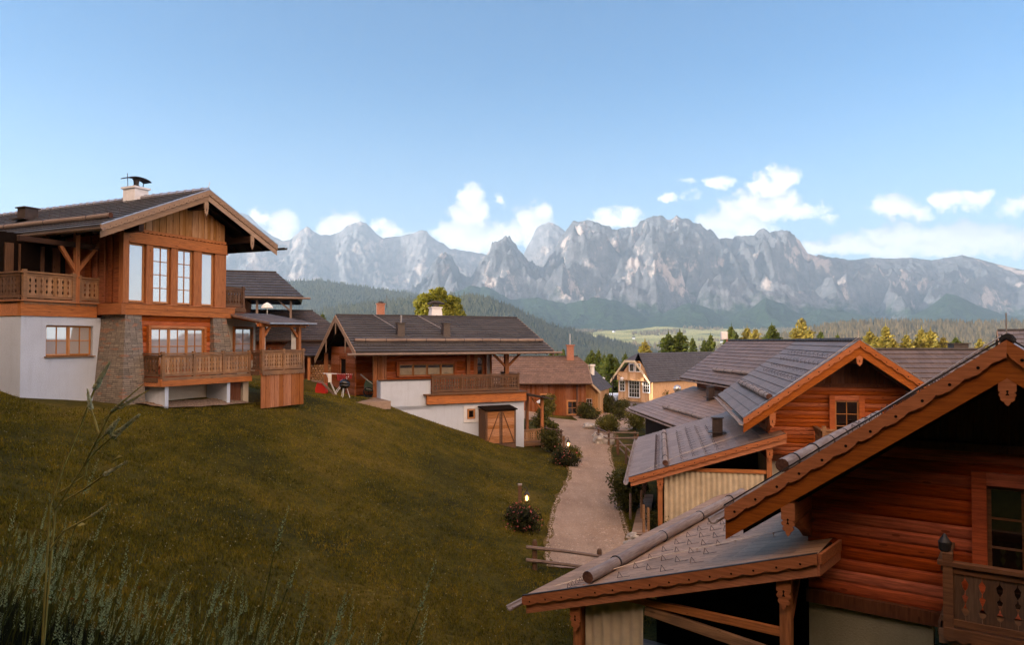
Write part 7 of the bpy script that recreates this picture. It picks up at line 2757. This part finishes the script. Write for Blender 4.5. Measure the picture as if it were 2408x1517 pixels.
# bicycles by the inn canopy
for k, (px, py) in enumerate(((1452, 962), (1459, 966))):
    x, y = gp(px, py)
    T = thing('bicycle', ['bicycle parked nearer the street lamp by the inn', 'second bicycle parked against the inn canopy post'][k], 'bicycle', (x, y, sz(x, y)), D2R(20 + 25 * k), 'bicycles parked at the inn')
    for s_ in (-0.52, 0.52):
        MB().tube([(s_ + math.cos(2 * math.pi * q_ / 16) * 0.33, 0, 0.35 + math.sin(2 * math.pi * q_ / 16) * 0.33) for q_ in range(17)], 0.025, 5, cap=False).build('wheel', M['tyre'], T)
    f_ = MB()
    for a_, b_ in (((-0.52, 0, 0.35), (-0.15, 0, 0.85)), ((-0.15, 0, 0.85), (0.38, 0, 0.85)), ((0.52, 0, 0.35), (0.36, 0, 0.98)), ((0, 0, 0.32), (0.38, 0, 0.82)), ((0, 0, 0.32), (-0.2, 0, 0.98)), ((-0.52, 0, 0.35), (0, 0, 0.32))):
        f_.tube([a_, b_], 0.02, 5)
    f_.build('frame', simple('teal_paint', (0.02, 0.16, 0.14), 0.4, 0.5, 0.1), T)
    MB().tube([(0.36, -0.25, 1.0), (0.36, 0.25, 1.0)], 0.018, 5).build('handlebar', M['dark'], T)
    MB().box(-0.32, -0.08, -0.07, 0.07, 0.97, 1.02).build('saddle', M['dark'], T)
for k, (px, py, h) in enumerate(((1468, 968, 1.7), (1476, 962, 1.0), (1492, 964, 1.0))):
    x, y = gp(px, py)
    T = thing('potted_plant', ['tall potted shrub before the inn entrance', 'white urn left of the inn entrance', 'white urn right of the inn entrance'][k], 'plant pot', (x, y, sz(x, y)))
    MB().lathe([(0.16, 0), (0.22, 0.15), (0.26, 0.45), (0.28, 0.5)], 10).build('pot', M['rail_dark'] if k == 0 else M['whitepaint'], T)
    leaf_cloud('foliage', [(0, 0, 0.5 + (h - 0.5) * 0.5, (h - 0.4) * 0.5)], 500 if k == 0 else 160, 0.08, 'leafshrub', T, 50 + k, 1.0, 0.2)

# ------------------------------------------------------------------ grass: tufts on the lawn, weeds on the near bank
def blades(name, P, hmin, hmax, per, mat, lean=0.35, width=0.012, seed=5):
    r_ = np.random.default_rng(seed)
    n = len(P) * per
    Q = np.repeat(P, per, 0)
    Q = Q + np.c_[r_.normal(0, 0.035, (n, 2)), np.zeros(n)]
    h = r_.uniform(hmin, hmax, n) * (0.75 + 0.5 * np.repeat(r_.random(len(P)), per))
    a = r_.uniform(0, 6.283, n)
    w = width * (0.6 + 0.8 * r_.random(n))
    ln = h * lean * r_.normal(0, 1, n)
    la = r_.uniform(0, 6.283, n)
    V = np.zeros((n, 3, 3))
    V[:, 0] = Q + np.c_[np.cos(a) * w, np.sin(a) * w, np.full(n, -0.02)]
    V[:, 1] = Q - np.c_[np.cos(a) * w, np.sin(a) * w, np.full(n, 0.02)]
    V[:, 2] = Q + np.c_[np.cos(la) * ln, np.sin(la) * ln, h]
    o = np_mesh(name, V.reshape(-1, 3), np.arange(n * 3).reshape(-1, 3), mat)
    tag(o, kind='stuff')
    return o


def lawn_leaf(name, c1, c2, c3):
    m, t, b = new_mat(name)
    tc = t.nodes.new('ShaderNodeTexCoord')
    gi = t.nodes.new('ShaderNodeNewGeometry')
    n = noise_node(t, tc.outputs['Object'], 0.18, 4)
    nb = noise_node(t, tc.outputs['Object'], 1.5, 4, 0.7, (1, 0.6, 1))
    f = mth(t, 'ADD', mth(t, 'MULTIPLY', gi.outputs['Random Per Island'], 0.40), mth(t, 'ADD', mth(t, 'MULTIPLY', n.outputs['Fac'], 0.55), mth(t, 'MULTIPLY', mth(t, 'SUBTRACT', nb.outputs['Fac'], 0.5), 1.3)))
    f = mth(t, 'ADD', f, 0.08)
    t.links.new(ramp(t, f, [(0.25, c1), (0.6, c2), (0.92, c3)]), b.inputs['Base Color'])
    b.inputs['Roughness'].default_value = 0.8
    b.inputs['Specular IOR Level'].default_value = 0.1
    return m


N_ = 190000
r_ = np.random.default_rng(21)
Yt = 9 + 36 * r_.random(N_) ** 1.25
U = r_.uniform(-0.72, 0.26, N_)
Xt = U * Yt
d = street_sdf(Xt, Yt)
keep = (d < -0.06) & (Xt < 7.0)
nk_ = np.array([noise.noise(Vector((x * 0.5, y * 0.5, 2))) for x, y in zip(Xt, Yt)])
keep &= (r_.random(N_) < 0.72 + nk_ * 0.9)
# stay out of the buildings
for fr, (bx, by, brz) in (((-3.0, 8, -0.9, 12), (-14.53, 27.0, 64.4)), ((-9.3, 2.2, -0.1, 12), (0.45, 47.0, 25.6)), ((-4.9, 6.2, -1.1, 11), (5.37, 13.2, -35)), ((-4.9, 6.2, -1.1, 11), (10.02, 28.4, -11.5))):
    c_, s__ = math.cos(D2R(brz)), math.sin(D2R(brz))
    lx = (Xt - bx) * c_ + (Yt - by) * s__
    ly = -(Xt - bx) * s__ + (Yt - by) * c_
    keep &= ~((lx > fr[0]) & (lx < fr[1]) & (ly > fr[2]) & (ly < fr[3]))
Xt, Yt = Xt[keep], Yt[keep]
Pt = np.c_[Xt, Yt, surf(Xt, Yt)]
blades('lawn_grass', Pt, 0.035, 0.085, 3, lawn_leaf('lawn_blades', (0.036, 0.036, 0.005), (0.150, 0.128, 0.012), (0.27, 0.19, 0.024)), 0.6, 0.011)
# clover heads in the lawn
k_ = r_.choice(len(Pt), 1500, replace=False)
Q = Pt[k_] + np.c_[np.zeros((1500, 2)), r_.uniform(0.08, 0.13, 1500)]
s_ = 0.018
V = np.stack([Q + np.array(v) * s_ for v in ((1, 0, 0), (0, 1, 0.3), (-1, 0, 0), (0, -1, 0.3), (0, 0, 1.4))], 1).reshape(-1, 3)
b0 = np.arange(1500) * 5
F = np.concatenate([np.c_[b0 + a, b0 + b_, b0 + 4] for a, b_ in ((0, 1), (1, 2), (2, 3), (3, 0))])
tag(np_mesh('lawn_flowers', V, F, simple('clover_heads', (0.26, 0.24, 0.12), 0.8, 0.1, 0.3)), kind='stuff')

# rough grass of the near bank
N2 = 26000
Yb = r_.uniform(1.6, 9.5, N2)
Xb = r_.uniform(-0.74, -0.02, N2) * Yb
keep = (Xb < -0.35 - 0.10 * Yb) & (Yb < 9.0 + 0.1 * Xb)
Xb, Yb = Xb[keep], Yb[keep]
Pb = np.c_[Xb, Yb, surf(Xb, Yb)]
blades('bank_grass', Pb, 0.15, 0.42, 3, lawn_leaf('bank_blades', (0.006, 0.009, 0.003), (0.016, 0.020, 0.007), (0.035, 0.04, 0.012)), 0.35, 0.006, 8)


def spike_geo(mb, p, d, L, r0, n=26, mi=0, seed=0, plump=1.0):
    "flower spike: many small buds wound round the tip of a stem"
    rs = random.Random(seed)
    d = d.normalized()
    a = d.cross(Vector((0.3, 0.2, 1))).normalized()
    b_ = d.cross(a)
    for i in range(n):
        t = i / n
        c = p + d * (L * t)
        an = i * 2.4 + rs.random()
        rr = r0 * (1 - 0.65 * t) * plump * rs.uniform(0.7, 1.3)
        o = (a * math.cos(an) + b_ * math.sin(an))
        e = c + o * rr + d * rr * 0.8
        w = d.cross(o) * rr * 0.5
        mb.add([c, c + o * rr * 0.6 + w, e, c + o * rr * 0.6 - w, c + o * rr * 0.75 + d * rr * 1.0], [(0, 1, 2), (0, 2, 3), (1, 4, 3), (1, 2, 4), (3, 4, 2)], mi)


rs = random.Random(5)
wd_st, wd_sp = MB(), MB()
for i in range(950):
    Y = rs.uniform(2.2, 9.0)
    u = rs.uniform(-0.73, -0.06)
    X = u * Y
    if X > -0.25 - 0.10 * Y:
        continue
    if noise.noise(Vector((X * 0.9, Y * 0.9, 4))) < -0.12 + rs.uniform(-0.25, 0.1):
        continue
    z = sz(X, Y)
    h = rs.uniform(0.28, 0.9) * (0.75 + 0.5 * abs(noise.noise(Vector((X * 1.7, Y * 1.7, 9)))) * 2)
    d = Vector((rs.uniform(0.02, 0.42), rs.uniform(-0.15, 0.15), 1)).normalized()
    base = Vector((X, Y, z))
    L = rs.uniform(0.11, 0.22)
    tip = base + d * h
    wd_st.tube([base, base + d * h * 0.5 + Vector((-0.02, 0, 0)), tip], [0.004, 0.003, 0.002], 3, cap=False)
    spike_geo(wd_sp, tip, (d + Vector((rs.uniform(-0.1, 0.15), 0, 0))), L, 0.012, 30, seed=i)
    if rs.random() < 0.35:
        d2 = (d + Vector((rs.uniform(-0.4, 0.5), 0, 0))).normalized()
        m0 = base + d * h * 0.6
        wd_st.tube([m0, m0 + d2 * h * 0.3], 0.002, 3, cap=False)
        spike_geo(wd_sp, m0 + d2 * h * 0.3, d2, L * 0.7, 0.010, 20, seed=i + 999)
tag(wd_st.build('weed_stems', simple('weed_stem', (0.10, 0.12, 0.03), 0.8, 0.1, 0.3)), kind='stuff')
tag(wd_sp.build('weed_flower_spikes', M['spike_green']), kind='stuff')
# small orange flowers low in the weeds
of = MB()
for i in range(9):
    p = at(rs.uniform(60, 420), rs.uniform(1380, 1500), rs.uniform(2.6, 3.4))
    for k in range(6):
        a = k * 1.05
        of.add([p, p + Vector((math.cos(a), 0.2, math.sin(a))) * 0.009, p + Vector((math.cos(a + 0.7), -0.2, math.sin(a + 0.7))) * 0.009], [(0, 1, 2)])
tag(of.build('orange_blossoms', simple('orange_petals', (0.30, 0.13, 0.02), 0.7, 0.1, 0.2)), kind='stuff')

# the tall weed that stands up in front of the villa
TW = thing('tall_weed', 'tall branching weed with pale flower spikes rising in front of the stone pier', 'plant', (at(100, 1300, 3.1).x, 3.1, sz(at(100, 1300, 3.1).x, 3.1)))
o0 = TW.location


def tw(px, py, Y):
    return at(px, py, Y) - Vector(o0)


STEMS = [
    ([(100, 1330, 3.1), (118, 1190, 3.1), (150, 1095, 3.1), (190, 1000, 3.08), (222, 915, 3.05)], (258, 852, 3.05), 0.011, 50),
    ([(104, 1330, 3.12), (130, 1200, 3.1), (195, 1100, 3.05), (236, 1020, 3.0), (262, 968, 2.98)], (336, 905, 2.95), 0.007, 26),
    ([(195, 1100, 3.05), (225, 1062, 3.04), (262, 1030, 3.0)], (328, 975, 2.98), 0.012, 34),
    ([(215, 1055, 3.05), (240, 1030, 3.04), (252, 1020, 3.0)], (280, 985, 2.98), 0.012, 22),
    ([(236, 1020, 3.0), (245, 985, 3.0), (275, 962, 2.98)], (350, 918, 2.95), 0.009, 24),
    ([(150, 1180, 3.08), (200, 1150, 3.05), (245, 1118, 3.0)], (300, 1084, 2.98), 0.008, 24),
    ([(232, 1020, 3.0), (222, 985, 3.02), (214, 965, 3.02)], (205, 915, 3.03), 0.010, 24),
    ([(140, 1160, 3.1), (200, 1120, 3.08), (205, 1085, 3.08)], (230, 1050, 3.08), 0.006, 16),
    ([(120, 1290, 3.0), (150, 1250, 2.98), (215, 1215, 2.95)], (262, 1180, 2.92), 0.006, 16),
]
for i, (pts, tip, r0, n_) in enumerate(STEMS):
    P_ = [tw(*p) for p in pts]
    T_ = tw(*tip)
    if i < 2:
        P_[0] = Vector((P_[0].x - 0.02, 0, 0))
    so = MB().tube(P_ + [T_], [0.0042] * len(P_) + [0.002], 5, cap=False).build('stem', M['stem'], TW)
    mb = MB()
    spike_geo(mb, P_[-1], T_ - P_[-1], (T_ - P_[-1]).length, r0 * 1.15, n_ * 4, seed=i * 7)
    mb.build('flower_spike', M['spike'], so)
lf = MB()
for px, py in ((175, 1232), (262, 1088)):
    lf = MB()
    c = tw(px, py, 3.08)
    for k in range(1):
        a = rs.uniform(-0.6, 0.9)
        lf.add([c, c + Vector((0.025, 0.01, 0.006 + 0.03 * a)), c + Vector((0.05, 0, 0.03 * a)), c + Vector((0.025, -0.01, -0.006 + 0.03 * a))], [(0, 1, 2, 3)])
    lf.build('leaf', M['stem'], TW)

# unseen spruces added round the viewpoint to shade the near slope and nearest gable
k = 0
for X, Y, h in ((-15.5, 6, 13), (-15.5, 10.5, 12), (-18, 14.5, 12), (-11, 0.5, 12), (-16, 3, 15), (-19, 8, 16), (-22, 13, 15), (-13, -2, 16), (-10, -5, 17), (-6.5, -7, 16), (-3, -6, 15), (0.5, -7.5, 17), (4, -6.5, 16), (7.5, -6, 17), (11, -4.5, 16), (14.5, -2, 17), (17.5, 1, 15),
                (-17, -4, 18), (-12, -9, 19), (-8, -11, 18), (-4, -11, 19), (1.5, -12, 18), (6, -11, 19), (10.5, -9, 18), (15, -7, 19), (-24, 5, 18), (-5, -3.5, 11), (2, -4, 10), (-9.5, -1.5, 12)):
    g_ = sz(X, Y)
    T = conifer(k % 3, X, Y, g_ + h, h, 'unseen spruce added near the viewpoint to shade the near slope', 'unseen shading spruces round the viewpoint', 1.15)
    k += 1

# loose stones on the path
npb = 5200
r_ = np.random.default_rng(77)
Yp = 23.8 + 34 * r_.random(npb) ** 1.4
lx = np.interp(Yp, [p[1] for p in STREET_L], [p[0] for p in STREET_L])
rx = np.interp(Yp, [p[1] for p in STREET_R], [p[0] for p in STREET_R])
tt = r_.beta(0.55, 0.55, npb)
Xp = lx - 0.15 + (rx - lx + 0.3) * tt
Zp = surf(Xp, Yp) + 0.06
sz_ = r_.uniform(0.015, 0.045, npb)
off = np.array([(1, 0, 0), (0, 1, 0), (-1, 0, 0), (0, -1, 0), (0.1, 0, 0.7)])
V = (np.c_[Xp, Yp, Zp][:, None, :] + off[None] * sz_[:, None, None] * r_.uniform(0.7, 1.3, (npb, 5, 3))).reshape(-1, 3)
b0 = np.arange(npb) * 5
F = np.concatenate([np.c_[b0 + a, b0 + b_, b0 + 4] for a, b_ in ((0, 1), (1, 2), (2, 3), (3, 0))])
tag(np_mesh('pebbles', V, F, simple('pebble_stone', (0.42, 0.32, 0.25), 0.9, 0.1, 0.5, 3)), kind='stuff')
